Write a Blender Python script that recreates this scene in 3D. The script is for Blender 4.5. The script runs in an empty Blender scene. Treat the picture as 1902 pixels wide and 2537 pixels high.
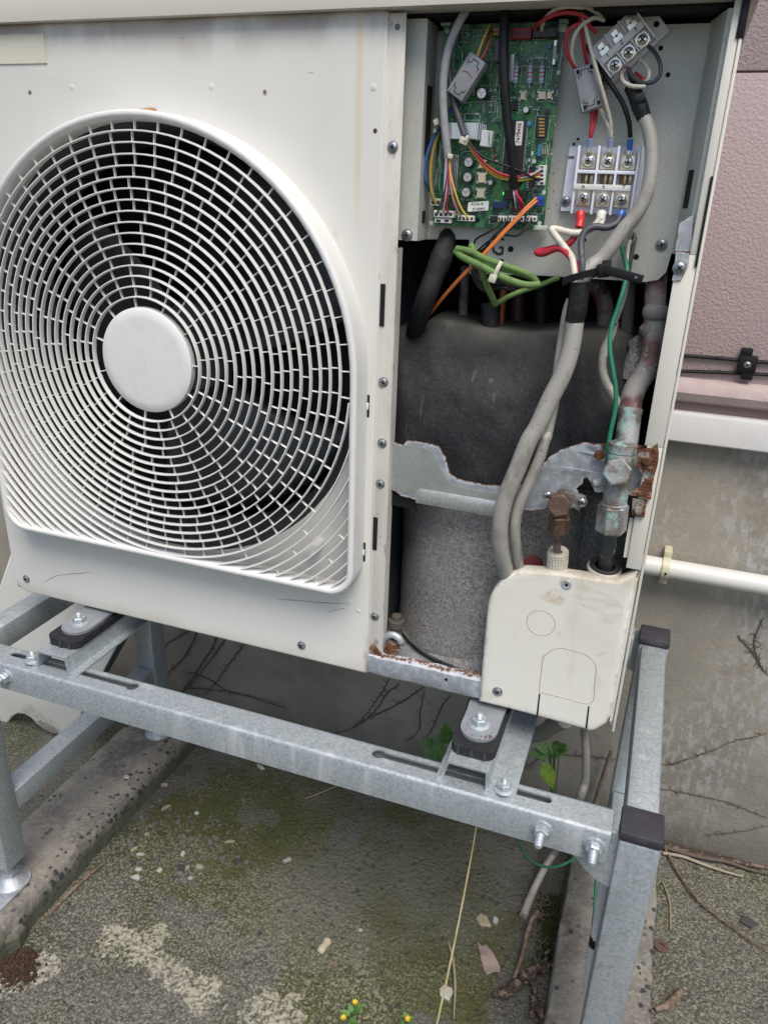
import bpy, bmesh, math, random
import numpy as np
from mathutils import Vector as V, Matrix, noise as mnoise
from mathutils.geometry import tessellate_polygon
random.seed(7)
R_ = math.radians
S = bpy.context.scene
COL = S.collection

# ------------------------------------------------------------------ camera, sky, sun, exposure
FPX, CX, CY = 1899.57, 951.0, 1268.5
RM = np.array([[0.9393776, 0.34120349, 0.0339102], [0.16132821, -0.35254698, -0.92178296], [-0.30256062, 0.87137294, -0.38622049]])
CAM = np.array([0, -.8, 0.])
cam = bpy.data.cameras.new('camera'); cam.sensor_fit = 'HORIZONTAL'; cam.sensor_width = 36; cam.lens = 36 * FPX / 1902
cam.clip_start = .02; cam.clip_end = 200
co = bpy.data.objects.new('camera', cam); COL.objects.link(co)
mw = Matrix.Identity(4)
for i in range(3):
    mw[i][0] = RM[0][i]; mw[i][1] = -RM[1][i]; mw[i][2] = -RM[2][i]; mw[i][3] = CAM[i]
co.matrix_world = mw; S.camera = co
SUN_EL, SUN_AZ = 60, 150     # the sun is veiled: high, in front of the unit and to its right
w = bpy.data.worlds.new('World'); S.world = w; w.use_nodes = True
nt = w.node_tree; nt.nodes.clear()
sky = nt.nodes.new('ShaderNodeTexSky'); sky.sky_type = 'NISHITA'; sky.sun_disc = False
sky.sun_elevation = R_(SUN_EL); sky.sun_rotation = R_(SUN_AZ); sky.air_density = 1.0; sky.dust_density = 2.0; sky.ozone_density = 1.0
bg = nt.nodes.new('ShaderNodeBackground'); bg.inputs[1].default_value = .118
wo = nt.nodes.new('ShaderNodeOutputWorld'); nt.links.new(sky.outputs[0], bg.inputs[0]); nt.links.new(bg.outputs[0], wo.inputs[0])
sl = bpy.data.lights.new('sun', 'SUN'); sl.energy = 2.6; sl.angle = R_(32); sl.color = (1, .945, .865)
so = bpy.data.objects.new('sun', sl); COL.objects.link(so)
sd = V((math.sin(R_(SUN_AZ)) * math.cos(R_(SUN_EL)), math.cos(R_(SUN_AZ)) * math.cos(R_(SUN_EL)), math.sin(R_(SUN_EL))))
so.rotation_euler = (-sd).to_track_quat('-Z', 'Y').to_euler(); so.location = (2, -3, 4)
S.view_settings.view_transform = 'Standard'; S.view_settings.look = 'None'; S.view_settings.gamma = 1
S.view_settings.use_curve_mapping = False; S.view_settings.exposure = 0.42
S.render.engine = 'CYCLES'; S.cycles.max_bounces = 8; S.cycles.use_denoising = True

# ------------------------------------------------------------------ measuring: a point of the photograph on a known plane of the place
ZN = {'A': (960, 0, .30157), 'B': (1340, 0, .33896), 'C': (940, 540, .47045), 'D': (900, 1040, .45838), 'E': (0, 0, .60314), 'F': (0, 800, .57901),
      'G': (0, 1400, .60314), 'H': (900, 1600, .60434), 'I': (1500, 0, .76864), 'J': (0, 1450, .27744), 'K': (1060, 1680, .21713),
      'L': (1280, 1850, .25332), 'M': (0, 1700, .27744), 'N': (160, 1480, .27744), 'O': (1540, 1500, .31643), 'Q': (0, 1350, .24857),
      'R': (1200, 2050, .30157), 'X': (0, 0, 1.14717)}
def ray(zn, u, v):
    a, b, s = ZN[zn]
    return RM.T @ np.array([(a + s * u - CX) / FPX, (b + s * v - CY) / FPX, 1.])
def PY(zn, u, v, y):
    d = ray(zn, u, v); return V(CAM + d * ((y - CAM[1]) / d[1]))
def PZ(zn, u, v, z):
    d = ray(zn, u, v); return V(CAM + d * ((z - CAM[2]) / d[2]))
def PP(zn, u, v, p, n):
    d = ray(zn, u, v); n = np.array(n); return V(CAM + d * (np.dot(np.array(p) - CAM, n) / np.dot(d, n)))

# ------------------------------------------------------------------ materials
MATS = {}
def mat(name, col, rough=.6, metal=0., layers=(), bump=(), spec=.5, alpha=None, emit=None, trans=0):
    """layers: dicts c (colour), k (noise | voro | cell | spot | zband | attr), s scale, lo, hi, st stretch, a amount, r rough, m metal, mul (extra noise mask)"""
    if name in MATS: return MATS[name]
    m = bpy.data.materials.new(name); m.use_nodes = True; MATS[name] = m
    N = m.node_tree.nodes; L = m.node_tree.links
    b = N['Principled BSDF']; geo = N.new('ShaderNodeNewGeometry')
    def sc(st):
        if not st: return geo.outputs['Position']
        n = N.new('ShaderNodeVectorMath'); n.operation = 'MULTIPLY'; L.new(geo.outputs['Position'], n.inputs[0]); n.inputs[1].default_value = st; return n.outputs[0]
    def rng(o, lo, hi, tmin=0., tmax=1.):
        n = N.new('ShaderNodeMapRange'); n.inputs[1].default_value = lo; n.inputs[2].default_value = hi; n.inputs[3].default_value = tmin; n.inputs[4].default_value = tmax
        n.interpolation_type = 'SMOOTHSTEP'; L.new(o, n.inputs[0]); return n.outputs[0]
    def nz(s, st=None, det=4, ro=.6):
        n = N.new('ShaderNodeTexNoise'); n.inputs['Scale'].default_value = s; n.inputs['Detail'].default_value = det; n.inputs['Roughness'].default_value = ro
        L.new(sc(st), n.inputs['Vector']); return n.outputs['Fac']
    def vo(s, st=None, f='F1'):
        n = N.new('ShaderNodeTexVoronoi'); n.inputs['Scale'].default_value = s; n.feature = f; L.new(sc(st), n.inputs['Vector']); return n
    def mth(op, a, bb):
        n = N.new('ShaderNodeMath'); n.operation = op
        for i, x in enumerate((a, bb)):
            if isinstance(x, (int, float)): n.inputs[i].default_value = x
            else: L.new(x, n.inputs[i])
        return n.outputs[0]
    def mask(l):
        k = l['k']; lo, hi = l.get('lo', .45), l.get('hi', .6)
        if k == 'noise': o = rng(nz(l['s'], l.get('st'), l.get('d', 4), l.get('ro', .6)), lo, hi)
        elif k == 'voro': o = rng(vo(l['s'], l.get('st')).outputs['Distance'], lo, hi)
        elif k == 'cell':
            v = vo(l['s'], l.get('st')); sp = N.new('ShaderNodeSeparateColor'); L.new(v.outputs['Color'], sp.inputs[0]); o = rng(sp.outputs[0], lo, hi)
        elif k == 'spot':
            o = None
            for c, r in l['at']:
                n = N.new('ShaderNodeVectorMath'); n.operation = 'DISTANCE'; L.new(geo.outputs['Position'], n.inputs[0]); n.inputs[1].default_value = c
                q = mth('ADD', mth('MULTIPLY', n.outputs['Value'], 1 / r), mth('MULTIPLY', mth('SUBTRACT', nz(l['s'], None, 6, .65), .5), l.get('w', 1.6)))
                q = rng(q, 1.05, .85)
                o = q if o is None else mth('MAXIMUM', o, q)
        elif k == 'zband':
            sp = N.new('ShaderNodeSeparateXYZ'); L.new(geo.outputs['Position'], sp.inputs[0])
            o = rng(mth('ADD', sp.outputs[l.get('ax', 2)], mth('MULTIPLY', mth('SUBTRACT', nz(l['s'], l.get('st')), .5), l.get('w', .05))), lo, hi)
        elif k == 'attr':
            n = N.new('ShaderNodeAttribute'); n.attribute_name = l['n']
            o = rng(mth('ADD', n.outputs['Fac'], mth('MULTIPLY', mth('SUBTRACT', nz(l['s'], None, 6, .7), .5), l.get('w', 1.2))), lo, hi)
        if 'mul' in l: o = mth('MULTIPLY', o, mask(l['mul']))
        if l.get('a', 1) != 1: o = mth('MULTIPLY', o, l['a'])
        return o
    base = N.new('ShaderNodeRGB'); base.outputs[0].default_value = (*col, 1); cur = base.outputs[0]; rc = rough; mc = metal
    for l in layers:
        k = mask(l)
        if 'c' in l:
            mx = N.new('ShaderNodeMix'); mx.data_type = 'RGBA'; L.new(k, mx.inputs[0]); L.new(cur, mx.inputs[6]); mx.inputs[7].default_value = (*l['c'], 1); cur = mx.outputs[2]
        for key in ('r', 'm'):
            if key in l:
                mx = N.new('ShaderNodeMix'); mx.data_type = 'FLOAT'; L.new(k, mx.inputs[0])
                src = rc if key == 'r' else mc
                if isinstance(src, float) or isinstance(src, int): mx.inputs[2].default_value = src
                else: L.new(src, mx.inputs[2])
                mx.inputs[3].default_value = l[key]
                if key == 'r': rc = mx.outputs[0]
                else: mc = mx.outputs[0]
    L.new(cur, b.inputs['Base Color'])
    for src, nm in ((rc, 'Roughness'), (mc, 'Metallic')):
        if isinstance(src, (int, float)): b.inputs[nm].default_value = src
        else: L.new(src, b.inputs[nm])
    b.inputs['Specular IOR Level'].default_value = spec
    if trans: b.inputs['Transmission Weight'].default_value = trans
    if alpha is not None: b.inputs['Alpha'].default_value = alpha
    if emit: b.inputs['Emission Color'].default_value = (*emit[0], 1); b.inputs['Emission Strength'].default_value = emit[1]
    last = None
    for bp in bump:      # (kind, scale, strength, distance[, stretch])
        o = nz(bp[1], bp[4] if len(bp) > 4 else None, 5, .6) if bp[0] == 'noise' else vo(bp[1], bp[4] if len(bp) > 4 else None).outputs['Distance']
        n = N.new('ShaderNodeBump'); n.inputs['Strength'].default_value = bp[2]; n.inputs['Distance'].default_value = bp[3]; L.new(o, n.inputs['Height'])
        if last: L.new(last, n.inputs['Normal'])
        last = n.outputs[0]
    if last: L.new(last, b.inputs['Normal'])
    return m

RUST = (.12, .045, .02); RUST2 = (.25, .10, .038)
cream = mat('cream_paint', (.66, .635, .565), .42, 0, [
    dict(k='noise', s=5, lo=.35, hi=.75, c=(.61, .585, .51), a=.6),
    dict(k='noise', s=160, lo=.70, hi=.76, c=(.4, .36, .28), a=.5),
    dict(k='zband', s=6, st=(1, 1, .3), w=.06, lo=.125, hi=.165, c=(.46, .42, .37), a=.75, r=.6)], [('noise', 9, .06, .01), ('noise', 300, .03, .001)])
cream_panel = mat('cream_panel_paint', (.645, .632, .59), .4, 0, [
    dict(k='noise', s=4, lo=.35, hi=.75, c=(.605, .585, .53), a=.5), dict(k='noise', s=26, st=(1, 1, .12), lo=.52, hi=.72, c=(.57, .55, .505), a=.2), dict(k='noise', s=60, lo=.66, hi=.74, c=(.50, .47, .40), a=.4), dict(k='zband', s=12, w=.05, lo=-.565, hi=-.592, c=(.50, .46, .39), a=.55),
    dict(k='noise', s=130, lo=.735, hi=.76, c=(.22, .18, .13), a=.7),
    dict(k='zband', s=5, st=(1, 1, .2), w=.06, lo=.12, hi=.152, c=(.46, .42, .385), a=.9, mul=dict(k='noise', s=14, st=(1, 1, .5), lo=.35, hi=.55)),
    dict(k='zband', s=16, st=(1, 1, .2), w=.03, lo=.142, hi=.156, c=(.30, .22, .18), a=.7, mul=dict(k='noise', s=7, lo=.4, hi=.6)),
    dict(k='zband', ax=0, s=12, st=(1, 1, .2), w=.008, lo=-.326, hi=-.320, c=(.62, .50, .28), a=.6, mul=dict(k='zband', ax=0, s=12, st=(1, 1, .2), w=.008, lo=-.314, hi=-.320, mul=dict(k='zband', s=8, w=.14, lo=-.06, hi=.06))),
    dict(k='zband', ax=0, s=40, w=.012, lo=-.300, hi=-.294, c=RUST2, a=.6, mul=dict(k='zband', s=30, w=.2, lo=-.5, hi=-.6))],
    [('noise', 3, .08, .02), ('noise', 300, .03, .001)])
cover_cream = mat('pipe_cover_paint', (.70, .68, .61), .4, 0, [
    dict(k='noise', s=9, lo=.4, hi=.75, c=(.64, .61, .53), a=.6), dict(k='noise', s=40, st=(1, 1, .2), lo=.54, hi=.72, c=(.58, .54, .46), a=.45), dict(k='zband', s=30, w=.02, lo=-.405, hi=-.388, c=(.50, .44, .34), a=.6),
    dict(k='spot', at=[(PY('D', 1090, 890, -.005)[:], .008), (PY('D', 1040, 960, -.005)[:], .012)], s=60, w=1.8, c=(.45, .34, .21), a=.6, mul=dict(k='noise', s=120, lo=.35, hi=.6)),
    dict(k='spot', at=[(PY('D', 1230, 960, -.005)[:], .022), (PY('D', 1330, 1040, -.005)[:], .016), (PY('D', 1000, 960, -.005)[:], .010), (PY('D', 1055, 1160, -.005)[:], .004), (PY('D', 680, 1490, -.005)[:], .006)], s=45, w=2.2, c=(.56, .50, .38), a=.5, mul=dict(k='noise', s=90, st=(.4, 1, 2), lo=.38, hi=.62)),
    dict(k='attr', n='edge', s=120, w=1.1, lo=.9, hi=1.2, c=(.44, .36, .26), a=.6),
    dict(k='noise', s=150, lo=.72, hi=.76, c=(.3, .24, .16), a=.5)], [('noise', 14, .08, .01)])
jamb_m = mat('jamb_paint', (.60, .575, .52), .5, 0, [dict(k='noise', s=22, st=(1, 1, .25), lo=.42, hi=.64, c=(.47, .44, .39), a=.8), dict(k='noise', s=110, st=(1, 1, .4), lo=.62, hi=.70, c=(.28, .25, .21), a=.8), dict(k='noise', s=60, lo=.66, hi=.72, c=(.33, .22, .14), a=.7)], [('noise', 60, .15, .003)])
grille_m = mat('grille_plastic', (.68, .675, .65), .38, 0, [dict(k='noise', s=60, lo=.5, hi=.75, c=(.60, .585, .54), a=.5), dict(k='noise', s=200, lo=.66, hi=.75, c=(.42, .40, .36), a=.5)])
galv = mat('galvanized_steel', (.47, .515, .54), .5, .62, [
    dict(k='cell', s=330, lo=.2, hi=.9, c=(.34, .385, .405), a=.85), dict(k='noise', s=260, lo=.5, hi=.6, c=(.56, .60, .63), a=.6), dict(k='noise', s=50, lo=.4, hi=.65, c=(.48, .52, .55), a=.4),
    dict(k='noise', s=22, st=(1.5, 1.5, .15), lo=.55, hi=.72, c=(.70, .71, .70), a=.45, r=.7),
    dict(k='noise', s=8, lo=.6, hi=.72, c=(.33, .36, .38), a=.35)], [('noise', 260, .12, .002)])
galv_plate = mat('zinc_plate', (.52, .53, .48), .5, .28, [
    dict(k='cell', s=600, lo=.2, hi=.9, c=(.44, .45, .41), a=.6), dict(k='noise', s=400, lo=.45, hi=.6, c=(.60, .60, .55), a=.5),
    dict(k='noise', s=7, lo=.4, hi=.7, c=(.44, .43, .385), a=.6, r=.65)], [('noise', 500, .08, .001)])
dull_zinc = mat('weathered_zinc', (.36, .385, .41), .55, .55, [
    dict(k='noise', s=90, lo=.45, hi=.62, c=(.52, .55, .59), a=.7), dict(k='noise', s=30, lo=.55, hi=.7, c=(.24, .26, .28), a=.5),
    dict(k='attr', n='edge', s=90, w=1.0, lo=.5, hi=.8, c=(.52, .54, .58), a=.6, m=0., r=.8),
    dict(k='attr', n='edge', s=140, w=1.3, lo=.80, hi=1.0, c=RUST, m=0., r=.95), dict(k='noise', s=190, lo=.63, hi=.70, c=RUST2, m=0., r=.9, a=.35)], [('noise', 200, .2, .002)])
foot_zinc = mat('foot_zinc', (.33, .35, .375), .5, .45, [dict(k='noise', s=40, lo=.4, hi=.65, c=(.27, .29, .315), a=.7), dict(k='zband', ax=0, s=90, w=.35, lo=-.02, hi=.12, c=RUST2, a=.0)], [('noise', 150, .12, .002)])
rusty = mat('rusty_steel', RUST, .95, 0, [dict(k='noise', s=120, lo=.42, hi=.6, c=(.21, .085, .032)), dict(k='noise', s=260, lo=.55, hi=.68, c=(.05, .025, .018)), dict(k='noise', s=60, lo=.53, hi=.64, c=(.30, .29, .29), a=.75)], [('noise', 300, .9, .004), ('voro', 120, .5, .004)])
screw_m = mat('screw_steel', (.36, .37, .38), .35, .85, [dict(k='noise', s=300, lo=.5, hi=.65, c=(.2, .2, .2), a=.6, r=.6)])
screw_bright = mat('screw_bright', (.68, .67, .62), .22, .95, [dict(k='noise', s=300, lo=.5, hi=.7, c=(.45, .43, .38), a=.5)])
brass_pl = mat('brass_plate', (.62, .52, .33), .35, .85, [dict(k='noise', s=160, lo=.45, hi=.62, c=(.70, .68, .62), a=.8), dict(k='noise', s=260, lo=.6, hi=.7, c=(.3, .2, .09), a=.7)])
black_m = mat('black_plastic', (.008, .008, .010), .5, spec=.3)
hole_m = mat('hole_dark', (.004, .004, .005), .9)
rubber = mat('black_rubber', (.018, .018, .021), .65, 0, [dict(k='noise', s=90, lo=.5, hi=.7, c=(.05, .05, .05), a=.5)], [('noise', 120, .15, .002)], spec=.3)
capm = mat('cap_plastic', (.035, .032, .042), .5, 0, [dict(k='noise', s=60, lo=.55, hi=.7, c=(.07, .07, .08), a=.4)])
jacket_m = mat('rubber_jacket', (.024, .025, .027), .7, 0, [
    dict(k='noise', s=300, lo=.4, hi=.7, c=(.055, .056, .057), a=.6),
    dict(k='noise', s=18, lo=.42, hi=.7, c=(.055, .053, .047), a=.45, r=.9),
    dict(k='attr', n='dust', s=24, w=.5, lo=.25, hi=1.0, c=(.125, .12, .105), r=.95),
    dict(k='noise', s=420, lo=.73, hi=.77, c=(.4, .38, .34), a=.6), dict(k='noise', s=40, st=(1, 1, .1), lo=.64, hi=.72, c=(.16, .155, .14), a=.5)], [('noise', 400, .2, .002), ('noise', 20, .25, .01)], spec=.25)
felt_m = mat('grey_felt', (.38, .365, .345), .98, 0, [
    dict(k='noise', s=230, lo=.38, hi=.62, c=(.19, .185, .18), ro=.75), dict(k='noise', s=520, lo=.56, hi=.64, c=(.55, .54, .53), a=.9), dict(k='noise', s=420, lo=.60, hi=.68, c=(.10, .10, .10), a=.8),
    dict(k='noise', s=30, lo=.4, hi=.65, c=(.27, .26, .25), a=.5)], [('noise', 600, .9, .004), ('noise', 90, .4, .006)], spec=.1)
pink_m = mat('pink_stucco', (.42, .325, .32), .85, 0, [dict(k='noise', s=6, lo=.35, hi=.7, c=(.41, .32, .315), a=.7), dict(k='noise', s=120, lo=.55, hi=.7, c=(.47, .385, .38), a=.5), dict(k='noise', s=190, lo=.70, hi=.74, c=(.30, .23, .22), a=.4)], [('noise', 260, .38, .0045), ('voro', 190, .2, .003), ('noise', 500, .2, .002)])
moulding_m = mat('pink_moulding', (.40, .32, .31), .7, 0, [dict(k='noise', s=20, lo=.4, hi=.7, c=(.33, .25, .235), a=.8)], [('noise', 150, .25, .004)])
brown_m = mat('brown_recess', (.20, .145, .135), .8, 0, [dict(k='noise', s=20, st=(.2, 1, 3), lo=.4, hi=.7, c=(.30, .23, .215), a=.7)])
flash_m = mat('white_flashing', (.58, .575, .57), .6, 0, [dict(k='noise', s=14, lo=.45, hi=.7, c=(.50, .49, .47), a=.7), dict(k='noise', s=200, lo=.6, hi=.7, c=(.42, .4, .37), a=.5)], [('noise', 100, .1, .003)])
conc_wall = mat('concrete_wall', (.30, .272, .225), .9, 0, [
    dict(k='noise', s=5, lo=.35, hi=.7, c=(.225, .21, .178)),
    dict(k='noise', s=70, st=(1.2, 1, .45), lo=.48, hi=.58, c=(.35, .345, .335), mul=dict(k='noise', s=4.5, st=(1.4, 1, .45), lo=.40, hi=.54, mul=dict(k='zband', ax=0, s=6, w=.3, lo=-.15, hi=.1)), a=.75),
    dict(k='noise', s=9, lo=.58, hi=.66, c=(.19, .17, .135), a=.5), dict(k='zband', s=9, w=.25, lo=-1.05, hi=-1.2, c=(.12, .105, .08), a=.75),
    dict(k='noise', s=35, lo=.66, hi=.72, c=(.21, .17, .085), a=.6), dict(k='noise', s=240, lo=.62, hi=.7, c=(.12, .11, .1), a=.6)], [('noise', 120, .3, .004), ('noise', 14, .25, .01)])
ground_m = mat('concrete_ground', (.072, .071, .060), .95, 0, [
    dict(k='noise', s=2.6, lo=.42, hi=.62, c=(.092, .094, .080), a=.8),
    dict(k='noise', s=6, lo=.46, hi=.60, c=(.042, .050, .020), a=.75),
    dict(k='spot', at=[((-.62, .25, -1.19), .20), ((-.28, .28, -1.19), .14), ((-.45, .12, -1.19), .14), ((-.20, .12, -1.19), .16), ((-.32, -.02, -1.19), .10)], s=9, w=1.8, c=(.060, .064, .012), a=.85),
    dict(k='noise', s=230, lo=.52, hi=.62, c=(.18, .178, .135), a=.8, mul=dict(k='noise', s=5.5, lo=.40, hi=.64)),
    dict(k='noise', s=360, lo=.56, hi=.64, c=(.27, .235, .19), a=.75, mul=dict(k='noise', s=9, lo=.44, hi=.58)),
    dict(k='spot', at=[(PZ('G', 250, 1850, -1.19)[:], .38), (PZ('G', 900, 1800, -1.19)[:], .28), (PZ('H', 1500, 1400, -1.19)[:], .3)], s=8, w=1.0, c=(.26, .245, .185), a=.75, mul=dict(k='noise', s=240, lo=.48, hi=.60)),
    dict(k='voro', s=190, lo=.24, hi=.12, c=(.30, .285, .21), a=.55, mul=dict(k='cell', s=190, lo=.62, hi=.68)),
    dict(k='noise', s=130, lo=.60, hi=.70, c=(.030, .030, .026), a=.7), dict(k='noise', s=1.6, lo=.56, hi=.68, c=(.15, .147, .13), a=.55),
    dict(k='cell', s=150, lo=.955, hi=.97, c=(.03, .03, .03), a=.6),
    dict(k='spot', at=[(PZ('G', 480, 1530, -1.19)[:], .030), (PZ('G', 580, 1565, -1.19)[:], .032), (PZ('G', 650, 1640, -1.19)[:], .026), (PZ('G', 740, 1700, -1.19)[:], .026), (PZ('G', 850, 1760, -1.19)[:], .030), (PZ('G', 650, 1510, -1.19)[:], .018),
         (PZ('G', 1110, 1850, -1.19)[:], .045), (PZ('G', 180, 1640, -1.19)[:], .028), (PZ('G', 20, 1730, -1.19)[:], .025)], s=42, w=3.0, c=(.42, .385, .30), a=.85, mul=dict(k='noise', s=150, lo=.38, hi=.58)),
    dict(k='spot', at=[(PZ('G', 1035, 1030, -1.19)[:], .03), (PZ('G', 1110, 1045, -1.19)[:], .02), (PZ('H', 375, 1050, -1.19)[:], .025)], s=30, w=1.8, c=(.12, .118, .105), a=.5)],
    [('noise', 170, .8, .006), ('voro', 120, .5, .006), ('noise', 25, .3, .02)])
block_m = mat('concrete_block', (.205, .188, .160), .9, 0, [
    dict(k='noise', s=9, lo=.4, hi=.62, c=(.135, .122, .11), a=.9), dict(k='noise', s=32, lo=.5, hi=.64, c=(.27, .245, .205), a=.7), dict(k='noise', s=110, lo=.5, hi=.62, c=(.245, .23, .195), a=.6),
    dict(k='voro', s=58, lo=.30, hi=.22, c=(.055, .055, .055), a=.75, mul=dict(k='cell', s=58, lo=.66, hi=.7)),
    dict(k='zband', s=40, w=.04, lo=-1.142, hi=-1.165, c=(.045, .055, .025), a=.75), dict(k='noise', s=200, lo=.62, hi=.7, c=(.06, .06, .055), a=.7)], [('noise', 150, .5, .005), ('noise', 40, .3, .01)])
agg_m = mat('dark_aggregate', (.035, .038, .04), .6, 0, [dict(k='noise', s=200, lo=.5, hi=.7, c=(.08, .08, .08))])
moss_m = mat('moss', (.03, .045, .008), 1, 0, [dict(k='noise', s=300, lo=.45, hi=.6, c=(.06, .085, .012))], [('noise', 400, .8, .006)])
soil_m = mat('brown_soil', (.045, .024, .016), 1, 0, [dict(k='noise', s=200, lo=.45, hi=.6, c=(.10, .05, .032))], [('noise', 250, 1, .008)])
def plain(name, col, rough=.5, metal=0., d=.75, spec=.5):   # a plain stuff with a little grime
    return mat(name, col, rough, metal, [dict(k='noise', s=140, lo=.45, hi=.7, c=tuple(x * d for x in col), a=.7), dict(k='noise', s=25, lo=.5, hi=.7, c=tuple(x * .8 + .02 for x in col), a=.4)], spec=spec)
w_grey = plain('grey_sheath', (.36, .355, .36), .45)
w_lgrey = mat('beige_sheath', (.32, .305, .275), .5, 0, [dict(k='noise', s=30, lo=.45, hi=.68, c=(.24, .22, .185), a=.8), dict(k='noise', s=60, st=(1, 1, .4), lo=.55, hi=.68, c=(.17, .15, .12), a=.6), dict(k='noise', s=220, lo=.6, hi=.7, c=(.14, .125, .10), a=.6)], [('noise', 200, .08, .001)])
w_black = plain('black_sheath', (.010, .010, .012), .42, spec=.3); w_dgrey = plain('dark_grey_sheath', (.06, .063, .072), .5)
w_red = plain('red_wire', (.50, .03, .05), .4); w_white = plain('white_wire', (.62, .58, .48), .5, 0, .7); w_yel = plain('yellow_wire', (.62, .46, .06), .45)
w_blue = plain('blue_wire', (.03, .10, .30), .45); w_green = plain('green_wire', (.015, .17, .09), .45); w_org = plain('orange_wire', (.62, .17, .035), .45)
w_pink = plain('pink_wire', (.5, .25, .25), .5); w_mag = plain('magenta_wire', (.42, .01, .09), .45); w_ochre = plain('ochre_wire', (.34, .24, .05), .5)
sleeve_g = plain('green_sleeve', (.12, .21, .055), .6, 0, .5); crimp_blue = plain('blue_crimp', (.03, .14, .48), .35); crimp_red = plain('red_crimp', (.60, .03, .03), .35)
crimp_white = plain('white_crimp', (.72, .71, .66), .4); tape_b = mat('black_tape', (.012, .012, .013), .42, 0, [], [('noise', 70, .5, .005)], spec=.35)
tb_lilac = plain('terminal_plastic', (.80, .81, .89), .42, 0, .94); tb_grey = plain('grey_terminal_plastic', (.80, .78, .80), .45, 0, .93)
ferr_m = plain('clamp_grey', (.29, .30, .31), .45, 0, .85); nylon = plain('nylon_tie', (.60, .57, .46), .4); white_pl = plain('white_connector', (.74, .73, .68), .4, 0, .85)
pcb_m = mat('board_green', (.010, .062, .036), .3, 0, [
    dict(k='noise', s=60, lo=.5, hi=.53, c=(.025, .12, .045), a=.9, d=1), dict(k='cell', s=85, st=(1, 1, 1), lo=.74, hi=.75, c=(.045, .19, .06), a=.85),
    dict(k='cell', s=260, st=(1, 1, .35), lo=.80, hi=.81, c=(.05, .20, .08), a=.7), dict(k='voro', s=330, lo=.16, hi=.10, c=(.50, .52, .44), a=.7, mul=dict(k='cell', s=330, lo=.72, hi=.73))])
silk = plain('silkscreen', (.60, .66, .60), .5, 0, .9)
alu = plain('aluminium', (.72, .73, .74), .32, .9, .85); chip_b = plain('chip_black', (.022, .022, .025), .4); opto = plain('opto_cream', (.62, .54, .38), .4, 0, .9)
res_blue = plain('resistor_blue', (.42, .50, .62), .35); capsil = plain('can_top', (.66, .65, .63), .3, .7); blue_c = plain('blue_component', (.05, .22, .42), .35); amber = plain('amber_slider', (.50, .29, .08), .45)
paper = plain('paper_label', (.78, .77, .72), .5, 0, .92); ink = mat('black_ink', (.02, .02, .02), .6); ink_r = mat('red_ink', (.5, .03, .02), .6)
glass = mat('fuse_glass', (.75, .78, .75), .08, 0, trans=.6); led_r = mat('red_lens', (.4, .01, .01), .2); led_g = mat('green_lens', (.05, .5, .06), .3, 0, emit=((.1, 1, .15), 1.2))
copper_old = mat('aged_copper', (.11, .055, .05), .6, .3, [dict(k='noise', s=50, lo=.42, hi=.62, c=(.16, .06, .065), m=0.), dict(k='noise', s=24, lo=.38, hi=.58, c=(.25, .25, .24), m=0., r=.85, a=.85), dict(k='noise', s=110, lo=.6, hi=.68, c=(.20, .36, .31), m=0., a=.8)], [('noise', 200, .3, .002)])
patina = mat('patina_brass', (.19, .165, .14), .55, .45, [dict(k='noise', s=45, lo=.42, hi=.6, c=(.33, .34, .345), a=.8, m=.2), dict(k='noise', s=70, lo=.50, hi=.62, c=(.25, .40, .36), m=0., r=.9, a=.85), dict(k='noise', s=60, lo=.60, hi=.7, c=(.14, .08, .09), a=.6)], [('noise', 250, .4, .002)])
brass_old = mat('brown_brass', (.10, .066, .048), .5, .5, [dict(k='noise', s=70, lo=.45, hi=.65, c=(.16, .095, .062)), dict(k='noise', s=150, lo=.6, hi=.7, c=(.05, .032, .025))], [('noise', 200, .3, .002)])
foam_w = mat('pipe_foam_mesh', (.56, .53, .44), .85, 0, [dict(k='noise', s=60, lo=.5, hi=.7, c=(.42, .39, .30), a=.7)])
foam_d = mat('foam_core', (.05, .047, .04), 1, 0, [], [('noise', 300, .6, .003)])
inner_m = mat('dark_bluegrey_sheet', (.055, .07, .082), .5, .2, [dict(k='noise', s=20, lo=.4, hi=.7, c=(.035, .045, .055), a=.7)])
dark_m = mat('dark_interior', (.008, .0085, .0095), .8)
fan_m = mat('fan_plastic', (.026, .028, .031), .45)
pvc = mat('white_pvc', (.60, .595, .56), .4, 0, [dict(k='noise', s=30, lo=.5, hi=.75, c=(.52, .50, .45), a=.5)]); pvc_y = plain('yellowed_plastic', (.54, .51, .36), .45)
leaf_g = mat('leaf_green', (.045, .12, .02), .55, 0, [dict(k='noise', s=80, lo=.4, hi=.65, c=(.075, .17, .03))]); leaf_y = mat('leaf_yellowgreen', (.17, .25, .03), .55, 0, [dict(k='noise', s=60, lo=.45, hi=.6, c=(.08, .18, .025))])
vine_m = mat('dry_vine', (.10, .08, .062), .95, 0, [dict(k='noise', s=100, lo=.45, hi=.6, c=(.09, .07, .052))]); twig_m = mat('dry_twig', (.12, .08, .055), .9, 0, [dict(k='noise', s=120, lo=.45, hi=.6, c=(.20, .15, .11))], [('noise', 200, .5, .003)])
straw_m = mat('straw', (.50, .44, .25), .6, 0, [dict(k='noise', s=60, lo=.4, hi=.6, c=(.42, .34, .15))]); root_m = mat('brown_root', (.05, .035, .027), .9, 0, [dict(k='noise', s=110, lo=.5, hi=.6, c=(.18, .13, .10))], [('noise', 150, .8, .005)])
chip_w = plain('pale_chip', (.40, .395, .365), .8); chip_t = plain('tan_chip', (.30, .27, .19), .8); chip_d = plain('dark_stone', (.05, .05, .047), .9); paper_p = plain('dry_leaf_pink', (.34, .25, .22), .8)

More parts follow.
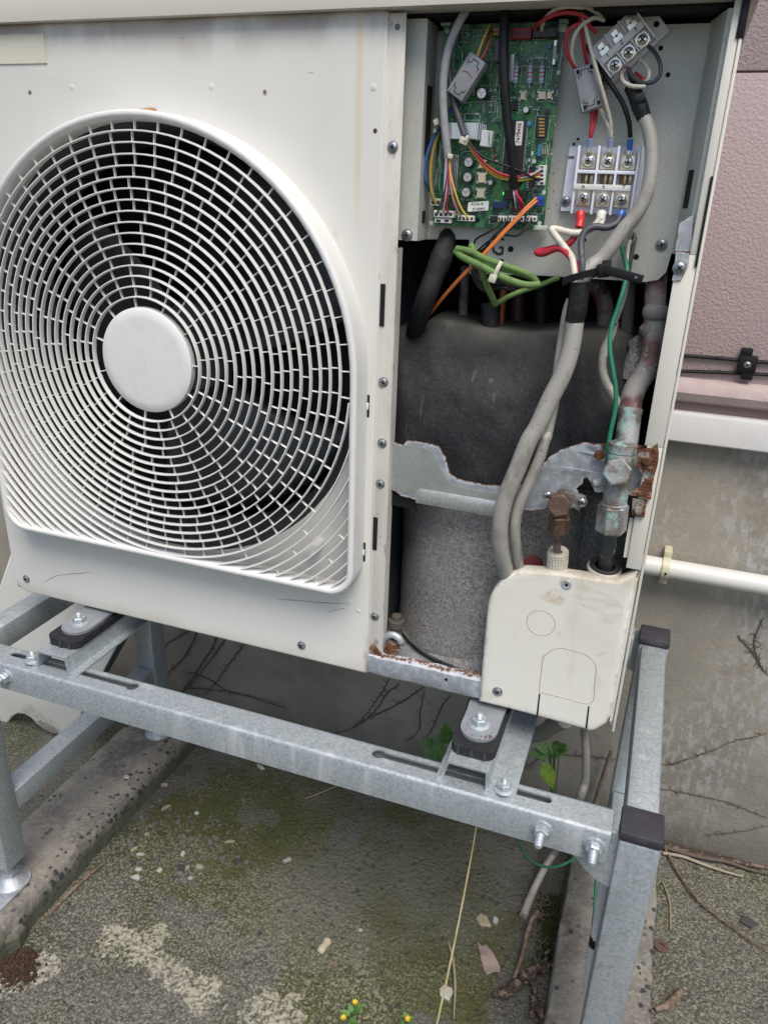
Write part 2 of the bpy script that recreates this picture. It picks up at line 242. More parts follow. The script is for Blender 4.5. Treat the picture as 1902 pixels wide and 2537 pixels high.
# ------------------------------------------------------------------ building helpers
WL = {}
def root(name, loc, label, cat, group=None):
    o = bpy.data.objects.new(name, None); COL.objects.link(o); o.location = loc; o.empty_display_size = .05
    WL[o] = V(loc); o['label'] = label; o['category'] = cat
    if group: o['group'] = group
    return o
def tag(o, label, cat, group=None):
    o['label'] = label; o['category'] = cat
    if group: o['group'] = group
    return o
def finish(me, ang=35):
    for p in me.polygons: p.use_smooth = True
    me.set_sharp_from_angle(angle=R_(ang))
def obj(name, bm, m, parent=None, origin=None, ang=35, kind=None, recalc=True):
    if recalc: bmesh.ops.recalc_face_normals(bm, faces=bm.faces)
    if origin is None:
        cs = [v.co for v in bm.verts]
        origin = V([(min(c[i] for c in cs) + max(c[i] for c in cs)) / 2 for i in range(3)])
        if parent is None: origin.z = min(c.z for c in cs)
    origin = V(origin)
    bmesh.ops.translate(bm, verts=bm.verts, vec=-origin)
    me = bpy.data.meshes.new(name); bm.to_mesh(me); bm.free()
    for x in (m if isinstance(m, (list, tuple)) else [m]): me.materials.append(x)
    finish(me, ang)
    o = bpy.data.objects.new(name, me); COL.objects.link(o); WL[o] = origin
    if parent: o.parent = parent; o.location = origin - WL[parent]
    else: o.location = origin
    if kind: o['kind'] = kind
    return o
def inst(src, name, parent, loc, rot=None, scale=None):
    o = bpy.data.objects.new(name, src if isinstance(src, bpy.types.Mesh) else src.data); COL.objects.link(o); loc = V(loc); WL[o] = loc
    if parent: o.parent = parent; o.location = loc - WL[parent]
    else: o.location = loc
    if rot is not None: o.rotation_euler = rot
    if scale is not None: o.scale = scale
    return o
def nb(): return bmesh.new()
def box(bm, c, s, bev=0., rot=None, seg=2):
    r = bmesh.ops.create_cube(bm, size=1); vs = r['verts']
    bmesh.ops.scale(bm, verts=vs, vec=s)
    if bev:
        es = list({e for v in vs for e in v.link_edges}); g = bmesh.ops.bevel(bm, geom=es, offset=bev, segments=seg, affect='EDGES', profile=.5)
        vs = list({v for f in g['faces'] for v in f.verts} | {v for v in vs if v.is_valid})
    if rot is not None: bmesh.ops.rotate(bm, verts=vs, cent=(0, 0, 0), matrix=rot)
    bmesh.ops.translate(bm, verts=vs, vec=c); return vs
def bx(bm, lo, hi, bev=0.):
    lo, hi = V(lo), V(hi); return box(bm, (lo + hi) / 2, hi - lo, bev)
def frame_of(d):
    d = V(d).normalized(); a = V((0, 0, 1)) if abs(d.z) < .9 else V((1, 0, 0)); x = a.cross(d).normalized(); return x, d.cross(x), d
def lathe(bm, p, axis, prof, n=20, capa=True, capb=True, phase=0.):
    x, y, d = frame_of(axis); p = V(p); loops = []
    for r, t in prof:
        loops.append([bm.verts.new(p + d * t + (x * math.cos(phase + 2 * math.pi * i / n) + y * math.sin(phase + 2 * math.pi * i / n)) * r) for i in range(n)])
    for a, b in zip(loops, loops[1:]):
        for i in range(n): bm.faces.new((a[i], a[(i + 1) % n], b[(i + 1) % n], b[i]))
    if capa: bm.faces.new(loops[0][::-1])
    if capb: bm.faces.new(loops[-1])
    return loops
def cyl(bm, p0, p1, r, n=16, r1=None):
    d = V(p1) - V(p0); lathe(bm, p0, d, [(r, 0), (r1 if r1 is not None else r, d.length)], n)
def smooth(pts, sub=6):
    pts = [V(p) for p in pts]
    if len(pts) < 3: return pts
    out = []; P = [pts[0] * 2 - pts[1]] + pts + [pts[-1] * 2 - pts[-2]]
    for i in range(1, len(P) - 2):
        for k in range(sub):
            t = k / sub; a, b, c, d = P[i - 1], P[i], P[i + 1], P[i + 2]
            out.append(.5 * ((2 * b) + (c - a) * t + (2 * a - 5 * b + 4 * c - d) * t * t + (-a + 3 * b - 3 * c + d) * t ** 3))
    return out + [pts[-1]]
def tube(bm, pts, r, n=10, sub=6, flat=None, caps=True):
    cp = smooth(pts, sub); m = len(cp); rs = r if isinstance(r, (list, tuple)) else [r]
    rad = [np.interp(i / (m - 1) * (len(rs) - 1), range(len(rs)), rs) for i in range(m)] if len(rs) > 1 else [rs[0]] * m
    loops = []; x = None
    for i in range(m):
        d = (cp[min(i + 1, m - 1)] - cp[max(i - 1, 0)])
        d = d.normalized() if d.length > 1e-9 else V((0, 0, 1))
        x = frame_of(d)[0] if x is None else (x - d * x.dot(d)).normalized()
        y = d.cross(x)
        loops.append([bm.verts.new(cp[i] + (x * math.cos(2 * math.pi * k / n) + y * math.sin(2 * math.pi * k / n)) * rad[i]) for k in range(n)])
    for a, b in zip(loops, loops[1:]):
        for k in range(n): bm.faces.new((a[k], a[(k + 1) % n], b[(k + 1) % n], b[k]))
    if caps: bm.faces.new(loops[0][::-1]); bm.faces.new(loops[-1])
def loft(bm, loops, close=True, capa=True, capb=True):
    L = [[bm.verts.new(V(p)) for p in l] for l in loops]; n = len(L[0])
    for a, b in zip(L, L[1:]):
        for i in range(n if close else n - 1): bm.faces.new((a[i], a[(i + 1) % n], b[(i + 1) % n], b[i]))
    if capa: bm.faces.new(L[0][::-1])
    if capb: bm.faces.new(L[-1])
    return L
def ccw(p):
    a = sum(p[i][0] * p[(i + 1) % len(p)][1] - p[(i + 1) % len(p)][0] * p[i][1] for i in range(len(p)))
    return p if a > 0 else p[::-1]
def offs(p, d):      # offset outward of a counter-clockwise outline
    n = len(p); out = []
    for i in range(n):
        a, b, c = V(p[i - 1]), V(p[i]), V(p[(i + 1) % n])
        e1 = (b - a).normalized() if (b - a).length > 1e-9 else V((1, 0)); e2 = (c - b).normalized() if (c - b).length > 1e-9 else e1
        nn = V((e1.y, -e1.x)) + V((e2.y, -e2.x)); L = nn.length
        nn = nn / L if L > 1e-6 else V((e1.y, -e1.x)); k = max(.5, nn.dot(V((e1.y, -e1.x))))
        out.append(tuple(b + nn * (d / k)))
    return out
def plate(bm, outer, holes=(), th=.001, fn=lambda a, b, t: V((a, t, b)), lip=(), rim=None):
    """flat plate: fn maps (a, b, depth); lip = [(offset, depth)...] rolls the outer edge over; rim = inner band width for the 'edge' attribute"""
    outer = ccw([tuple(p) for p in outer]); holes = [ccw([tuple(p) for p in h]) for h in holes]
    lay = bm.verts.layers.float.get('edge') or bm.verts.layers.float.new('edge')
    inner = offs(outer, -rim) if rim else outer
    polys = [inner] + holes; flat = [p for q in polys for p in q]
    tris = tessellate_polygon([[V((p[0], p[1], 0)) for p in q] for q in polys])
    F = [bm.verts.new(fn(p[0], p[1], 0)) for p in flat]; B = [bm.verts.new(fn(p[0], p[1], th)) for p in flat]
    def face(*v):
        try: bm.faces.new(v)
        except ValueError: pass
    for t in tris: face(F[t[0]], F[t[1]], F[t[2]]); face(B[t[2]], B[t[1]], B[t[0]])
    k = len(inner); fo, bo = F[:k], B[:k]
    if rim:
        f2 = [bm.verts.new(fn(p[0], p[1], 0)) for p in outer]; b2 = [bm.verts.new(fn(p[0], p[1], th)) for p in outer]
        for v in f2 + b2: v[lay] = 1.
        for i in range(k): j = (i + 1) % k; face(fo[i], fo[j], f2[j], f2[i]); face(bo[j], bo[i], b2[i], b2[j])
        fo, bo = f2, b2
    prev = fo
    for o_, dd in lip:
        q = offs(outer, o_); cur = [bm.verts.new(fn(p[0], p[1], dd)) for p in q]
        if rim:
            for v in cur: v[lay] = 1.
        for i in range(len(cur)): j = (i + 1) % len(cur); face(prev[i], prev[j], cur[j], cur[i])
        prev = cur
    for i in range(len(bo)): j = (i + 1) % len(bo); face(prev[i], prev[j], bo[j], bo[i])
    s = k
    for h in holes:
        n = len(h)
        for i in range(n): j = (i + 1) % n; face(F[s + i], F[s + j], B[s + j], B[s + i])
        s += n
def circ(cx, cz, r, n=48, a0=0., a1=360.):
    full = abs(a1 - a0) >= 360
    return [(cx + r * math.cos(R_(a0 + (a1 - a0) * i / (n if full else n - 1))), cz + r * math.sin(R_(a0 + (a1 - a0) * i / (n if full else n - 1)))) for i in range(n)]
def rrect(x0, z0, x1, z1, r, n=5):
    r = [r] * 4 if not isinstance(r, (list, tuple)) else r   # bl br tr tl
    out = []
    for (cx, cz, a, q) in ((x0, z0, 180, r[0]), (x1, z0, 270, r[1]), (x1, z1, 0, r[2]), (x0, z1, 90, r[3])):
        if q <= 0: out.append((cx, cz)); continue
        mx = cx + q if cx == x0 else cx - q; mz = cz + q if cz == z0 else cz - q
        out += [(mx + q * math.cos(R_(a + 90 * i / n)), mz + q * math.sin(R_(a + 90 * i / n))) for i in range(n + 1)]
    return out
def rough_line(pts, step, amp, seed=0):
    out = []
    for i in range(len(pts)):
        a, b = V(pts[i]), V(pts[(i + 1) % len(pts)]); n = max(1, int((b - a).length / step))
        for k in range(n):
            p = a.lerp(b, k / n); q = V((p[0] * 90 + seed, p[1] * 90, seed)); out.append((p[0] + amp * mnoise.noise(q), p[1] + amp * mnoise.noise(q + V((9, 3, 1)))))
    return out
def text(s, size, loc, m, parent, rz=0., name='lettering', ax='c', sx=1., rot=None):
    cu = bpy.data.curves.new(name, 'FONT'); cu.body = s; cu.size = size; cu.align_x = 'CENTER'; cu.align_y = 'CENTER'; cu.resolution_u = 2; cu.offset = size * .005
    t = bpy.data.objects.new('tmp', cu); COL.objects.link(t); dg = bpy.context.evaluated_depsgraph_get(); me = bpy.data.meshes.new_from_object(t.evaluated_get(dg)); bpy.data.objects.remove(t)
    mt = Matrix.Rotation(R_(rz), 4, 'Y') @ Matrix.Rotation(R_(90), 4, 'X') @ Matrix.Diagonal((sx, 1, 1, 1)) if rot is None else rot
    me.transform(mt); me.materials.clear(); me.materials.append(m); me.name = name
    o = inst(me, name, parent, loc); return o
def screw_mesh(name, r, mt, hexa=False, depth=.55):
    bm = nb()
    lathe(bm, (0, 0, 0), (0, -1, 0), [(r * 1.25, 0), (r * 1.25, r * .12), (r, r * .14), (r * .96, r * depth * .55), (r * .7, r * depth * .85), (r * .35, r * depth), (.0001, r * depth * 1.02)], 18, True, False)
    n0 = len(bm.faces)
    for a in (20, 110): box(bm, (0, -r * depth * .93, 0), (r * 1.15, r * .22, r * .26), 0, Matrix.Rotation(R_(a), 3, 'Y'))
    bm.faces.ensure_lookup_table()
    for f in bm.faces[n0:]: f.material_index = 1
    bmesh.ops.recalc_face_normals(bm, faces=bm.faces)
    me = bpy.data.meshes.new(name); bm.to_mesh(me); bm.free(); me.materials.append(mt); me.materials.append(hole_m); finish(me, 30); return me
SCREW = screw_mesh('screw', .0046, screw_m); SCREW_B = screw_mesh('terminal_screw', .0049, screw_bright)
def screw(parent, p, me=SCREW, name='screw', s=1.): return inst(me, name, parent, p, (0, random.uniform(0, 3), 0), (s, s, s))
def hexbolt_mesh(name, mt, r=.0085, shank=.012, sr=.0042):
    bm = nb()
    lathe(bm, (0, 0, 0), (0, 0, 1), [(r * 1.42, 0), (r * 1.42, .0014), (r * 1.25, .0022)], 22)
    lathe(bm, (0, 0, .0022), (0, 0, 1), [(r, 0), (r, .006), (r * .86, .0075)], 6)
    pr = [(sr, 0)]
    k = int((shank - .002) / .0012)
    for i in range(k): pr += [(sr, .0012 * i + .0004), (sr * .88, .0012 * i + .0009)]
    pr += [(sr * .9, shank - .0015), (sr * .55, shank)]
    lathe(bm, (0, 0, .0085), (0, 0, 1), pr, 12)
    bmesh.ops.recalc_face_normals(bm, faces=bm.faces); me = bpy.data.meshes.new(name); bm.to_mesh(me); bm.free(); me.materials.append(mt); finish(me, 30); return me
BOLT_L = hexbolt_mesh('long_bolt', galv, .0088, .019, .0048); BOLT_S = hexbolt_mesh('short_bolt', galv, .0085, .007)
def pts(l, y=None):
    return [PY(q[0], q[1], q[2], q[3] if len(q) > 3 else y) for q in l]
def cable(name, label, cat, l, r, m, y=None, group=None, parent=None, n=10, sub=7, extra=()):
    bm = nb(); tube(bm, pts(l, y), r, n, sub)
    for e in extra: tube(bm, pts(e[0], e[1] if len(e) > 1 else y), r, n, sub)
    o = obj(name, bm, m, parent, ang=60)
    return tag(o, label, cat, group) if parent is None else o

# ------------------------------------------------------------------ the ground
GZ, BZ, WY = -1.19, -1.135, .50
def axis_pts(a, b, step, far):
    l = list(np.arange(a, b + 1e-6, step)); d = step; lo, hi = a, b
    while hi < far: d *= 1.7; hi += d; lo -= d; l = [lo] + l + [hi]
    return l
xs = axis_pts(-1.6, .7, .014, 40); ys = axis_pts(-.7, .56, .014, 40)
bm = nb(); grid = []
for yv in ys:
    row = []
    for xv in xs:
        z = GZ + .004 * mnoise.noise(V((xv * 4, yv * 4, 0))) + .0022 * mnoise.noise(V((xv * 22, yv * 22, 3))) + .0015 * mnoise.noise(V((xv * 60, yv * 60, 7)))
        row.append(bm.verts.new((xv, yv, z if -1.7 < xv < .8 and -.8 < yv < .6 else GZ)))
    grid.append(row)
for a, b in zip(grid, grid[1:]):
    for i in range(len(xs) - 1): bm.faces.new((a[i], a[i + 1], b[i + 1], b[i]))
obj('ground', bm, ground_m, None, (0, 0, GZ), 180, 'structure', recalc=False)

# ------------------------------------------------------------------ the house wall
hw = root('house_wall', (0, .6, GZ), 'pink stucco house wall on a weathered grey concrete foundation behind the air conditioner', 'wall')
for z0, z1 in ((-.262, .1655), (.1685, 1.6), (1.603, 3.2)):
    bm = nb(); bx(bm, (-3.5, .492, z0), (3.5, .62, z1), .0012); obj('siding_panel', bm, pink_m, hw)
bm = nb(); bx(bm, (-3.5, .497, -.27), (3.5, .615, 3.19)); obj('joint_backing', bm, brown_m, hw)
bm = nb(); zc = -.275
loft(bm, [[(x, .497, zc + .021), (x, .484, zc + .020), (x, .474, zc + .012), (x, .470, zc), (x, .474, zc - .012), (x, .484, zc - .017), (x, .497, zc - .017)] for x in np.linspace(-3.5, 3.5, 60)]); obj('moulding', bm, moulding_m, hw)
bm = nb(); bx(bm, (-3.5, .486, -.312), (3.5, .499, -.2925)); obj('recess_strip', bm, brown_m, hw)  # darker brownish pink puts the recess's shadow into the strip's colour
bm = nb()
loft(bm, [[(x, .488, -.306), (x, .472, -.309), (x, .4705, -.313), (x, .4700, -.3525), (x, .4718, -.3548), (x, .4995, -.3552), (x, .4995, -.306)] for x in (-3.5, 3.5)]); obj('flashing', bm, flash_m, hw)
bm = nb(); bx(bm, (-3.5, WY, GZ - .05), (3.5, .66, -.3), .002); obj('foundation', bm, conc_wall, hw)
# cables clipped to the wall
for i, (a, b, lb) in enumerate((((240, 1145), (523, 1168), 'thin black wire along the pink wall, upper of the pair at the clip'), ((226, 1195), (523, 1207), 'thin black wire along the pink wall, lower of the pair below the clip'))):
    p, q = PY('I', *a, .488), PY('I', *b, .488); d = (q - p) / (q - p).length; bm = nb(); tube(bm, [p - d * .5, p, (p + q) / 2 + V((0, 0, .001)), q, q + d * .8], .0028, 8, 3)
    tag(obj('wall_wire', bm, w_black), lb, 'wire', 'black wires along the pink wall')
cp = PY('I', 456, 1173, .484); cl = root('cable_clip', cp - V((0, 0, .015)), 'small black plastic cable clip screwed to the pink wall', 'clip')
bm = nb(); box(bm, cp, (.026, .012, .026), .002); obj('clip_body', bm, black_m, cl)
bm = nb(); box(bm, cp + V((-.004, .001, .018)), (.016, .01, .011), .001); obj('clip_tab', bm, black_m, cl); bm = nb(); box(bm, cp + V((.003, .001, -.018)), (.016, .01, .011), .001); obj('clip_tab', bm, black_m, cl)
screw(cl, cp + V((0, -.006, 0)), s=.9)
dp = root('wall_pipe', (.3, .47, -.5935), 'white plastic pipe running along the concrete foundation, held by a yellowed clamp', 'pipe')
bm = nb(); cyl(bm, (-.25, .47, -.577), (2.5, .47, -.577), .0165, 28); obj('pipe', bm, pvc, dp)
bm = nb(); lathe(bm, (.064, .47, -.577), (1, 0, 0), [(.0168, 0), (.0205, .0005), (.0205, .0125), (.0168, .013)], 28, False, False); box(bm, (.0705, .483, -.552), (.013, .03, .012), .002); box(bm, (.0705, .483, -.602), (.013, .03, .010), .002); obj('pipe_clamp', bm, pvc_y, dp)
bm = nb(); lathe(bm, PY('I', 193, 1850, .4485), (0, -1, 0), [(.0022, 0), (.0022, .0008)], 10); obj('clamp_hole', bm, hole_m, dp)

# ------------------------------------------------------------------ concrete blocks under the stand
def kerb(label, x0, x1, y0, y1, seed):
    r = root('kerb_block', ((x0 + x1) / 2, (y0 + y1) / 2, GZ), label, 'concrete block', 'concrete blocks under the stand')
    bm = nb(); n = 60
    def lp(y):
        o = []
        for (x, z) in ((x0 - .004, GZ - .01), (x0, BZ - .003), (x0 + .003, BZ), (x0 + .04, BZ), (x1 - .04, BZ), (x1 - .003, BZ), (x1, BZ - .003), (x1 + .004, BZ - .03), (x1 + .004, GZ - .01)):
            k = .0035 if z > GZ else 0
            q = V((x * 30, y * 30, z * 30 + seed)); e = V((x * 8, y * 8, seed))
            o.append(V((x + k * (mnoise.noise(q) + mnoise.noise(e)), y, z + k * .6 * mnoise.noise(q + V((5, 5, 5))))))
        return o
    loft(bm, [lp(y) for y in np.linspace(y0, y1, n)]); obj('block', bm, block_m, r, ang=50)
    bm = nb(); rnd = random.Random(seed)
    for i in range(150):
        onside = rnd.random() < .5; y = rnd.uniform(y0 + .01, y1 - .02)
        ex = x1 if rnd.random() < .85 else x0
        if onside: c = V((x1 + .001 + rnd.uniform(0, .003), y, rnd.uniform(BZ - .042, BZ - .004))); nrm = V((1, 0, .25))
        else: c = V((ex - abs(rnd.gauss(0, .022)) * (1 if ex == x1 else -1), y, BZ + .0004)); nrm = V((0, 0, 1))
        s = rnd.uniform(.0022, .0065); a, b, _ = frame_of(nrm); k = rnd.randint(5, 7)
        ring = [c + (a * math.cos(6.283 * j / k) * rnd.uniform(.6, 1.1) + b * math.sin(6.283 * j / k) * rnd.uniform(.5, 1.)) * s for j in range(k)]
        loft(bm, [[p - nrm * .002 for p in ring], [c.lerp(p, .85) + nrm * .0006 for p in ring]])
    obj('aggregate', bm, agg_m, r, kind='stuff')
    return r
kerb('flat rectangular concrete block under the legs on the fan grille side', -.998, -.855, -.19, .42, 3)
kerb('flat rectangular concrete block under the legs by the green earth wire', .001, .150, -.35, .40, 11)

# ------------------------------------------------------------------ steel stand
LX = (-.9335, .0455); LW = .045; LY = (-.105, .325)
st = root('steel_stand', (-.42, .13, BZ), 'galvanized steel stand of square tubes and slotted beams under the air conditioner', 'stand')
for ix, lx in enumerate(LX):
    for iy, ly in enumerate(LY):
        bm = nb(); bx(bm, (lx, ly, -1.083), (lx + LW, ly + LW, -.650), .004)
        leg = obj('leg', bm, galv, st)
        bm = nb(); bx(bm, (lx - .0006, ly - .0006, -.6495), (lx + LW + .0006, ly + LW + .0006, -.637), .003); obj('leg_cap', bm, capm, leg)
        bm = nb(); c = (lx + LW / 2, ly + LW / 2)
        lathe(bm, (c[0], c[1], BZ + .002), (0, 0, 1), [(.030, 0), (.030, .003), (.021, .008), (.014, .016), (.010, .02), (.0085, .052)], 26)
        lathe(bm, (c[0], c[1], BZ + .022), (0, 0, 1), [(.015, 0), (.015, .008)], 6)
        if iy == 0: plate(bm, rrect(c[0] - .03, c[1] - .075, c[0] + .03, c[1] + .03, .028, 8), [circ(c[0], c[1] - .052, .0065, 16)], .004, lambda a, b, t: V((a, b, BZ + .0055 - t)))
        obj('levelling_foot', bm, dull_zinc, leg)
        s = 1 if ix == 0 else -1; ex = lx + LW if ix == 0 else lx     # gusset plate behind the beam
        yy = -.0985 if iy == 0 else .365
        bm = nb(); gp = [(ex, -.648), (ex + s * .10, -.648), (ex + s * .10, -.676), (ex + s * .085, -.683), (ex + s * .060, -.688), (ex + s * .042, -.697), (ex + s * .028, -.712), (ex + s * .014, -.722), (ex, -.727)]
        plate(bm, gp, (), .004, lambda a, b, t: V((a, yy + t, b))); obj('gusset', bm, galv, leg)
def cbeam(y0, y1, slots, name='beam'):
    x0, x1, zt = -.884, .0365, -.643; bm = nb(); flip = y0 > .2
    prof = [(y0, -.6855), (y0, zt - .005), (y0 + .0015, zt - .0015), (y0 + .005, zt)]
    # top web with slots, then two flanges
    plate(bm, [(x0, y0 + .005), (x1, y0 + .005), (x1, y1 - .005), (x0, y1 - .005)], slots, .003, lambda a, b, t: V((a, b, zt - t)))
    for (ya, yb) in ((y0, y0 + .003), (y1 - .003, y1)):
        out, inn = (ya, yb) if ya == y0 else (yb, ya); sg = 1 if ya == y0 else -1
        loft(bm, [[(x, out, -.6855), (x, out, zt - .005), (x, out + sg * .0015, zt - .0014), (x, out + sg * .005, zt - .0001), (x, out + sg * .005, zt - .003), (x, inn, zt - .005), (x, inn, -.6855)] for x in (x0, x1)])
    return obj(name, bm, galv, st)
def slot(xa, xb, y, r=.0052, key=None, rk=.0085):
    o = circ(xb, y, r, 9, -90, 90) + circ(xa, y, r, 9, 90, 270)
    if key == 'a': o = circ(xb, y, r, 9, -90, 90) + circ(xa, y, rk, 15, 40, 320)
    if key == 'b': o = circ(xb, y, rk, 15, -140, 140) + circ(xa, y, r, 9, 90, 270)
    return o
sl_ = [slot(-.814, -.608, -.0805, key='b'), slot(-.245, -.037, -.0805, key='a')]
cbeam(-.108, -.064, sl_); cbeam(.328, .372, [[(a, b + .4305) for a, b in s] for s in sl_])
for lx in LX:
    bm = nb(); bx(bm, (lx + .0035, -.059, -.690), (lx + .0415, .3245, -.6465), .006); obj('upper_rail', bm, galv, st)
    bm = nb(); bx(bm, (lx + .0035, -.059, -.987), (lx + .0418, .3245, -.947), .003); obj('lower_rail', bm, galv, st)
for p in ((-.037, -.108, -.6625), (.0215, -.108, -.665), (-.806, -.108, -.662), (-.866, -.108, -.664)):
    inst(BOLT_L, 'beam_bolt', st, p, (R_(90), random.uniform(0, 1), 0))
def hat(x0, x1, side):
    bm = nb(); t = .0025; zt = -.615; zb = -.6425; k = .004
    for_side = [(x0, zt), (x1, zt)]
    if side < 0: out = [(x0 - k - .024, zb + t), (x0 - k - t, zb + t), (x0, zt), (x1, zt), (x1 + k, zb + t), (x1 + k + .012, zb + t), (x1 + k + .012, zb), (x1 + k - t, zb), (x1 - t, zt - t), (x0 + t, zt - t), (x0 - k, zb), (x0 - k - .024, zb)]
    else: out = [(x0 - k - .008, zb + t), (x0 - k - t, zb + t), (x0, zt), (x1, zt), (x1 + .002, zb + t), (x1 + .034, zb + t), (x1 + .034, zb), (x1 - .001, zb), (x1 - t, zt - t), (x0 + t, zt - t), (x0 - k, zb), (x0 - k - .008, zb)]
    loft(bm, [[(a, y, b) for a, b in out] for y in (-.094, .372)])
    c = obj('cross_channel', bm, galv, st)
    bm = nb(); lathe(bm, ((x0 + x1) / 2, -.069, zt + .0006), (0, 0, 1), [(.0065, 0), (.0065, .0002)], 20); obj('channel_hole', bm, hole_m, c)
    return c
hat(-.7545, -.7065, -1); hat(-.1555, -.1065, 1)
inst(BOLT_S, 'channel_bolt', st, (-.7735, -.086, -.640)); inst(BOLT_S, 'channel_bolt', st, (-.0875, -.0855, -.640))
for x in (-.7735, -.0875): inst(BOLT_S, 'channel_bolt', st, (x, .35, -.640))

# ------------------------------------------------------------------ air conditioner: casing
AX0, AX1, AZ0, AZ1 = -.878, .020, -.588, .159
GX, GZc = -.568, -.195
ac = root('air_conditioner', (-.43, .15, AZ0), 'cream outdoor air conditioner with round fan grille and its service cover removed', 'air conditioner')
bm = nb()
plate(bm, rrect(AX0 + .004, AZ0 + .001, -.2955, AZ1 - .003, [.022, .001, .001, .004]), [circ(GX, GZc, .262, 72)], .0009, lip=[(.0016, .0004), (.003, .0016), (.004, .004), (.0042, .016)])
fp = obj('fan_panel', bm, cream_panel, ac, ang=50)
for zn, u, v in (('E', 297, 357), ('E', 868, 355), ('E', 1533, 357), ('F', 105, 912), ('F', 1495, 1195), ('F', 1533, 1233), ('F', 1010, 1112)):
    bm = nb(); lathe(bm, PY(zn, u, v, 0), (0, -1, 0), [(.0042, -.0002), (.003, .0003), (.001, .0005)], 14); obj('pressed_dimple', bm, cream_panel, fp)
for zn, u, v in (('E', 123, 377), ('E', 1088, 377), ('E', 1541, 535)):
    bm = nb(); lathe(bm, PY(zn, u, v, 0), (0, -1, 0), [(.0022, 0), (.0021, .0005), (.0008, .0005)], 12); obj('pin_hole', bm, rusty, fp)
a, b = PY('E', 0, 142, -.0004), PY('E', 194, 258, -.0004); bm = nb(); bx(bm, (-.80, -.0012, b.z), (b.x, -.0001, a.z)); obj('faded_sticker', bm, plain('sticker_cream', (.62, .595, .48), .5, 0, .95), ac)
for l in ([('F', 185, 1112), ('F', 235, 1085), ('F', 300, 1075), ('F', 400, 1068)], [('F', 1180, 1182), ('F', 1260, 1187), ('F', 1380, 1197), ('F', 1480, 1203)], [('E', 735, 156), ('E', 760, 152)], [('E', 1265, 298), ('E', 1288, 295)], [('F', 1400, 1240), ('F', 1450, 1225), ('F', 1480, 1224)]):
    bm = nb(); tube(bm, pts(l, -.0001), [.00012, .00035, .0002, .0004, .0001], 5, 5); obj('scratch', bm, rusty, fp)
for z, w_ in ((.0, 0),):
    pass
for zn, u, v in (('X', 57, 1250), ('X', 651, 1394)): screw(ac, PY(zn, u, v, -.0005), s=1.05)
bm = nb(); plate(bm, rough_line([(GX - .013, GZc + .2665), (GX + .011, GZc + .2670), (GX + .010, GZc + .2692), (GX - .002, GZc + .2704), (GX - .011, GZc + .2694)], .0015, .0014, 6), (), .0005, lambda a_, b_, t: V((a_, -.0009 + t, b_))); obj('rust_spot', bm, plain('rust_tan', (.45, .28, .13), .9, 0, .5), ac)
# lid
bm = nb(); loft(bm, [[(x, y, z) for y, z in ((-.011, .1585), (-.0115, .182), (-.009, .187), (.34, .189), (.34, .160), (-.009, .1583))] for x in (-.89, .0315)]); obj('lid', bm, cream, ac)
# casing walls
bm = nb(); bx(bm, (AX0 - .0035, .010, AZ0 + .004), (AX0 - .0015, .32, .157)); bx(bm, (AX0, .318, AZ0 + .004), (AX1, .3205, .157)); obj('casing', bm, cream, ac)
bm = nb(); bx(bm, (AX0, .006, AZ0 - .0005), (-.2965, .3195, AZ0 + .0055)); bx(bm, (-.2965, .0165, AZ0 - .0005), (AX1 - .002, .3195, AZ0 + .0055)); obj('base_pan', bm, dull_zinc, ac)
bm = nb(); bx(bm, (AX1 - .002, .0055, AZ0 + .0058), (AX1, .3175, .157)); bx(bm, (.0020, .0010, -.232), (AX1, .0030, -.045), .0008); bx(bm, (.0125, .0010, -.0449), (AX1, .0030, .157), .0008); bx(bm, (.0045, .0010, -.372), (AX1, .0030, -.2321), .0008); obj('side_panel', bm, cream, ac)
bm = nb(); bx(bm, (.0205, .0, AZ0), (.0235, .010, .157), .001); obj('side_flange', bm, cream, ac)
for za, zb, x in ((.022, -.055, .0185), ): 
    bm = nb(); bx(bm, (x, -.0006, zb), (x + .0022, .0012, za)); obj('panel_slot', bm, hole_m, ac)
bm = nb(); bx(bm, (.0180, -.001, .128), (.0245, .03, .158), .001); obj('corner_foam', bm, black_m, ac)
# door jamb strip between the fan panel and the open service bay
bm = nb(); bx(bm, (-.2925, .0035, AZ0 + .002), (-.2748, .0050, .156), .0005); bx(bm, (-.2755, .0035, AZ0 + .03), (-.2746, .020, -.055)); bx(bm, (-.2950, .0005, AZ0 + .003), (-.2925, .0036, .156), .0005); jb = obj('door_jamb', bm, jamb_m, ac)
for u, v in ((848, 317), (828, 825), (825, 957), (821, 1045), (809, 1332)): screw(ac, PY('X', u, v, .0034))
for u, v, r in ((858, 57, .0028),): 
    bm = nb(); lathe(bm, PY('X', u, v, .0034), (0, -1, 0), [(r, 0), (r, .0002)], 12); obj('jamb_hole', bm, plain('hole_grey', (.12, .12, .12)), ac)
for l in (('C', 5, 345, 24, 570), ('D', 54, 525, 72, 705)):
    p, q = PY(l[0], l[1], l[2], .0033), PY(l[0], l[3], l[4], .0033); bm = nb(); bx(bm, (p.x, .0025, q.z), (q.x, .0034, p.z)); obj('jamb_slot', bm, hole_m, ac)
for zn, u, v in (('F', 1570, 355), ('F', 1553, 980)):
    p = PY(zn, u, v, -.0002); bm = nb(); bx(bm, (p.x - .003, -.0008, p.z - .013), (p.x + .003, .0004, p.z + .013), .0008); obj('clip_slot', bm, hole_m, ac)
    bm = nb(); bx(bm, (p.x - .002, -.0025, p.z - .004), (p.x + .0025, -.0002, p.z + .004), .0006); obj('grille_clip', bm, grille_m, ac)
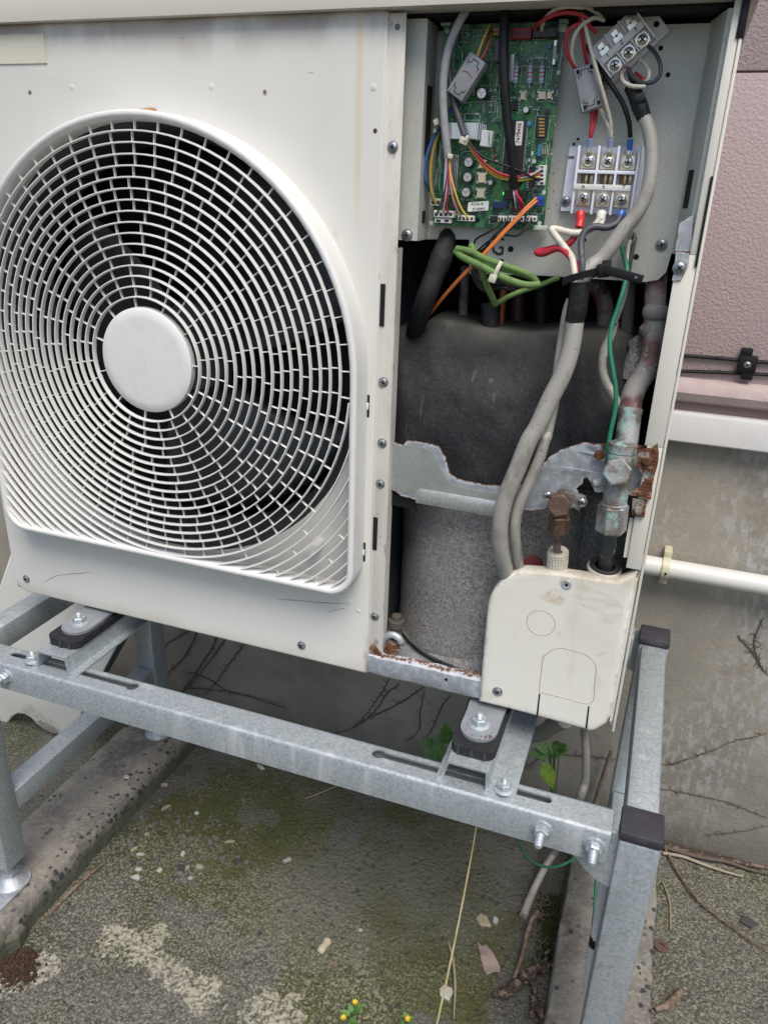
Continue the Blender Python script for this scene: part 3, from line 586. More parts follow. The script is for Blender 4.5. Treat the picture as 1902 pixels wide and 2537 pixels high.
# rusted bottom corner of the jamb
bm = nb(); plate(bm, rough_line([(-.2948, -.5835), (-.2740, -.5835), (-.2742, -.556), (-.280, -.549), (-.287, -.543), (-.2915, -.548), (-.2945, -.556)], .004, .0022, 2), (), .0008, lambda a_, b_, t: V((a_, .0026 + t, b_))); obj('rust_patch', bm, rusty, ac)
# interior of the bay
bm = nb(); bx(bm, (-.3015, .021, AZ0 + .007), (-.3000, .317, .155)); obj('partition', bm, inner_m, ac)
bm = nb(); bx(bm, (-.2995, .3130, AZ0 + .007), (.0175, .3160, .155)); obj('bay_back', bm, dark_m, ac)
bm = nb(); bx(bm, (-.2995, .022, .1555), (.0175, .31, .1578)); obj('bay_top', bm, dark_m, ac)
# bottom rail of the opening
bm = nb(); prof = [(.0005, -.587), (-.001, -.583), (-.001, -.569), (.0005, -.5615), (.004, -.5585), (.012, -.5575), (.016, -.560), (.016, -.564), (.004, -.5635), (.0025, -.570), (.0025, -.587)]
lay = bm.verts.layers.float.new('edge')
L_ = loft(bm, [[(x, y + .0015 * mnoise.noise(V((x * 60, 1, 1))), z + .0012 * mnoise.noise(V((x * 45, 2, z)))) for y, z in prof] for x in np.linspace(-.2935, -.1385, 26)])
for l in L_:
    for i in (4, 5): l[i][lay] = .93
    for i in (3, 6): l[i][lay] = .6
rl = obj('front_rail', bm, dull_zinc, ac)
bm = nb(); lathe(bm, PY('D', 447, 1405, -.001), (0, -1, 0), [(.0022, 0), (.0022, .0003)], 12); obj('drain_hole', bm, hole_m, rl)

# ------------------------------------------------------------------ fan and grille
bm = nb(); lathe(bm, (GX, .0012, GZc), (0, 1, 0), [(.2625, 0), (.255, .006), (.245, .02), (.242, .075)], 72, False, False); obj('fan_shroud', bm, fan_m, ac)
bm = nb(); bx(bm, (AX0 + .002, .165, AZ0 + .012), (-.303, .315, .152)); obj('heat_exchanger', bm, dark_m, ac)
fan = root('fan', (GX, .12, GZc), 'x', 'x'); del fan['label']; del fan['category']; fan.parent = ac; fan.location = WL[fan] - WL[ac]
bm = nb(); lathe(bm, (GX, .05, GZc), (0, 1, 0), [(.02, 0), (.055, .006), (.062, .02), (.062, .09)], 36); obj('fan_hub', bm, fan_m, fan)
for k in range(3):
    bm = nb(); g = []
    for r in np.linspace(.055, .232, 9):
        row = []
        for t in np.linspace(-1, 1, 9):
            sp = .50 + .22 * (r - .055) / .18; a_ = R_(28 + 120 * k) + t * sp + .5 * (r - .055) / .18
            row.append(V((GX + r * math.cos(a_), .095 + .034 * t + .01 * (r / .23) ** 2, GZc + r * math.sin(a_))))
        g.append(row)
    loft(bm, g, False, False, False); me_ = obj('fan_blade', bm, fan_m, fan, ang=60); md = me_.modifiers.new('thickness', 'SOLIDIFY'); md.thickness = .003
gr = root('fan_grille', (GX, -.02, GZc), 'x', 'x'); del gr['label']; del gr['category']; gr.parent = ac; gr.location = WL[gr] - WL[ac]
def dshape(o):     # outline of the grille, grown by o
    R, bz, cr = .266 + o, GZc - .2655 - o, max(.006, .034 + o); x0, x1 = GX - R, GX + R
    p = circ(GX, GZc, R, 41, 0, 180)
    p += [(x0, GZc - .08), (x0, GZc - .16)] + circ(x0 + cr, bz + cr, cr, 9, 180, 270) + [(GX - .1, bz), (GX, bz), (GX + .1, bz)] + circ(x1 - cr, bz + cr, cr, 9, 270, 360) + [(x1, GZc - .16), (x1, GZc - .08)]
    return p
FY = -.036
bm = nb(); prof = [(-.0105, -.018), (-.0100, -.0310), (-.0075, FY - .0002), (-.0055, FY - .0020), (-.002, FY - .0020), (-.0003, FY - .0005), (.0003, FY + .003), (-.0005, -.0002), (-.0005, .0002), (-.006, .0002)]
loft(bm, [[(x, y, z) for x, z in dshape(o)] for o, y in prof] , True, False, False); obj('grille_frame', bm, grille_m, gr, ang=50)
bm = nb(); lathe(bm, (GX + .001, -.0455, GZc), (0, 1, 0), [(.0005, 0), (.05, .0003), (.0595, .0008), (.0618, .0025), (.0622, .010)], 56, False, False); obj('hub_cap', bm, grille_m, gr)
R0, DR = .062, .0115; XI, BI = .2600, GZc - .2590
def inside(x, z): return abs(x - GX) < XI + .0008 and z > BI - .0008 and (z < GZc or math.hypot(x - GX, z - GZc) < .2605)
def ring_y(r): return -.0455 + .0095 * min(1, max(0, (r - .05) / .21)) ** 1.5
for k in range(1, 27):
    r = R0 + DR * k
    hw_, dp_ = .00088, .0056; y0 = ring_y(r)
    if k < 17: segs = [[2 * math.pi * i / 96 for i in range(96)]]; closed = True
    else:
        closed = False; segs = []; cur = []
        for i in range(0, 720):
            a_ = math.pi + math.pi * i / 719; ok = inside(GX + r * math.cos(a_), GZc + r * math.sin(a_)) and abs(i - 359.5) < 340
            if ok and (not cur or i % 3 == 0): cur.append(a_)
            if not ok and cur:
                if len(cur) > 2: segs.append(cur)
                cur = []
        if len(cur) > 2: segs.append(cur)
    if not segs: continue
    for sg in segs:
        bm = nb(); cs = [(-hw_ * .6, y0), (hw_ * .6, y0), (hw_, y0 + .0012), (hw_ * 1.1, y0 + dp_), (-hw_ * 1.1, y0 + dp_), (-hw_, y0 + .0012)]
        lp = [[(GX + (r + d) * math.cos(a_), y, GZc + (r + d) * math.sin(a_)) for d, y in cs] for a_ in sg]
        if closed: lp.append(lp[0])
        loft(bm, lp, True, not closed, not closed)
        if closed: bmesh.ops.remove_doubles(bm, verts=bm.verts, dist=1e-6)
        obj('grille_ring', bm, grille_m, gr)
bm = nb(); box(bm, (0, .0038, 0), (DR, .0034, .0011), .0003, None, 1); bm_me = bpy.data.meshes.new('grille_bar'); bm.to_mesh(bm_me); bm.free(); bm_me.materials.append(grille_m); finish(bm_me)
bars = []
for k in range(0, 26):
    n = 11 if k == 0 else 24 if k < 5 else 28 if k < 9 else 52 if k < 13 else 54
    gp_ = 0 if k == 0 else 1 if k < 5 else 2 if k < 9 else 3 if k < 13 else 4
    r = R0 + DR * (k + .5)
    for i in range(n):
        a_ = 2 * math.pi * (i + .35 * gp_) / n + .012 * (k % 4) * (1 if gp_ < 4 else .4)
        x, z = GX + r * math.cos(a_), GZc + r * math.sin(a_)
        if k >= 17 and (k + i) % 4 != 0: continue
        if k >= 17 and not (inside(GX + (r + DR * .5) * math.cos(a_), GZc + (r + DR * .5) * math.sin(a_)) and z < GZc): continue
        bars.append((r, a_, x, z))
vis = sorted(bars, key=lambda q: -(q[2] * .4 - q[3] * .1))
for r, a_, x, z in vis[:300]: inst(bm_me, 'grille_bar', gr, (x, ring_y(r) + .0022, z), (0, -a_, 0))
bm = nb()
for r, a_, x, z in vis[300:]: box(bm, (x, ring_y(r) + .0060, z), (DR, .0034, .0011), 0, Matrix.Rotation(-a_, 3, 'Y'))
obj('grille_bars', bm, grille_m, gr, kind='stuff')
# the cylindrical spacer seen in the corner behind the grille
p = PY('F', 1335, 965, -.02); bm = nb(); cyl(bm, (p.x, -.024, p.z), (p.x, .001, p.z), .0075, 20); obj('grille_boss', bm, grille_m, gr)

# ------------------------------------------------------------------ unit feet and rubber pads
for x, yb, lbl in ((-.7305, -.030, ''), (-.131, -.034, '')):
    bm = nb(); k = .0228
    o2 = [(x - k - .004, .06), (x - k, -.010)] + circ(x, yb - .006, k, 15, 180, 360) + [(x + k, -.010), (x + k + .004, .06)]
    plate(bm, o2, (), .004, lambda a_, b_, t: V((a_, b_, -.5985 - t + (0 if b_ < -.005 else (b_ + .005) * .15))), rim=.006)
    f = obj('unit_foot', bm, foot_zinc, ac)
    if x > -.3:
        bm = nb(); rr = random.Random(4)
        for _ in range(34):
            a_ = rr.gauss(-42, 14) if rr.random() < .7 else rr.gauss(-115, 12); q_ = rr.uniform(.0165, .0215); c_ = V((x + q_ * math.cos(R_(a_)), yb - .006 + q_ * math.sin(R_(a_)), -.5985)); ss = rr.uniform(.0004, .0013)
            loft(bm, [[c_ + V((math.cos(j * 1.26) * ss * rr.uniform(.6, 1.2), math.sin(j * 1.26) * ss * rr.uniform(.6, 1.2), h)) for j in range(5)] for h in (0, .00025)])
        obj('rust_flakes', bm, rusty, f, kind='stuff')
    inst(BOLT_S, 'foot_bolt', f, (x - .002, yb, -.5985), scale=(1.15, 1.15, 1.1))
    bm = nb(); k = .0272
    o2 = [(x - k, .05)] + [(x - k, yb - .018)] + circ(x - k + .014, yb - .030, .014, 6, 190, 262) + circ(x + k - .014, yb - .030, .014, 6, 278, 350) + [(x + k, yb - .018), (x + k, .05)]
    plate(bm, o2, (), .0115, lambda a_, b_, t: V((a_, b_, -.6028 - t)), lip=[(-.0, .001)]); rp = obj('rubber_pad', bm, rubber, ac)
    for dx in (-.016, 0, .016):
        bm = nb(); box(bm, (x + dx, yb - .0445, -.6085), (.0022, .001, .0105), .0003); obj('pad_rib', bm, plain('worn_rubber', (.05, .05, .055), .6), rp)

# ------------------------------------------------------------------ control plate
PYP = .06
def PL(zn, u, v, y=PYP): p = PY(zn, u, v, y); return (p.x, p.z)
o2 = [(-.262, .150), (-.262, -.0475)] + [PL('C', 472, 112), PL('C', 474, 292)] + [PL('C', 850, 302), PL('C', 1400, 336), PL('C', 1465, 325), PL('C', 1508, 285), PL('C', 1533, 200)] + [(-.0035, -.045), (-.003, .150)]
bm = nb(); plate(bm, o2, (), .0012, lambda a_, b_, t: V((a_, PYP + t, b_))); cpl = obj('control_plate', bm, galv_plate, ac)
bm = nb(); loft(bm, [[(-.2590, .0205, z), (-.2590, .0215, z), (-.2600, PYP + .004, z), (-.2612, PYP + .004, z), (-.2605, .0215, z), (-.2820, .0215, z), (-.2820, .0205, z)] for z in (-.0475, .154)]); obj('plate_column', bm, galv_plate, ac)
bm = nb(); bx(bm, (-.2590, .030, .035), (-.2587, .047, .099)); obj('column_slot', bm, hole_m, ac); bm = nb(); bx(bm, (-.2590, .034, -.03), (-.2587, .045, -.018)); obj('column_slot', bm, hole_m, ac)
bm = nb(); loft(bm, [[(-.0035, PYP - .0003, z), (-.0025, PYP - .001, z), (.0085, .012, z), (.0165, .010, z), (.0165, .0115, z), (.0095, .0135, z), (-.0015, PYP, z)] for z in (-.048, .152)]); pf = obj('plate_flange', bm, galv_plate, ac)
p, q = PY('B', 1085, 1240, .045), PY('B', 1033, 1520, .045); bm = nb(); loft(bm, [[(-.0005, .050, z), (.0040, .0318, z), (.0036, .0315, z), (-.0009, .0497, z)] for z in (q.z, p.z)]); obj('flange_slot', bm, hole_m, ac)
bm = nb(); plate(bm, rough_line([PL('C', 1555, 175, .004), PL('C', 1640, 178, .004), PL('C', 1645, 90, .004), PL('C', 1650, -20, .004), PL('C', 1580, 20, .004)], .006, .0006, 3), (), .001, lambda a_, b_, t: V((a_, .004 + t, b_)), rim=.003); obj('latch_plate', bm, dull_zinc, ac)
bm = nb(); plate(bm, rough_line([PL('C', 1540, 328, .001), PL('C', 1585, 330, .001), PL('C', 1622, 260, .001), PL('C', 1632, 180, .001), PL('C', 1560, 175, .001)], .006, .0007, 5), (), .001, lambda a_, b_, t: V((a_, -.0002 + t, b_)), rim=.0035); obj('corner_tab', bm, dull_zinc, ac)
for u, v, y in ((879, 507, .0205), (1428, 528, PYP), (1467, 578, -.0004)): screw(ac, PY('X', u, v, y - .0002), s=1.1)
for zn, u, v, r in (('B', 874, 349, .0022), ('B', 927, 544, .0022), ('B', 271, 1015, .0014), ('B', 240, 1050, .0014), ('C', 690, 163, .0032), ('C', 1351, 204, .0028), ('C', 643, 228, .0026), ('B', 320, 1752, .0018)):
    bm = nb(); lathe(bm, PY(zn, u, v, PYP - .0001), (0, -1, 0), [(r, 0), (r, .0002)], 14); obj('plate_hole', bm, hole_m, cpl)
text('G', .027, PY('C', 622, 152, PYP - .0006), ink, cpl, sx=.8)
bm = nb(); p, q = PY('C', 292, 57, PYP - .0006), PY('C', 392, 90, PYP - .0006); bx(bm, (p.x, PYP - .0006, q.z), (q.x, PYP - .0001, p.z)); obj('serial_label', bm, plain('label_cream', (.58, .55, .40), .6), cpl)
text('943444', .0048, V(((p.x + q.x) / 2, PYP - .0008, (p.z + q.z) / 2)), plain('faded_ink', (.2, .17, .1), .6), cpl)

# ------------------------------------------------------------------ compressor wrapped in rubber and felt
cmp_ = root('compressor', (-.15, .16, AZ0 + .006), 'compressor wrapped in grey felt below and a dusty black rubber jacket above', 'compressor')
bm = nb(); dl = bm.verts.layers.float.new('dust'); NX, NZ = 70, 46; top_l = [(60, 560), (150, 600), (270, 517), (430, 545), (600, 580), (760, 592), (940, 590), (1270, 585), (1300, 596), (1365, 622)]
g = []
for i in range(NX + 1):
    u = 45 + (1368 - 45) * i / NX; row = []
    for j in range(NZ + 1):
        t = j / NZ
        vt = np.interp(u, [a_[0] for a_ in top_l], [a_[1] for a_ in top_l])
        def sy(f): 
            y = .078 - .034 * math.sin(min(1, f * 1.6) * 1.57) - .008 * math.sin(f * 3.1); q = min(1, f * 2.2)
            y += .022 * q * math.exp(-((u - 905 - 50 * f) / 120) ** 2) - .010 * q * math.exp(-((u - 520) / 280) ** 2) + .030 * max(0, (u - 1180) / 190) ** 2 + .012 * max(0, (170 - u) / 120) ** 2
            return y + .004 * mnoise.noise(V((u / 150, f * 4, 2))) + .0016 * mnoise.noise(V((u / 45, f * 9, 4)))
        if j < 8:
            f = 1 - j / 8; p = PY('C', u, vt + 14, sy(0)); x, y, z = p.x, p.y + .115 * math.sin(f * 1.3) ** 1.2, p.z + .0075 * math.sin(f * 1.57) - .012 * f * f
        else:
            f = (j - 8) / (NZ - 8); x, y, z = PY('C', u, (vt + 14) + f * (1385 + u * .03 - vt), sy(f))
        v = bm.verts.new((x, y, z)); row.append(v)
        v[dl] = max(0, min(1, 1.0 - max(0, j - 5) / 15)) * (.85 + .4 * mnoise.noise(V((u / 200, t * 3, 5)))) if j >= 0 else 0
    g.append(row)
for a_, b_ in zip(g, g[1:]):
    for j in range(NZ): bm.faces.new((a_[j], a_[j + 1], b_[j + 1], b_[j]))
j_ = obj('rubber_jacket', bm, jacket_m, cmp_, ang=180); md = j_.modifiers.new('thickness', 'SOLIDIFY'); md.thickness = .004; md.offset = -1
bm = nb(); lo = []
for z in np.linspace(-.5795, -.30, 30):
    lp = []
    for i in range(64):
        a_ = 2 * math.pi * i / 64; rr = .116 + .003 * mnoise.noise(V((math.cos(a_) * 2, math.sin(a_) * 2, z * 14)))
        lp.append((-.1655 + rr * 1.14 * math.cos(a_), .160 + rr * 1.06 * math.sin(a_), z + (.012 * (-math.cos(a_)) if z < -.57 else 0) + .0))
    lo.append(lp)
loft(bm, lo); obj('felt_wrap', bm, felt_m, cmp_, ang=180)
bm = nb(); o2 = [PL('D', 350, 1268, .03), PL('D', 440, 1290, .03), PL('D', 560, 1308, .03), PL('D', 650, 1298, .03), PL('D', 655, 1388, .03), PL('D', 560, 1350, .03), PL('D', 440, 1305, .03)]
plate(bm, o2, (), .003, lambda a_, b_, t: V((a_, .030 + t + (b_ + .56) * .5, b_)), rim=.002); obj('felt_flap', bm, felt_m, cmp_)
for x0, y0, r in ((-.030, .13, .040),):
    bm = nb(); lo = [[(x0 + r * math.cos(2 * math.pi * i / 36), y0 + r * math.sin(2 * math.pi * i / 36), z) for i in range(36)] for z in np.linspace(-.578, -.318, 12)]; loft(bm, lo); obj('felt_side', bm, felt_m, cmp_, ang=180)
bm = nb(); p = PY('D', 180, 1075, .025); lathe(bm, p + V((0, 0, -.022)), (0, 0, 1), [(.0085, -.022), (.0085, .010), (.0105, .011), (.0105, .020), (.0065, .021), (.0065, .027), (.004, .028)], 18); obj('mounting_stud', bm, plain('stud_brown', (.10, .085, .07), .6, .3), cmp_)
bm = nb(); tube(bm, pts([('D', 95, 1225), ('D', 115, 1180), ('D', 155, 1162), ('D', 190, 1180), ('D', 205, 1205)], .010), .0046, 10); obj('foot_bracket', bm, dull_zinc, cmp_)
bm = nb(); p = PY('D', 160, 1230, .015); box(bm, p, (.022, .012, .024), .002, Matrix.Rotation(.5, 3, 'Y')); obj('rusted_foot', bm, rusty, cmp_)

# ------------------------------------------------------------------ valve bracket
def DL(l, y): return [PL('D', u, v, y) for u, v in l]
BY = .014
o2 = DL([(138, 112), (212, 136), (238, 112), (330, 122), (408, 142), (440, 195), (465, 285), (500, 315), (560, 335), (650, 350), (760, 358), (850, 350), (905, 320), (960, 255), (1000, 205), (1060, 165), (1110, 145), (1200, 122), (1310, 128), (1320, 155), (1480, 150), (1592, 128), (1592, 200), (1560, 240), (1555, 340), (1540, 420), (1500, 405), (1440, 395), (1330, 385), (1255, 380), (1240, 345), (1215, 312), (1190, 320), (1185, 345), (1150, 372), (1165, 398), (1205, 405), (1215, 435), (1200, 465), (1175, 475), (1165, 500), (1140, 478), (1060, 462), (990, 478), (930, 492), (870, 488), (800, 500), (730, 502), (600, 492), (400, 462), (200, 412), (190, 400), (140, 372)], BY)
bm = nb(); plate(bm, rough_line(o2, .004, .0006, 4), (), .0016, lambda a_, b_, t: V((a_, BY + t - .006 * min(1, max(0, (a_ + .056) / .012)), b_)), rim=.0065); vb = obj('valve_bracket', bm, dull_zinc, ac)
bm = nb(); q0, q1 = PY('D', 285, 388, BY), PY('D', 725, 465, BY)   # pressed fold along the lower edge
loft(bm, [[(x, BY + .0003, zf + .007), (x, BY - k_ * .5, zf + .004), (x, BY - k_, zf - .001), (x, BY - k_ * .95, zf - .008), (x, BY - k_ * .5, zf - .0125), (x, BY + .0003, zf - .0145)] for x, zf, k_ in ((q0.x, q0.z, .0002), (q0.x * .9 + q1.x * .1, q0.z * .9 + q1.z * .1, .0022), (q0.x * .3 + q1.x * .7, q0.z * .3 + q1.z * .7, .0026), (q1.x, q1.z, .0026))]); obj('pressed_fold', bm, mat('fold_zinc', (.43, .455, .435), .38, .55, [dict(k='noise', s=260, lo=.45, hi=.6, c=(.56, .58, .56), a=.7), dict(k='noise', s=40, lo=.5, hi=.7, c=(.33, .35, .335), a=.7)]), vb, ang=60)
bm = nb(); plate(bm, DL([(142, 130), (185, 140), (240, 135), (330, 150), (375, 175), (405, 240), (450, 310), (470, 345), (560, 372), (700, 395), (735, 400), (725, 440), (500, 408), (300, 385), (205, 398), (148, 365)], BY), (), .0004, lambda a_, b_, t: V((a_, BY - .0005 + t, b_))); obj('clean_zinc_face', bm, mat('bracket_zinc', (.40, .425, .40), .42, .55, [dict(k='noise', s=260, lo=.45, hi=.6, c=(.48, .50, .47), a=.6), dict(k='noise', s=30, lo=.45, hi=.7, c=(.33, .35, .335), a=.6)]), vb)
bm = nb(); plate(bm, DL([(130, 385), (185, 405), (290, 440), (285, 490), (135, 455)], BY + .004), (), .0012, lambda a_, b_, t: V((a_, BY + .004 + t, b_))); obj('rubber_flap', bm, black_m, vb)
for u, v, m_, yy in ((1275, 190, rusty, BY - .0068), (1532, 222, rusty, -.0036), (1490, 490, rusty, -.0031)):
    bm = nb(); lathe(bm, PY('D', u, v, yy), (0, -1, 0), [(.0056, 0), (.0056, .001), (.004, .003), (.001, .0034)] if m_ is rusty else [(.0062, 0), (.0062, .0003)], 14); obj('rusted_screw' if m_ is rusty else 'bracket_hole', bm, m_, vb)
for l in ([(1255, 165), (1320, 170), (1325, 215), (1250, 205)], [(1440, 200), (1478, 196), (1480, 236), (1440, 238)]):
    bm = nb(); plate(bm, rough_line(DL(l, BY), .003, .0007, 8), (), .0006, lambda a_, b_, t: V((a_, BY - .0075 + t, b_)), rim=.0015); obj('cream_tab', bm, cream, vb)
bm = nb(); plate(bm, rough_line(DL([(1482, 250), (1490, 165), (1560, 150), (1592, 125), (1594, 220), (1572, 300), (1552, 430), (1500, 418), (1445, 405), (1440, 382), (1500, 365), (1520, 330)], -.0025), .003, .0012, 9), [circ(*PL('D', 1530, 297, -.0025), .0045, 12)], .002, lambda a_, b_, t: V((a_, -.0035 + t, b_))); obj('rusted_ear', bm, rusty, vb)
bm = nb(); plate(bm, rough_line(DL([(1455, 425), (1535, 440), (1515, 530), (1450, 520)], -.003), .003, .001, 12), (), .003, lambda a_, b_, t: V((a_, -.0030 + t, b_))); obj('rusted_lug', bm, rusty, vb)
bm = nb(); plate(bm, rough_line(DL([(1290, 120), (1420, 128), (1590, 128), (1575, 160), (1400, 165), (1300, 150)], BY), .003, .0012, 15), (), .002, lambda a_, b_, t: V((a_, BY - .0082 + t, b_))); obj('rusted_edge', bm, rusty, vb)
bm = nb(); plate(bm, DL([(1440, 525), (1500, 540), (1480, 620), (1450, 745), (1405, 740), (1420, 640)], .006), (), .001, lambda a_, b_, t: V((a_, .0045 + t, b_)), rim=.002); obj('corner_strip', bm, cream, ac)

# ------------------------------------------------------------------ pipe cover
PCY = -.004
o2 = DL([(640, 1516), (652, 1400), (670, 1200), (684, 1050), (690, 1000), (700, 968), (715, 940), (735, 914), (758, 890), (785, 868), (815, 850), (845, 840), (880, 836), (1000, 845), (1120, 860), (1250, 880), (1380, 897), (1440, 897), (1462, 880)], PCY)
xr = .0135; o2 = o2[:-2] + [(xr, o2[-1][1] + .004), (xr, -.560), (xr - .004, -.574), (xr - .014, -.586)] + DL([(1222, 1672), (1200, 1664), (940, 1592), (800, 1555)], PCY)
cv = []
s1 = [tuple(PL('D', 958, 1592, PCY)), tuple(PL('D', 966, 1482, PCY)), tuple(PL('D', 962, 1482, PCY))]
bm = nb(); plate(bm, o2, (), .001, lambda a_, b_, t: V((a_, PCY + t, b_)), lip=[(.0018, .0005), (.0034, .0018), (.0044, .0045), (.0046, .016)], rim=.006); pc = obj('pipe_cover', bm, cover_cream, ac, ang=60)
bm = nb(); loft(bm, [[(xr + .0025, PCY + .0015, z), (xr + .005, PCY + .004, z), (xr + .006, PCY + .008, z), (xr + .006, .10, z), (xr + .005, .10, z), (xr + .003, PCY + .008, z)] for z in (-.573, -.3835)]); obj('cover_return', bm, cover_cream, pc)
def groove(l, closed=True):
    p_ = pts(l, PCY - .0001); p_ = p_ + [p_[0]] if closed else p_
    b1 = nb(); tube(b1, p_, .0005, 5, 5); return b1
kc = PY('D', 960, 1097, PCY); b1 = nb(); tube(b1, [(kc.x + .0165 * math.cos(a_), PCY - .0001, kc.z + .0165 * math.sin(a_)) for a_ in np.linspace(0, 6.283, 41)], .00045, 5, 1); obj('knockout_line', b1, plain('grime_line', (.48, .43, .34), .7), pc)
obj('knockout_line', groove([('D', 950, 1470), ('D', 958, 1390), ('D', 972, 1300), ('D', 990, 1265), ('D', 1050, 1233), ('D', 1120, 1243), ('D', 1195, 1265), ('D', 1245, 1305), ('D', 1258, 1350), ('D', 1250, 1430), ('D', 1230, 1532), ('D', 1090, 1505)]), plain('grime_line', (.48, .43, .34), .7), pc)
for (u0, v0, u1, v1) in ((952, 1482, 940, 1592), (1218, 1550, 1205, 1663)):
    p, q = PY('D', u0, v0, PCY - .0002), PY('D', u1, v1, PCY - .0002); bm = nb(); loft(bm, [[(p.x - .0009, PCY - .0004, p.z), (p.x + .0009, PCY - .0004, p.z), (p.x + .0009, PCY + .0004, p.z), (p.x - .0009, PCY + .0004, p.z)], [(q.x - .0011, PCY - .0004, q.z - .002), (q.x + .0011, PCY - .0004, q.z - .002), (q.x + .0011, PCY + .0004, q.z - .002), (q.x - .0011, PCY + .0004, q.z - .002)]]); obj('cover_slot', bm, hole_m, pc)
screw(ac, PY('D', 725, 1470, PCY - .0003), s=1.1)
bm = nb(); p = PY('D', 1097, 893, PCY - .0005); lathe(bm, p, (0, -1, 0), [(.0058, 0), (.0052, .0006), (.0026, .0005), (.0018, .0001)], 16); obj('screw_seat', bm, dull_zinc, pc)
bm = nb(); lathe(bm, p + V((0, -.0004, 0)), (0, -1, 0), [(.0018, 0), (.0018, .0003)], 12); obj('screw_hole', bm, hole_m, pc)
for l in ([('D', 1240, 1275), ('D', 1290, 1265), ('D', 1322, 1253)], [('D', 955, 1340), ('D', 965, 1290), ('D', 978, 1262)]):
    bm = nb(); tube(bm, pts(l, PCY - .0001), [.0001, .0003, .0001], 5); obj('scratch', bm, plain('scratch_tan', (.45, .38, .28), .7), pc)

# ------------------------------------------------------------------ circuit board
YB = .045
bd = root('circuit_board', (-.19, YB, -.036), 'green circuit board full of components and wires inside the open control box', 'circuit board')
bm = nb(); bx(bm, (-.2505, YB, -.032), (-.1315, YB + .0016, .1525)); obj('board', bm, pcb_m, bd)
def AR(u0, v0, u1, v1, y):      # world rectangle of a patch seen on the board at depth y
    c = PY('A', (u0 + u1) / 2, (v0 + v1) / 2, y); a, b = PY('A', u0, (v0 + v1) / 2, y), PY('A', u1, (v0 + v1) / 2, y); t, d = PY('A', (u0 + u1) / 2, v0, y), PY('A', (u0 + u1) / 2, v1, y)
    return c, abs(b.x - a.x), abs(t.z - d.z)
def chip(name, u0, v0, u1, v1, h, m, bev=.0003, rot=0, parent=None):
    c, sx, sz = AR(u0, v0, u1, v1, YB - h); bm = nb(); box(bm, (c.x, YB - h / 2, c.z), (sx, h, sz), bev, Matrix.Rotation(R_(rot), 3, 'Y') if rot else None, 1); return obj(name, bm, m, parent or bd)
# silkscreen: outlines and pads printed on the board, one thin sheet
bm = nb()
def orect(u0, v0, u1, v1, t=.00028):
    c, sx, sz = AR(u0, v0, u1, v1, YB); y = YB - .00015
    for dx, dz, a, b in ((0, sz / 2, sx, t), (0, -sz / 2, sx, t), (sx / 2, 0, t, sz), (-sx / 2, 0, t, sz)): box(bm, (c.x + dx, y, c.z + dz), (a, .0002, b))
def frect(u0, v0, u1, v1):
    c, sx, sz = AR(u0, v0, u1, v1, YB); box(bm, (c.x, YB - .00016, c.z), (sx, .0002, sz))
def path(l, t=.0004):
    p_ = [PY('A', u, v, YB - .00015) for u, v in l]
    for a, b in zip(p_, p_[1:]):
        d = b - a; box(bm, (a + b) / 2, (d.length, .0002, t), 0, Matrix.Rotation(-math.atan2(d.z, d.x), 3, 'Y'))
for q in ((575, 265, 660, 345), (705, 245, 850, 292), (840, 320, 870, 445), (765, 605, 845, 700), (790, 480, 850, 580), (850, 790, 890, 920), (510, 935, 630, 985), (635, 930, 755, 985), (1095, 535, 1140, 705), (1200, 540, 1245, 685), (1300, 545, 1345, 690), (1210, 945, 1325, 1140), (1085, 740, 1140, 830), (1230, 735, 1355, 830), (1150, 1360, 1225, 1545), (835, 1770, 905, 1835), (1215, 1700, 1275, 1755), (730, 1410, 810, 1505), (722, 1540, 800, 1630), (742, 1300, 810, 1385), (1190, 1550, 1270, 1595), (1265, 1175, 1325, 1285), (595, 205, 655, 238), (895, 605, 920, 760), (990, 800, 1085, 915), (905, 870, 930, 960)): orect(*q)
for q in ((470, 1135, 485, 1200), (705, 700, 715, 780), (1060, 1250, 1075, 1275), (1180, 1240, 1196, 1275), (1155, 1300, 1170, 1325), (1185, 1300, 1200, 1325), (720, 925, 755, 940), (640, 470, 655, 520), (1390, 575, 1417, 610), (1270, 1560, 1295, 1595), (1385, 440, 1395, 505), (1260, 990, 1266, 1060)): frect(*q)
for l in ([(560, 350), (615, 410), (612, 520), (590, 545)], [(1000, 350), (1060, 350), (1075, 325), (1200, 322), (1300, 322), (1300, 300)], [(1135, 500), (1160, 475), (1300, 472), (1345, 520)], [(600, 840), (640, 845), (700, 835), (880, 830), (880, 920), (840, 915)], [(580, 1290), (620, 1245), (700, 1240), (800, 1240)], [(430, 1160), (425, 1560)], [(1440, 330), (1405, 610)], [(430, 1290), (440, 1420)], [(640, 1030), (640, 1100)], [(1050, 690), (1130, 720)], [(1310, 1180), (1290, 1560)], [(600, 540), (560, 640), (520, 640)], [(860, 800), (900, 840), (900, 960), (850, 1000)]): path(l)
rnd = random.Random(5)
for _ in range(190):
    u, v = rnd.uniform(500, 1390), rnd.uniform(230, 1830)
    c, sx, sz = AR(u - 4, v - 4, u + 4, v + 4, YB); lathe(bm, (c.x, YB, c.z), (0, -1, 0), [(.0006, 0), (.0005, .0003)], 6)
for _ in range(60):
    u, v = rnd.uniform(520, 1390), rnd.uniform(260, 1800); c, sx, sz = AR(u, v, u + 22, v + 8, YB); box(bm, (c.x, YB - .00012, c.z), (sx, .0002, sz * .6)) if rnd.random() < .5 else box(bm, (c.x, YB - .00012, c.z), (sz * .6, .0002, sx))
obj('silkscreen', bm, silk, bd, kind='stuff')
bm = nb()   # wide copper areas, lighter green under the lacquer
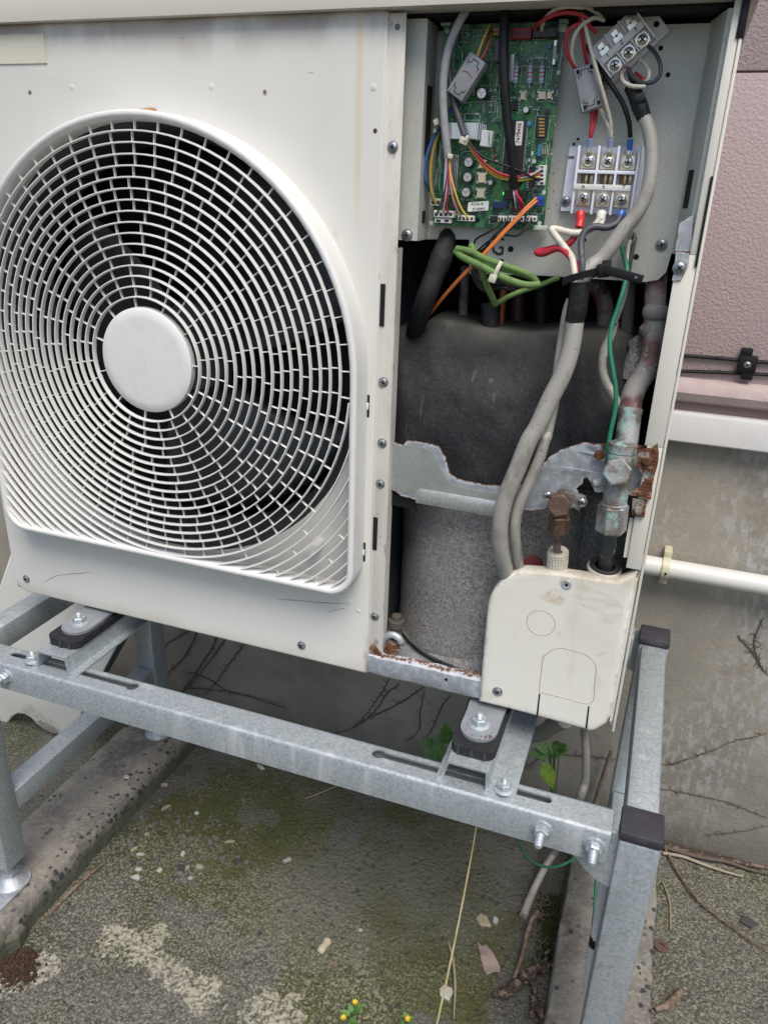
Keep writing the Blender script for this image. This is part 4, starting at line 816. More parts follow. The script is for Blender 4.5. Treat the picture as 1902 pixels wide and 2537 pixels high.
for l, t in (([(575, 380), (600, 480)], .006), ([(1000, 480), (1000, 600)], .007), ([(960, 560), (1080, 730)], .006), ([(1240, 380), (1300, 400)], .006), ([(930, 700), (960, 960)], .008), ([(1180, 880), (1200, 1300)], .005), ([(830, 1040), (920, 1100), (920, 1260)], .005), ([(540, 1200), (860, 1200)], .004), ([(1150, 730), (1330, 860)], .006), ([(620, 880), (700, 900)], .005), ([(870, 560), (890, 760)], .006), ([(1320, 980), (1290, 1500)], .006), ([(900, 1540), (860, 1700)], .006), ([(560, 1680), (640, 1730)], .005)):
    p_ = [PY('A', u, v, YB - .00004) for u, v in l]
    for a, b in zip(p_, p_[1:]):
        d = b - a; box(bm, (a + b) / 2, (d.length, .00006, t), 0, Matrix.Rotation(-math.atan2(d.z, d.x), 3, 'Y'))
obj('copper_area', bm, plain('board_light_green', (.04, .155, .055), .3, 0, .8), bd, kind='stuff')
def cap(u, v, r, h):
    p = PY('A', u, v, YB - h); bm = nb(); lathe(bm, (p.x, YB, p.z), (0, -1, 0), [(r, 0), (r, .001), (r * .94, .0016), (r, .0024), (r, h - .0006), (r * .9, h), (r * .86, h)], 22, True, False); c = obj('capacitor', bm, plain('cap_sleeve', (.045, .042, .045), .4), bd)
    bm = nb(); lathe(bm, (p.x, YB - h + .0004, p.z), (0, -1, 0), [(r * .87, 0), (r * .84, .0003)], 22); obj('can_top', bm, capsil, c)
    if r > .0035:
        bm = nb()
        for k in range(3): box(bm, (r * .36 * math.cos(k * 2.094 + .5), 0, r * .36 * math.sin(k * 2.094 + .5)), (r * .72, .0002, .0003), 0, None); 
        bmesh.ops.delete(bm, geom=bm.verts[:], context='VERTS')
        for k in range(3):
            a_ = k * 2.094 + .5; vs = box(bm, (r * .36, 0, 0), (r * .72, .0002, .00028)); bmesh.ops.rotate(bm, verts=vs, cent=(0, 0, 0), matrix=Matrix.Rotation(-a_, 3, 'Y'))
        bmesh.ops.translate(bm, verts=bm.verts, vec=(p.x, YB - h, p.z)); obj('vent_score', bm, chip_b, c)
for q in ((770, 763, .0052, .012), (662, 1330, .0049, .012), (655, 1453, .0049, .012), (642, 1578, .0049, .012), (843, 1497, .0026, .014), (1135, 898, .0030, .009), (1203, 1322, .0024, .008), (990, 1582, .0022, .006), (1028, 1580, .0022, .006)): cap(*q)
# heat sinks with fins
hs = chip('heat_sink', 478, 1003, 735, 1140, .016, alu)
for i in range(5):
    u = 738 + i * 15; chip('fin', u, 1002 + i * 5, u + 7, 1150 - i * 3, .0145 - .0012 * i, alu, 0, 0)
chip('heat_sink', 462, 1285, 520, 1600, .012, alu)
for i in range(4): chip('fin', 524 + i * 14, 1265 + i * 3, 530 + i * 14, 1590 - i * 4, .0125 - .001 * i, alu, 0)
chip('heat_sink', 1000, 440, 1030, 665, .014, alu)
fc = chip('film_capacitor', 762, 1068, 858, 1205, .011, plain('film_cap', (.66, .68, .67), .35, 0, .93), .0008, 6)
for i in range(4): text('0,01 66 ', .0022, PY('A', 832, 1110 + i * 22, YB - .0113), plain('grey_ink', (.2, .2, .2)), fc, 84)
# processor with two rows of pins
def dip(name, u0, v0, u1, v1, h, n, pinl=.0014):
    c_, sx, sz = AR(u0, v0, u1, v1, YB - h); m = chip(name, u0, v0, u1, v1, h, chip_b); bm = nb()
    for i in range(n):
        z = c_.z + sz * (.47 - .94 * i / (n - 1))
        for s in (-1, 1): box(bm, (c_.x + s * (sx / 2 + pinl * .4), YB - h * .35, z), (pinl, h * .7, sz / n * .45))
    obj('pins', bm, capsil, m); return m
mcu = dip('processor', 955, 985, 1120, 1495, .0045, 30)
c_, sx, sz = AR(1048, 992, 1108, 1192, YB - .0048); bm = nb(); plate(bm, rrect(c_.x - sx / 2, c_.z - sz / 2, c_.x + sx / 2, c_.z + sz / 2, .001), (), .0003, lambda a_, b_, t: V((a_, YB - .0049 + t, b_))); ps = obj('paper_label', bm, paper, mcu)
text('7470432', .0052, (c_.x, YB - .0051, c_.z), ink, ps, -90); bm = nb(); tube(bm, [PY('A', u, v, YB - .0052) for u, v in ((1030, 1085), (1062, 1092), (1078, 1070), (1085, 1010))], .0003, 5); obj('pen_stroke', bm, ink_r, ps)
dip('chip', 1012, 823, 1070, 900, .003, 4); dip('chip', 1160, 1368, 1212, 1445, .0035, 4); dip('chip', 1158, 1468, 1210, 1538, .0035, 4)
for q in ((742, 1418, 800, 1498), (732, 1548, 792, 1622), (750, 1310, 806, 1378), (1090, 748, 1128, 815), (1236, 748, 1298, 812), (1308, 748, 1346, 808)): dip('optocoupler', *q, .0042, 2).data.materials[0] = opto
for u in (1055, 1170, 1266):
    a, b = PY('A', u + 3, 538, YB - .0045), PY('A', u - 6, 682, YB - .0045); d = b - a; Ln = d.length; r = .0027; bm = nb()
    lathe(bm, a, d, [(.0005, -.003), (.0005, 0), (r * .8, 0), (r, .0008), (r, .003), (r * .86, .0042), (r * .86, Ln - .0042), (r, Ln - .003), (r, Ln - .0008), (r * .8, Ln), (.0005, Ln), (.0005, Ln + .004)], 16); rs = obj('resistor', bm, res_blue, bd)
    for t, m_ in ((.12, plain('band_brown', (.25, .12, .08))), (.36, plain('band_red', (.5, .06, .04))), (.58, plain('band_red', (.5, .06, .04))), (.82, plain('band_grey', (.3, .3, .34)))):
        bm = nb(); k = 1.02 if t < .3 or t > .75 else .88; lathe(bm, a + d * t, d, [(r * k, 0), (r * k, .0011)], 16, False, False); obj('colour_band', bm, m_, rs)
a, b = PY('A', 1381, 330, YB - .004), PY('A', 1363, 530, YB - .004); d = b - a; bm = nb(); lathe(bm, a, d, [(.0019, 0), (.0019, d.length)], 14); fs = obj('fuse', bm, glass, bd)
for t in (0, .78):
    bm = nb(); lathe(bm, a + d * t, d, [(.0022, 0), (.0022, d.length * .22)], 14); obj('fuse_cap', bm, screw_bright, fs)
for u, v, r in ((1337, 372, .0022), (1168, 1013, .0026)):
    p = PY('A', u, v, YB - .004); bm = nb(); lathe(bm, p + V((-.001, .001, 0)), (.5, -1, 0), [(r * .7, -.0009), (r, -.0003), (r, .0003), (r * .7, .0009)], 16); obj('disc_capacitor', bm, blue_c, bd)
ds = chip('dip_switch', 1222, 958, 1308, 1128, .004, chip_b)
for i in range(6): chip('slider', 1242, 968 + i * 27, 1288, 982 + i * 27, .0048, amber, 0, 0, None)
tb_ = chip('push_button', 1290, 885, 1340, 935, .003, plain('button_base', (.10, .09, .10))); bm = nb(); p = PY('A', 1314, 908, YB - .005); lathe(bm, (p.x, YB - .003, p.z), (0, -1, 0), [(.0018, 0), (.0017, .0025)], 14); obj('button_cap', bm, chip_b, tb_)
chip('resistor_network', 1230, 1185, 1256, 1282, .005, blue_c, .0005)
for i in range(3):
    u = 1275 + i * 19; a, b = PY('A', u, 1195, YB - .002), PY('A', u - 4, 1275, YB - .002); bm = nb(); lathe(bm, a, b - a, [(.0003, 0), (.0003, .0025), (.0009, .003), (.0009, .0075), (.0003, .008), (.0003, (b - a).length)], 8); obj('small_resistor', bm, plain('res_tan', (.35, .33, .25)), bd)
chip('relay', 876, 318, 920, 500, .012, plain('relay_grey', (.09, .085, .10), .45), .0006)
tr = chip('transformer', 950, 1560, 1138, 1640, .006, chip_b, .0008)
for u, v, m_ in ((885, 1283, led_r), (955, 1587, led_g), (888, 1325, silk)):
    bm = nb(); p = PY('A', u, v, YB - .003); lathe(bm, (p.x, YB, p.z), (0, -1, 0), [(.0016, 0), (.0016, .002), (.0011, .0033), (.0003, .0038)], 12); obj('indicator_lamp', bm, m_, bd)
def conn(u0, v0, u1, v1, h, m, n, vert=False):
    c = chip('connector', u0, v0, u1, v1, h, m, .0004); k = chip_b
    for i in range(n):
        if vert: a0, a1 = v0 + (v1 - v0) * (i + .2) / n, v0 + (v1 - v0) * (i + .75) / n; q = (u0 + (u1 - u0) * .3, a0, u0 + (u1 - u0) * .75, a1)
        else: a0, a1 = u0 + (u1 - u0) * (i + .2) / n, u0 + (u1 - u0) * (i + .75) / n; q = (a0, v0 + (v1 - v0) * .3, a1, v0 + (v1 - v0) * .78)
        c2, sx, sz = AR(*q, YB - h); bm = nb(); box(bm, (c2.x, YB - h - .0001, c2.z), (sx, .0004, sz)); obj('socket', bm, k, c)
conn(852, 228, 912, 285, .008, plain('yellow_connector', (.60, .38, .04), .45), 2); conn(1005, 222, 1178, 312, .009, plain('red_connector', (.30, .02, .05), .45), 5)
conn(1192, 218, 1388, 300, .009, chip_b, 4); conn(1232, 1355, 1296, 1520, .008, white_pl, 5, True); conn(1205, 1612, 1278, 1688, .008, plain('blue_connector', (.02, .06, .40), .4), 2)
conn(862, 1658, 985, 1710, .005, plain('navy_connector', (.015, .03, .17), .4), 5); conn(1015, 1688, 1150, 1732, .007, plain('red_connector', (.30, .02, .05), .45), 5)
conn(378, 1728, 540, 1785, .010, white_pl, 4); conn(575, 1768, 708, 1815, .007, white_pl, 4); conn(352, 1628, 438, 1688, .008, plain('ivory_connector', (.5, .48, .40)), 2)
conn(905, 1770, 978, 1818, .007, white_pl, 3); conn(990, 1770, 1118, 1818, .007, white_pl, 4); conn(1138, 1770, 1222, 1818, .007, white_pl, 3); conn(842, 1775, 898, 1815, .003, chip_b, 2)
conn(385, 1790, 520, 1830, .008, white_pl, 2)
chip('fuse_holder', 490, 1665, 655, 1705, .005, plain('dark_fuse', (.05, .045, .04), .4), .001)
rl_ = AR(658, 1648, 828, 1738, YB - .006); bm = nb(); plate(bm, rrect(rl_[0].x - rl_[1] / 2, rl_[0].z - rl_[2] * .43, rl_[0].x + rl_[1] / 2, rl_[0].z + rl_[2] * .43, .001), (), .0003, lambda a_, b_, t: V((a_, YB - .006 + t, b_ + (a_ - rl_[0].x) * .10))); ps = obj('paper_label', bm, paper, bd)
text('ROA-A', .0042, rl_[0] + V((-.001, -.0003, .0022)), ink, ps, -5); text('P1404H', .0042, rl_[0] + V((.001, -.0003, -.0026)), ink, ps, -5)
for u0, v0, u1, v1 in ((435, 178, 520, 205), (1405, 150, 1480, 185), (342, 1815, 375, 1850), (1195, 1850, 1310, 1890), (1400, 190, 1470, 262)):
    c = AR(u0, v0, u1, v1, YB - .001); bm = nb(); box(bm, (c[0].x, YB + .004, c[0].z), (c[1], .010, c[2]), .0006); obj('board_holder', bm, plain('nylon_holder', (.50, .55, .48), .4), bd)
for u, v in ((738, 1808), (490, 255), (1425, 225), (1247, 1832)):
    p = PY('A', u, v, YB - .0002); bm = nb(); lathe(bm, p, (0, -1, 0), [(.0022, 0), (.0022, .0002)], 14); obj('board_hole', bm, hole_m if u == 738 else plain('nylon_holder', (.50, .55, .48), .4), bd)
for s, sz, u, v, rz in (('GND', .0032, 1198, 772, -90), ('+15VA', .0034, 790, 882, -90), ('+5V', .0034, 900, 1225, -90), ('T5A  250V~', .0030, 648, 1638, 0), ('HCC-1531-05', .0032, 428, 1262, -83), ('COMPONENT SIDE', .0022, 402, 1450, -83), ('T3.15A  250V~', .0030, 1424, 470, -83), ('94V-0', .0026, 1390, 765, -83), ('Z', .003, 682, 862, 0), ('CN604', .002, 898, 1646, 0), ('CN600', .002, 935, 1752, 0), ('CN602', .002, 1040, 1750, 0), ('CN601', .002, 1195, 1752, 0), ('J03', .002, 1105, 402, 0), ('J04', .002, 1103, 456, 0), ('J02', .002, 1215, 352, 0), ('07271', .0034, 1240, 460, 180), ('15V', .0024, 1240, 890, -90), ('IC02', .002, 1148, 775, -90), ('5V', .0026, 860, 1280, -90), ('C330', .002, 845, 740, -90), ('CN603', .002, 1140, 1330, -90), ('T2', .002, 1055, 1845, 0), ('TO', .0024, 1185, 1845, 0)):
    text(s, sz, PY('A', u, v, YB - .0003), silk, bd, rz, sx=.85)

rnd = random.Random(77)
for m_, nn, nm in ((chip_b, 70, 'small_component'), (capsil, 130, 'solder_joint'), (plain('comp_brown', (.12, .07, .04)), 40, 'small_component')):
    bm = nb()
    for _ in range(nn):
        u, v = rnd.uniform(480, 1400), rnd.uniform(230, 1830); c = PY('A', u, v, YB)
        if nm == 'solder_joint': lathe(bm, (c.x, YB, c.z), (0, -1, 0), [(.0006, 0), (.0005, .0005), (.0001, .0009)], 6)
        else:
            a_, b_ = (rnd.uniform(.0012, .0026), rnd.uniform(.0007, .0012)); a_, b_ = (a_, b_) if rnd.random() < .5 else (b_, a_); box(bm, (c.x, YB - .0004, c.z), (a_, .0009, b_), .0001, None, 1)
    obj(nm, bm, m_, bd, kind='stuff')

# ------------------------------------------------------------------ terminal block R S T
t1 = root('terminal_block', (-.078, .05, -.0135), 'pale lilac terminal block marked R S T above red, white and blue boots', 'terminal block')
x0, x1, z0, z1 = -.1165, -.038, -.0135, .0470
bm = nb(); plate(bm, rrect(x0 + .010, z0, x1, z1, .0015), [], .008, lambda a_, b_, t: V((a_, .0515 + t, b_))); obj('block_base', bm, tb_lilac, t1)
bm = nb(); z3 = [PY('B', 200, v, .05).z for v in (1070, 1135, 1160, 1215, 1400, 1545)]
plate(bm, [(x0 + .0105, z0 + .001), (x0 + .0105, z1), (x0 + .001, z1), (x0, z3[1] + .001)] + circ(x0 + .0038, (z3[1] + z3[2]) / 2, .0026, 9, 90, -90)[:0] + [(x0 + .001, z3[1]), (x0 + .006, z3[1] - .0003), (x0 + .0068, (z3[1] + z3[2]) / 2), (x0 + .006, z3[2] + .0003), (x0 + .0005, z3[2]), (x0, z3[3]), (x0 - .0005, z0 + .018), (x0 - .001, z0 + .001)], (), .005, lambda a_, b_, t: V((a_, .0545 + t, b_))); obj('mounting_ear', bm, tb_lilac, t1)
screw(t1, PY('B', 180, 1470, .0543), s=.92)
ribs = [PY('B', u, 1160, .038).x for u in (268, 415, 558, 712)]
for i, x in enumerate(ribs):
    bm = nb(); bx(bm, (x - .0011, .038, z0 - .001), (x + .0011, .0514, z1 + .0005), .0006); obj('barrier', bm, tb_lilac, t1)
bm = nb(); zz = PY('B', 480, 1256, .0385).z; bx(bm, (ribs[0] + .0012, .0385, zz - .0016), (ribs[3] - .0012, .0512, zz + .0016), .0006); obj('cross_bar', bm, tb_lilac, t1)
zl = PY('B', 450, 1367, .0365).z; bm = nb(); bx(bm, (ribs[0] - .0005, .0365, zl - .0026), (ribs[3] - .0035, .0378, zl + .0026), .0003); ls = obj('label_strip', bm, white_pl, t1)
for s, u in (('R', 309), ('S', 456), ('T', 604)): text(s, .0042, PY('B', u, 1365, .0363), ink, ls, 0, sx=1.5)
for u in (330, 470, 612):
    p = PY('B', u + 5, 1308, .050); bm = nb(); bx(bm, (p.x - .0062, .0506, p.z - .005), (p.x + .0062, .0513, p.z + .005)); cb = obj('contact_bar', bm, plain('dark_brass', (.22, .15, .07), .4, .6), t1)
    bm = nb(); bx(bm, (p.x + .0032, .0475, p.z - .0045), (p.x + .006, .0505, p.z + .0045), .0003); bx(bm, (p.x - .0016, .045, p.z - .0048), (p.x + .001, .0505, p.z + .0048), .0008); obj('contact_spring', bm, brass_pl, cb)
def term(parent, p, s, rz=0, me=SCREW_B):
    bm = nb(); box(bm, p + V((0, .0012, 0)), (s, .0012, s), .0004, Matrix.Rotation(R_(rz), 3, 'Y'), 1); box(bm, p + V((0, .0030, 0)), (s * .7, .003, s * .7), 0, Matrix.Rotation(R_(rz), 3, 'Y')); pl = obj('terminal_plate', bm, brass_pl, parent); inst(me, 'terminal_screw', pl, p + V((0, .0006, 0)), (0, R_(random.uniform(0, 180)), 0)); return pl
for u, v in ((345, 1172), (487, 1178), (635, 1183), (309, 1448), (452, 1455), (590, 1462)): term(t1, PY('B', u, v, .0445), .0138)
# the upper terminal block, mounted aslant
t2 = root('terminal_block', PY('B', 600, 420, .055), 'greyish terminal block marked 1 2 3 mounted aslant near the top corner', 'terminal block')
AX = 43; e1 = V((math.cos(R_(AX)), 0, math.sin(R_(AX)))); e2 = V((-e1.z, 0, e1.x)); c0 = PY('B', 592, 316, .045); UM = (PY('B', 692, 316, .045) - PY('B', 592, 316, .045)).length / 100; MR = Matrix.Rotation(R_(-AX), 3, 'Y')
def LB(bm, s0, t0, s1, t1_, y0, y1, bev=.0004):
    c = c0 + e1 * ((s0 + s1) / 2 * UM) + e2 * ((t0 + t1_) / 2 * UM); box(bm, (c.x, (y0 + y1) / 2, c.z), (abs(s1 - s0) * UM, y1 - y0, abs(t1_ - t0) * UM), bev, MR, 1)
def lp(s, t, y): c = c0 + e1 * (s * UM) + e2 * (t * UM); return V((c.x, y, c.z))
bm = nb(); plate(bm, rrect(-250, -160, 300, 150, 22), [], .004, lambda a_, b_, t: V((lp(a_, b_, 0).x, .0545 + t, lp(a_, b_, 0).z))); obj('block_base', bm, tb_grey, t2)
bm = nb(); LB(bm, -182, -130, 182, 140, .047, .0544); obj('block_body', bm, tb_grey, t2)
for s in (-190, -62, 62, 190):
    big = abs(s) > 100; bm = nb(); LB(bm, s - 7, -140 if big else -135, s + 7, 150 if big else 140, .037 if big else .042, .0545); obj('barrier', bm, tb_grey, t2)
bm = nb(); LB(bm, -182, -24, 182, 26, .0405, .0466); ls = obj('label_strip', bm, tb_grey, t2)
for s, q in (('1', -122), ('2', 0), ('3', 122)): text(s, .0055, lp(q, 2, .0402), ink, ls, -AX)
for q in (-122, 0, 122):
    term(t2, lp(q, -82, .0445), .0118, -AX)
    bm = nb(); LB(bm, q - 38, 30, q + 38, 75, .0455, .0466); LB(bm, q - 26, 75, q + 26, 118, .0455, .0464); tt = obj('blade_tab', bm, screw_bright, t2); bm = nb(); lathe(bm, lp(q, 72, .0454), (0, -1, 0), [(.001, 0), (.001, .0002)], 10); obj('tab_hole', bm, hole_m, tt)
bm = nb(); lathe(bm, lp(255, -55, .0544), (0, -1, 0), [(.0026, 0), (.0026, .0002)], 16); obj('mounting_hole', bm, hole_m, t2)
screw(t2, lp(245, 82, .0544)); screw(t2, lp(-225, -110, .0544))

# ------------------------------------------------------------------ cables and wires
def wire(label, l, r, m, y=None, group=None, name='wire', cat='wire', n=8, extra=()): return cable(name, label, cat, l, r, m, y, group, None, n, 6, extra)
wire('thick light grey cable arching down the left side of the circuit board', [('A', 790, -20, .035), ('A', 720, 20, .030), ('A', 630, 110, .022), ('A', 560, 240, .018), ('A', 500, 400, .018), ('A', 466, 580, .018), ('A', 455, 760, .020), ('A', 462, 960, .022), ('A', 480, 1150, .025), ('A', 494, 1275, .028)], .0040, w_grey, name='cable', cat='cable', n=14)
for m, lb, l in ((w_dgrey, 'thin dark wire from the grey cable end to the white corner connector', [('A', 490, 1270, .028), ('A', 496, 1400, .026), ('A', 465, 1580, .027), ('A', 405, 1755, .034)]),
                 (w_white, 'thin off-white wire from the grey cable end to the white corner connector', [('A', 494, 1270, .027), ('A', 500, 1420, .025), ('A', 480, 1600, .026), ('A', 452, 1755, .034)]),
                 (w_mag, 'thin magenta wire from the grey cable end to the white corner connector', [('A', 497, 1270, .027), ('A', 500, 1420, .024), ('A', 490, 1600, .026), ('A', 478, 1700, .030), ('A', 505, 1752, .034)]),
                 (w_pink, 'thin dull pink wire from the grey cable end to the small white connector', [('A', 500, 1270, .027), ('A', 508, 1420, .025), ('A', 530, 1600, .027), ('A', 570, 1720, .032), ('A', 608, 1788, .036)]),
                 (w_yel, 'thin yellow wire from the grey cable end to the small white connector', [('A', 504, 1270, .027), ('A', 515, 1420, .025), ('A', 560, 1600, .027), ('A', 610, 1720, .032), ('A', 665, 1788, .036)])):
    wire(lb, l, .0011, m)
wire('dark grey flat cable running beside the light grey cable to a pale tie', [('A', 545, 180, .035), ('A', 512, 380, .030), ('A', 505, 580, .028), ('A', 535, 800, .026), ('A', 585, 970, .024), ('A', 630, 1115, .022)], .0030, w_dgrey, name='cable', cat='cable', n=12)
for m, lb, l in ((w_yel, 'yellow wire sweeping from the pale tie to the white connector at the board edge', [('A', 640, 1130, .022), ('A', 705, 1250, .022), ('A', 790, 1370, .024), ('A', 900, 1450, .026), ('A', 1050, 1480, .028), ('A', 1150, 1470, .032), ('A', 1250, 1450, .036)]),
                 (w_org, 'orange wire sweeping from the pale tie to the white connector at the board edge', [('A', 643, 1130, .022), ('A', 715, 1255, .021), ('A', 800, 1370, .023), ('A', 920, 1440, .025), ('A', 1060, 1462, .027), ('A', 1155, 1450, .032), ('A', 1250, 1430, .036)]),
                 (w_red, 'red wire sweeping from the pale tie to the white connector at the board edge', [('A', 648, 1128, .022), ('A', 720, 1245, .020), ('A', 810, 1350, .022), ('A', 930, 1425, .024), ('A', 1060, 1448, .026), ('A', 1155, 1432, .032), ('A', 1250, 1412, .036)]),
                 (w_black, 'black wire sweeping from the pale tie above its coloured neighbours', [('A', 652, 1125, .022), ('A', 700, 1210, .020), ('A', 800, 1295, .020), ('A', 960, 1355, .021), ('A', 1080, 1400, .024), ('A', 1170, 1445, .030), ('A', 1250, 1478, .036)]),
                 (w_grey, 'short grey wire curling into the top pin of the white edge connector', [('A', 1090, 1462, .028), ('A', 1170, 1440, .030), ('A', 1235, 1405, .033), ('A', 1265, 1380, .036)])):
    wire(lb, l, .0012, m)
bm = nb(); p = PY('A', 628, 1155, .020); box(bm, p, (.0085, .006, .0065), .0008, Matrix.Rotation(R_(20), 3, 'Y')); box(bm, p + V((.003, -.002, .002)), (.006, .004, .003), .0005, Matrix.Rotation(R_(-60), 3, 'Y')); tag(obj('cable_tie', bm, nylon), 'small pale nylon tie at the end of the dark grey flat cable', 'cable tie')
bm = nb(); p = PY('A', 515, 1283, .024); box(bm, p, (.005, .004, .0045), .0006); cyl(bm, PY('A', 470, 1280, .028), PY('A', 515, 1283, .026), .0018); tag(obj('cable_tie', bm, nylon), 'small white nylon tie at the end of the light grey cable', 'cable tie')
bm = nb(); p = PY('A', 402, 1002, .03); box(bm, p, (.0055, .005, .006), .001, Matrix.Rotation(R_(-25), 3, 'Y')); cyl(bm, p, PY('A', 440, 1030, .034), .0012); box(bm, PY('A', 392, 1070, .034), (.003, .004, .004), .0005); tag(obj('cable_tie', bm, nylon), 'pale nylon clip at the board edge by the blue wire', 'cable tie')
wire('thick black sheathed cable hanging straight down over the middle of the board', [('A', 965, -30, .030), ('A', 960, 120, .024), ('A', 955, 300, .020), ('A', 952, 480, .018), ('A', 960, 700, .018), ('A', 980, 950, .020), ('A', 1010, 1200, .022), ('A', 1030, 1400, .026), ('A', 1035, 1545, .030)], .0047, w_black, name='cable', cat='cable', n=16)
for i, (m, cn, u) in enumerate(((w_black, 'black', 1035), (w_white, 'white', 1052), (w_blue, 'blue', 1066), (w_red, 'red', 1090), (w_red, 'bright red', 1108))):
    wire('short %s wire fanning out of the black cable into the red connector' % cn, [('A', 1022 + 6 * i, 1540, .029), ('A', 1030 + 9 * i, 1600, .028), ('A', u - 3, 1660, .031), ('A', u, 1705, .037)], .0012, m)
for m, lb, l in ((w_yel, 'yellow wire entering the grey ferrite clamp on the board from above', [('A', 838, 205, .034), ('A', 800, 290, .026), ('A', 760, 390, .022), ('A', 735, 470, .022)]),
                 (w_dgrey, 'dark wire entering the grey ferrite clamp on the board from above', [('A', 850, 230, .034), ('A', 815, 320, .026), ('A', 775, 420, .022), ('A', 750, 475, .022)]),
                 (w_org, 'orange wire entering the grey ferrite clamp on the board from above', [('A', 850, 260, .036), ('A', 828, 340, .028), ('A', 795, 430, .024), ('A', 762, 480, .023)]),
                 (w_blue, 'blue wire leaving the ferrite clamp and bowing past the board edge', [('A', 600, 780, .028), ('A', 530, 880, .032), ('A', 440, 1030, .036), ('A', 365, 1150, .036), ('A', 318, 1290, .034), ('A', 305, 1410, .034), ('A', 318, 1500, .036), ('A', 345, 1565, .045)]),
                 (w_ochre, 'ochre wire bowing beside the blue wire down to the corner connector', [('A', 585, 785, .030), ('A', 520, 860, .034), ('A', 455, 980, .038), ('A', 415, 1100, .038), ('A', 372, 1250, .036), ('A', 352, 1400, .034), ('A', 360, 1560, .034), ('A', 395, 1668, .037)])):
    wire(lb, l, .0016 if m in (w_blue, w_ochre) else .0013, m)
def clampbox(label, zn, u, v, y, L, W, H, ang, marks):
    p = PY(zn, u, v, y); r = root('ferrite_clamp', p, label, 'ferrite clamp'); M3 = Matrix.Rotation(R_(ang), 3, 'Y')
    def T(a, b, c): return p + M3 @ V((a, b, c))
    def B(bm, a, b, c, s, bev=.0004): box(bm, T(a, b, c), s, bev, M3, 2)
    bm = nb(); B(bm, 0, 0, 0, (W, H, L), .0022); obj('clamp_body', bm, ferr_m, r)
    bm = nb(); B(bm, -W * .5 - .0002, -H * .1, 0, (.0016, H * .5, L * .96)); B(bm, -W * .42, -H * .5, L * .40, (.0016, .0014, L * .18)); B(bm, -W * .42, -H * .5, -L * .40, (.0016, .0014, L * .18)); obj('hinge', bm, ferr_m, r)
    bm = nb(); y_ = -H * .5 - .0001
    for s in (-1, 1):
        B(bm, -.003, y_, s * L * .36, (.0006, .0003, L * .10), 0); B(bm, .0035, y_, s * L * .36, (.0006, .0003, L * .10), 0); B(bm, 0, y_, s * L * .41 , (.0065, .0003, .0006), 0); B(bm, -.0045, y_, s * L * .31, (.003, .0003, .0006), 0); B(bm, .005, y_, s * L * .31, (.003, .0003, .0006), 0); B(bm, -.006, y_, s * L * .27, (.0006, .0003, L * .08), 0); B(bm, .0062, y_, s * L * .27, (.0006, .0003, L * .08), 0)
    obj('latch_outline', bm, hole_m, r)
    for a, b in marks:
        bm = nb(); B(bm, a * W, y_, b * L, (.0030, .0004, .0034), 0); obj('latch_hole', bm, hole_m, r)
clampbox('grey ferrite clamp lying aslant on the circuit board with a red pen mark', 'A', 662, 640, .026, .0395, .0185, .017, 33, ())
bm = nb(); tube(bm, [PY('A', u, v, .0172) for u, v in ((612, 578), (650, 585), (672, 605), (690, 640))], .0003, 5); r_ = [o for o in COL.objects if o.name == 'ferrite_clamp'][0]; obj('pen_mark', bm, ink_r, r_)
clampbox('grey ferrite clamp hanging by red and white wires above the R S T block', 'B', 348, 645, .035, .0385, .0195, .017, -19, ((-.30, .40), (.34, .40), (-.28, -.40), (.36, -.40)))
# red and white leads above the terminal block
for m, lb, l in ((w_red, 'red wire looping from the black connector over to the slanted terminal block', [('A', 1205, 240, .036), ('A', 1240, 190, .026), ('A', 1340, 130, .018), ('A', 1450, 100, .016), ('A', 1560, 110, .018), ('A', 1640, 150, .022), ('B', 350, 180, .028), ('B', 400, 235, .034)]),
                 (w_white, 'off-white wire arching from the black connector over to the slanted terminal block', [('A', 1265, 240, .036), ('A', 1285, 160, .026), ('A', 1370, 80, .018), ('A', 1480, 50, .014), ('A', 1600, 58, .016), ('B', 320, 45, .018), ('B', 400, 85, .026), ('B', 450, 135, .034)]),
                 (w_red, 'red wire looping out sideways into the top of the hanging ferrite clamp', [('B', 330, 190, .026), ('B', 270, 175, .02), ('B', 205, 215, .018), ('B', 178, 300, .02), ('B', 195, 400, .024), ('B', 255, 505, .032)]),
                 (w_white, 'off-white wire looping into the top of the hanging ferrite clamp', [('B', 460, 145, .032), ('B', 390, 128, .024), ('B', 300, 180, .020), ('B', 245, 260, .019), ('B', 225, 360, .022), ('B', 235, 440, .028), ('B', 262, 505, .034)]),
                 (w_red, 'red wire running straight down behind the clamp to terminal R', [('B', 285, 90, .03), ('B', 300, 240, .026), ('B', 325, 400, .032), ('B', 360, 560, .045), ('B', 400, 760, .046), ('B', 398, 860, .040), ('B', 370, 970, .038), ('B', 360, 1030, .04)]),
                 (w_red, 'second red wire leaving the clamp downward to terminal R', [('B', 368, 780, .04), ('B', 372, 880, .038), ('B', 362, 980, .038), ('B', 354, 1030, .04)]),
                 (w_white, 'off-white wire running from the top down beside the clamp to terminal S', [('B', 290, 60, .03), ('B', 330, 220, .022), ('B', 375, 400, .020), ('B', 430, 600, .022), ('B', 475, 760, .028), ('B', 505, 880, .034), ('B', 512, 1000, .038)]),
                 (w_white, 'off-white wire leaving the clamp toward terminal S', [('B', 415, 770, .036), ('B', 460, 850, .035), ('B', 495, 930, .036), ('B', 505, 1000, .039)])):
    wire(lb, l, .0018, m)
wire('black wire curving from behind the slanted terminal block down to terminal T', [('B', 330, 330, .05), ('B', 420, 470, .042), ('B', 500, 600, .036), ('B', 590, 740, .034), ('B', 640, 880, .035), ('B', 652, 1000, .039)], .0024, w_black)
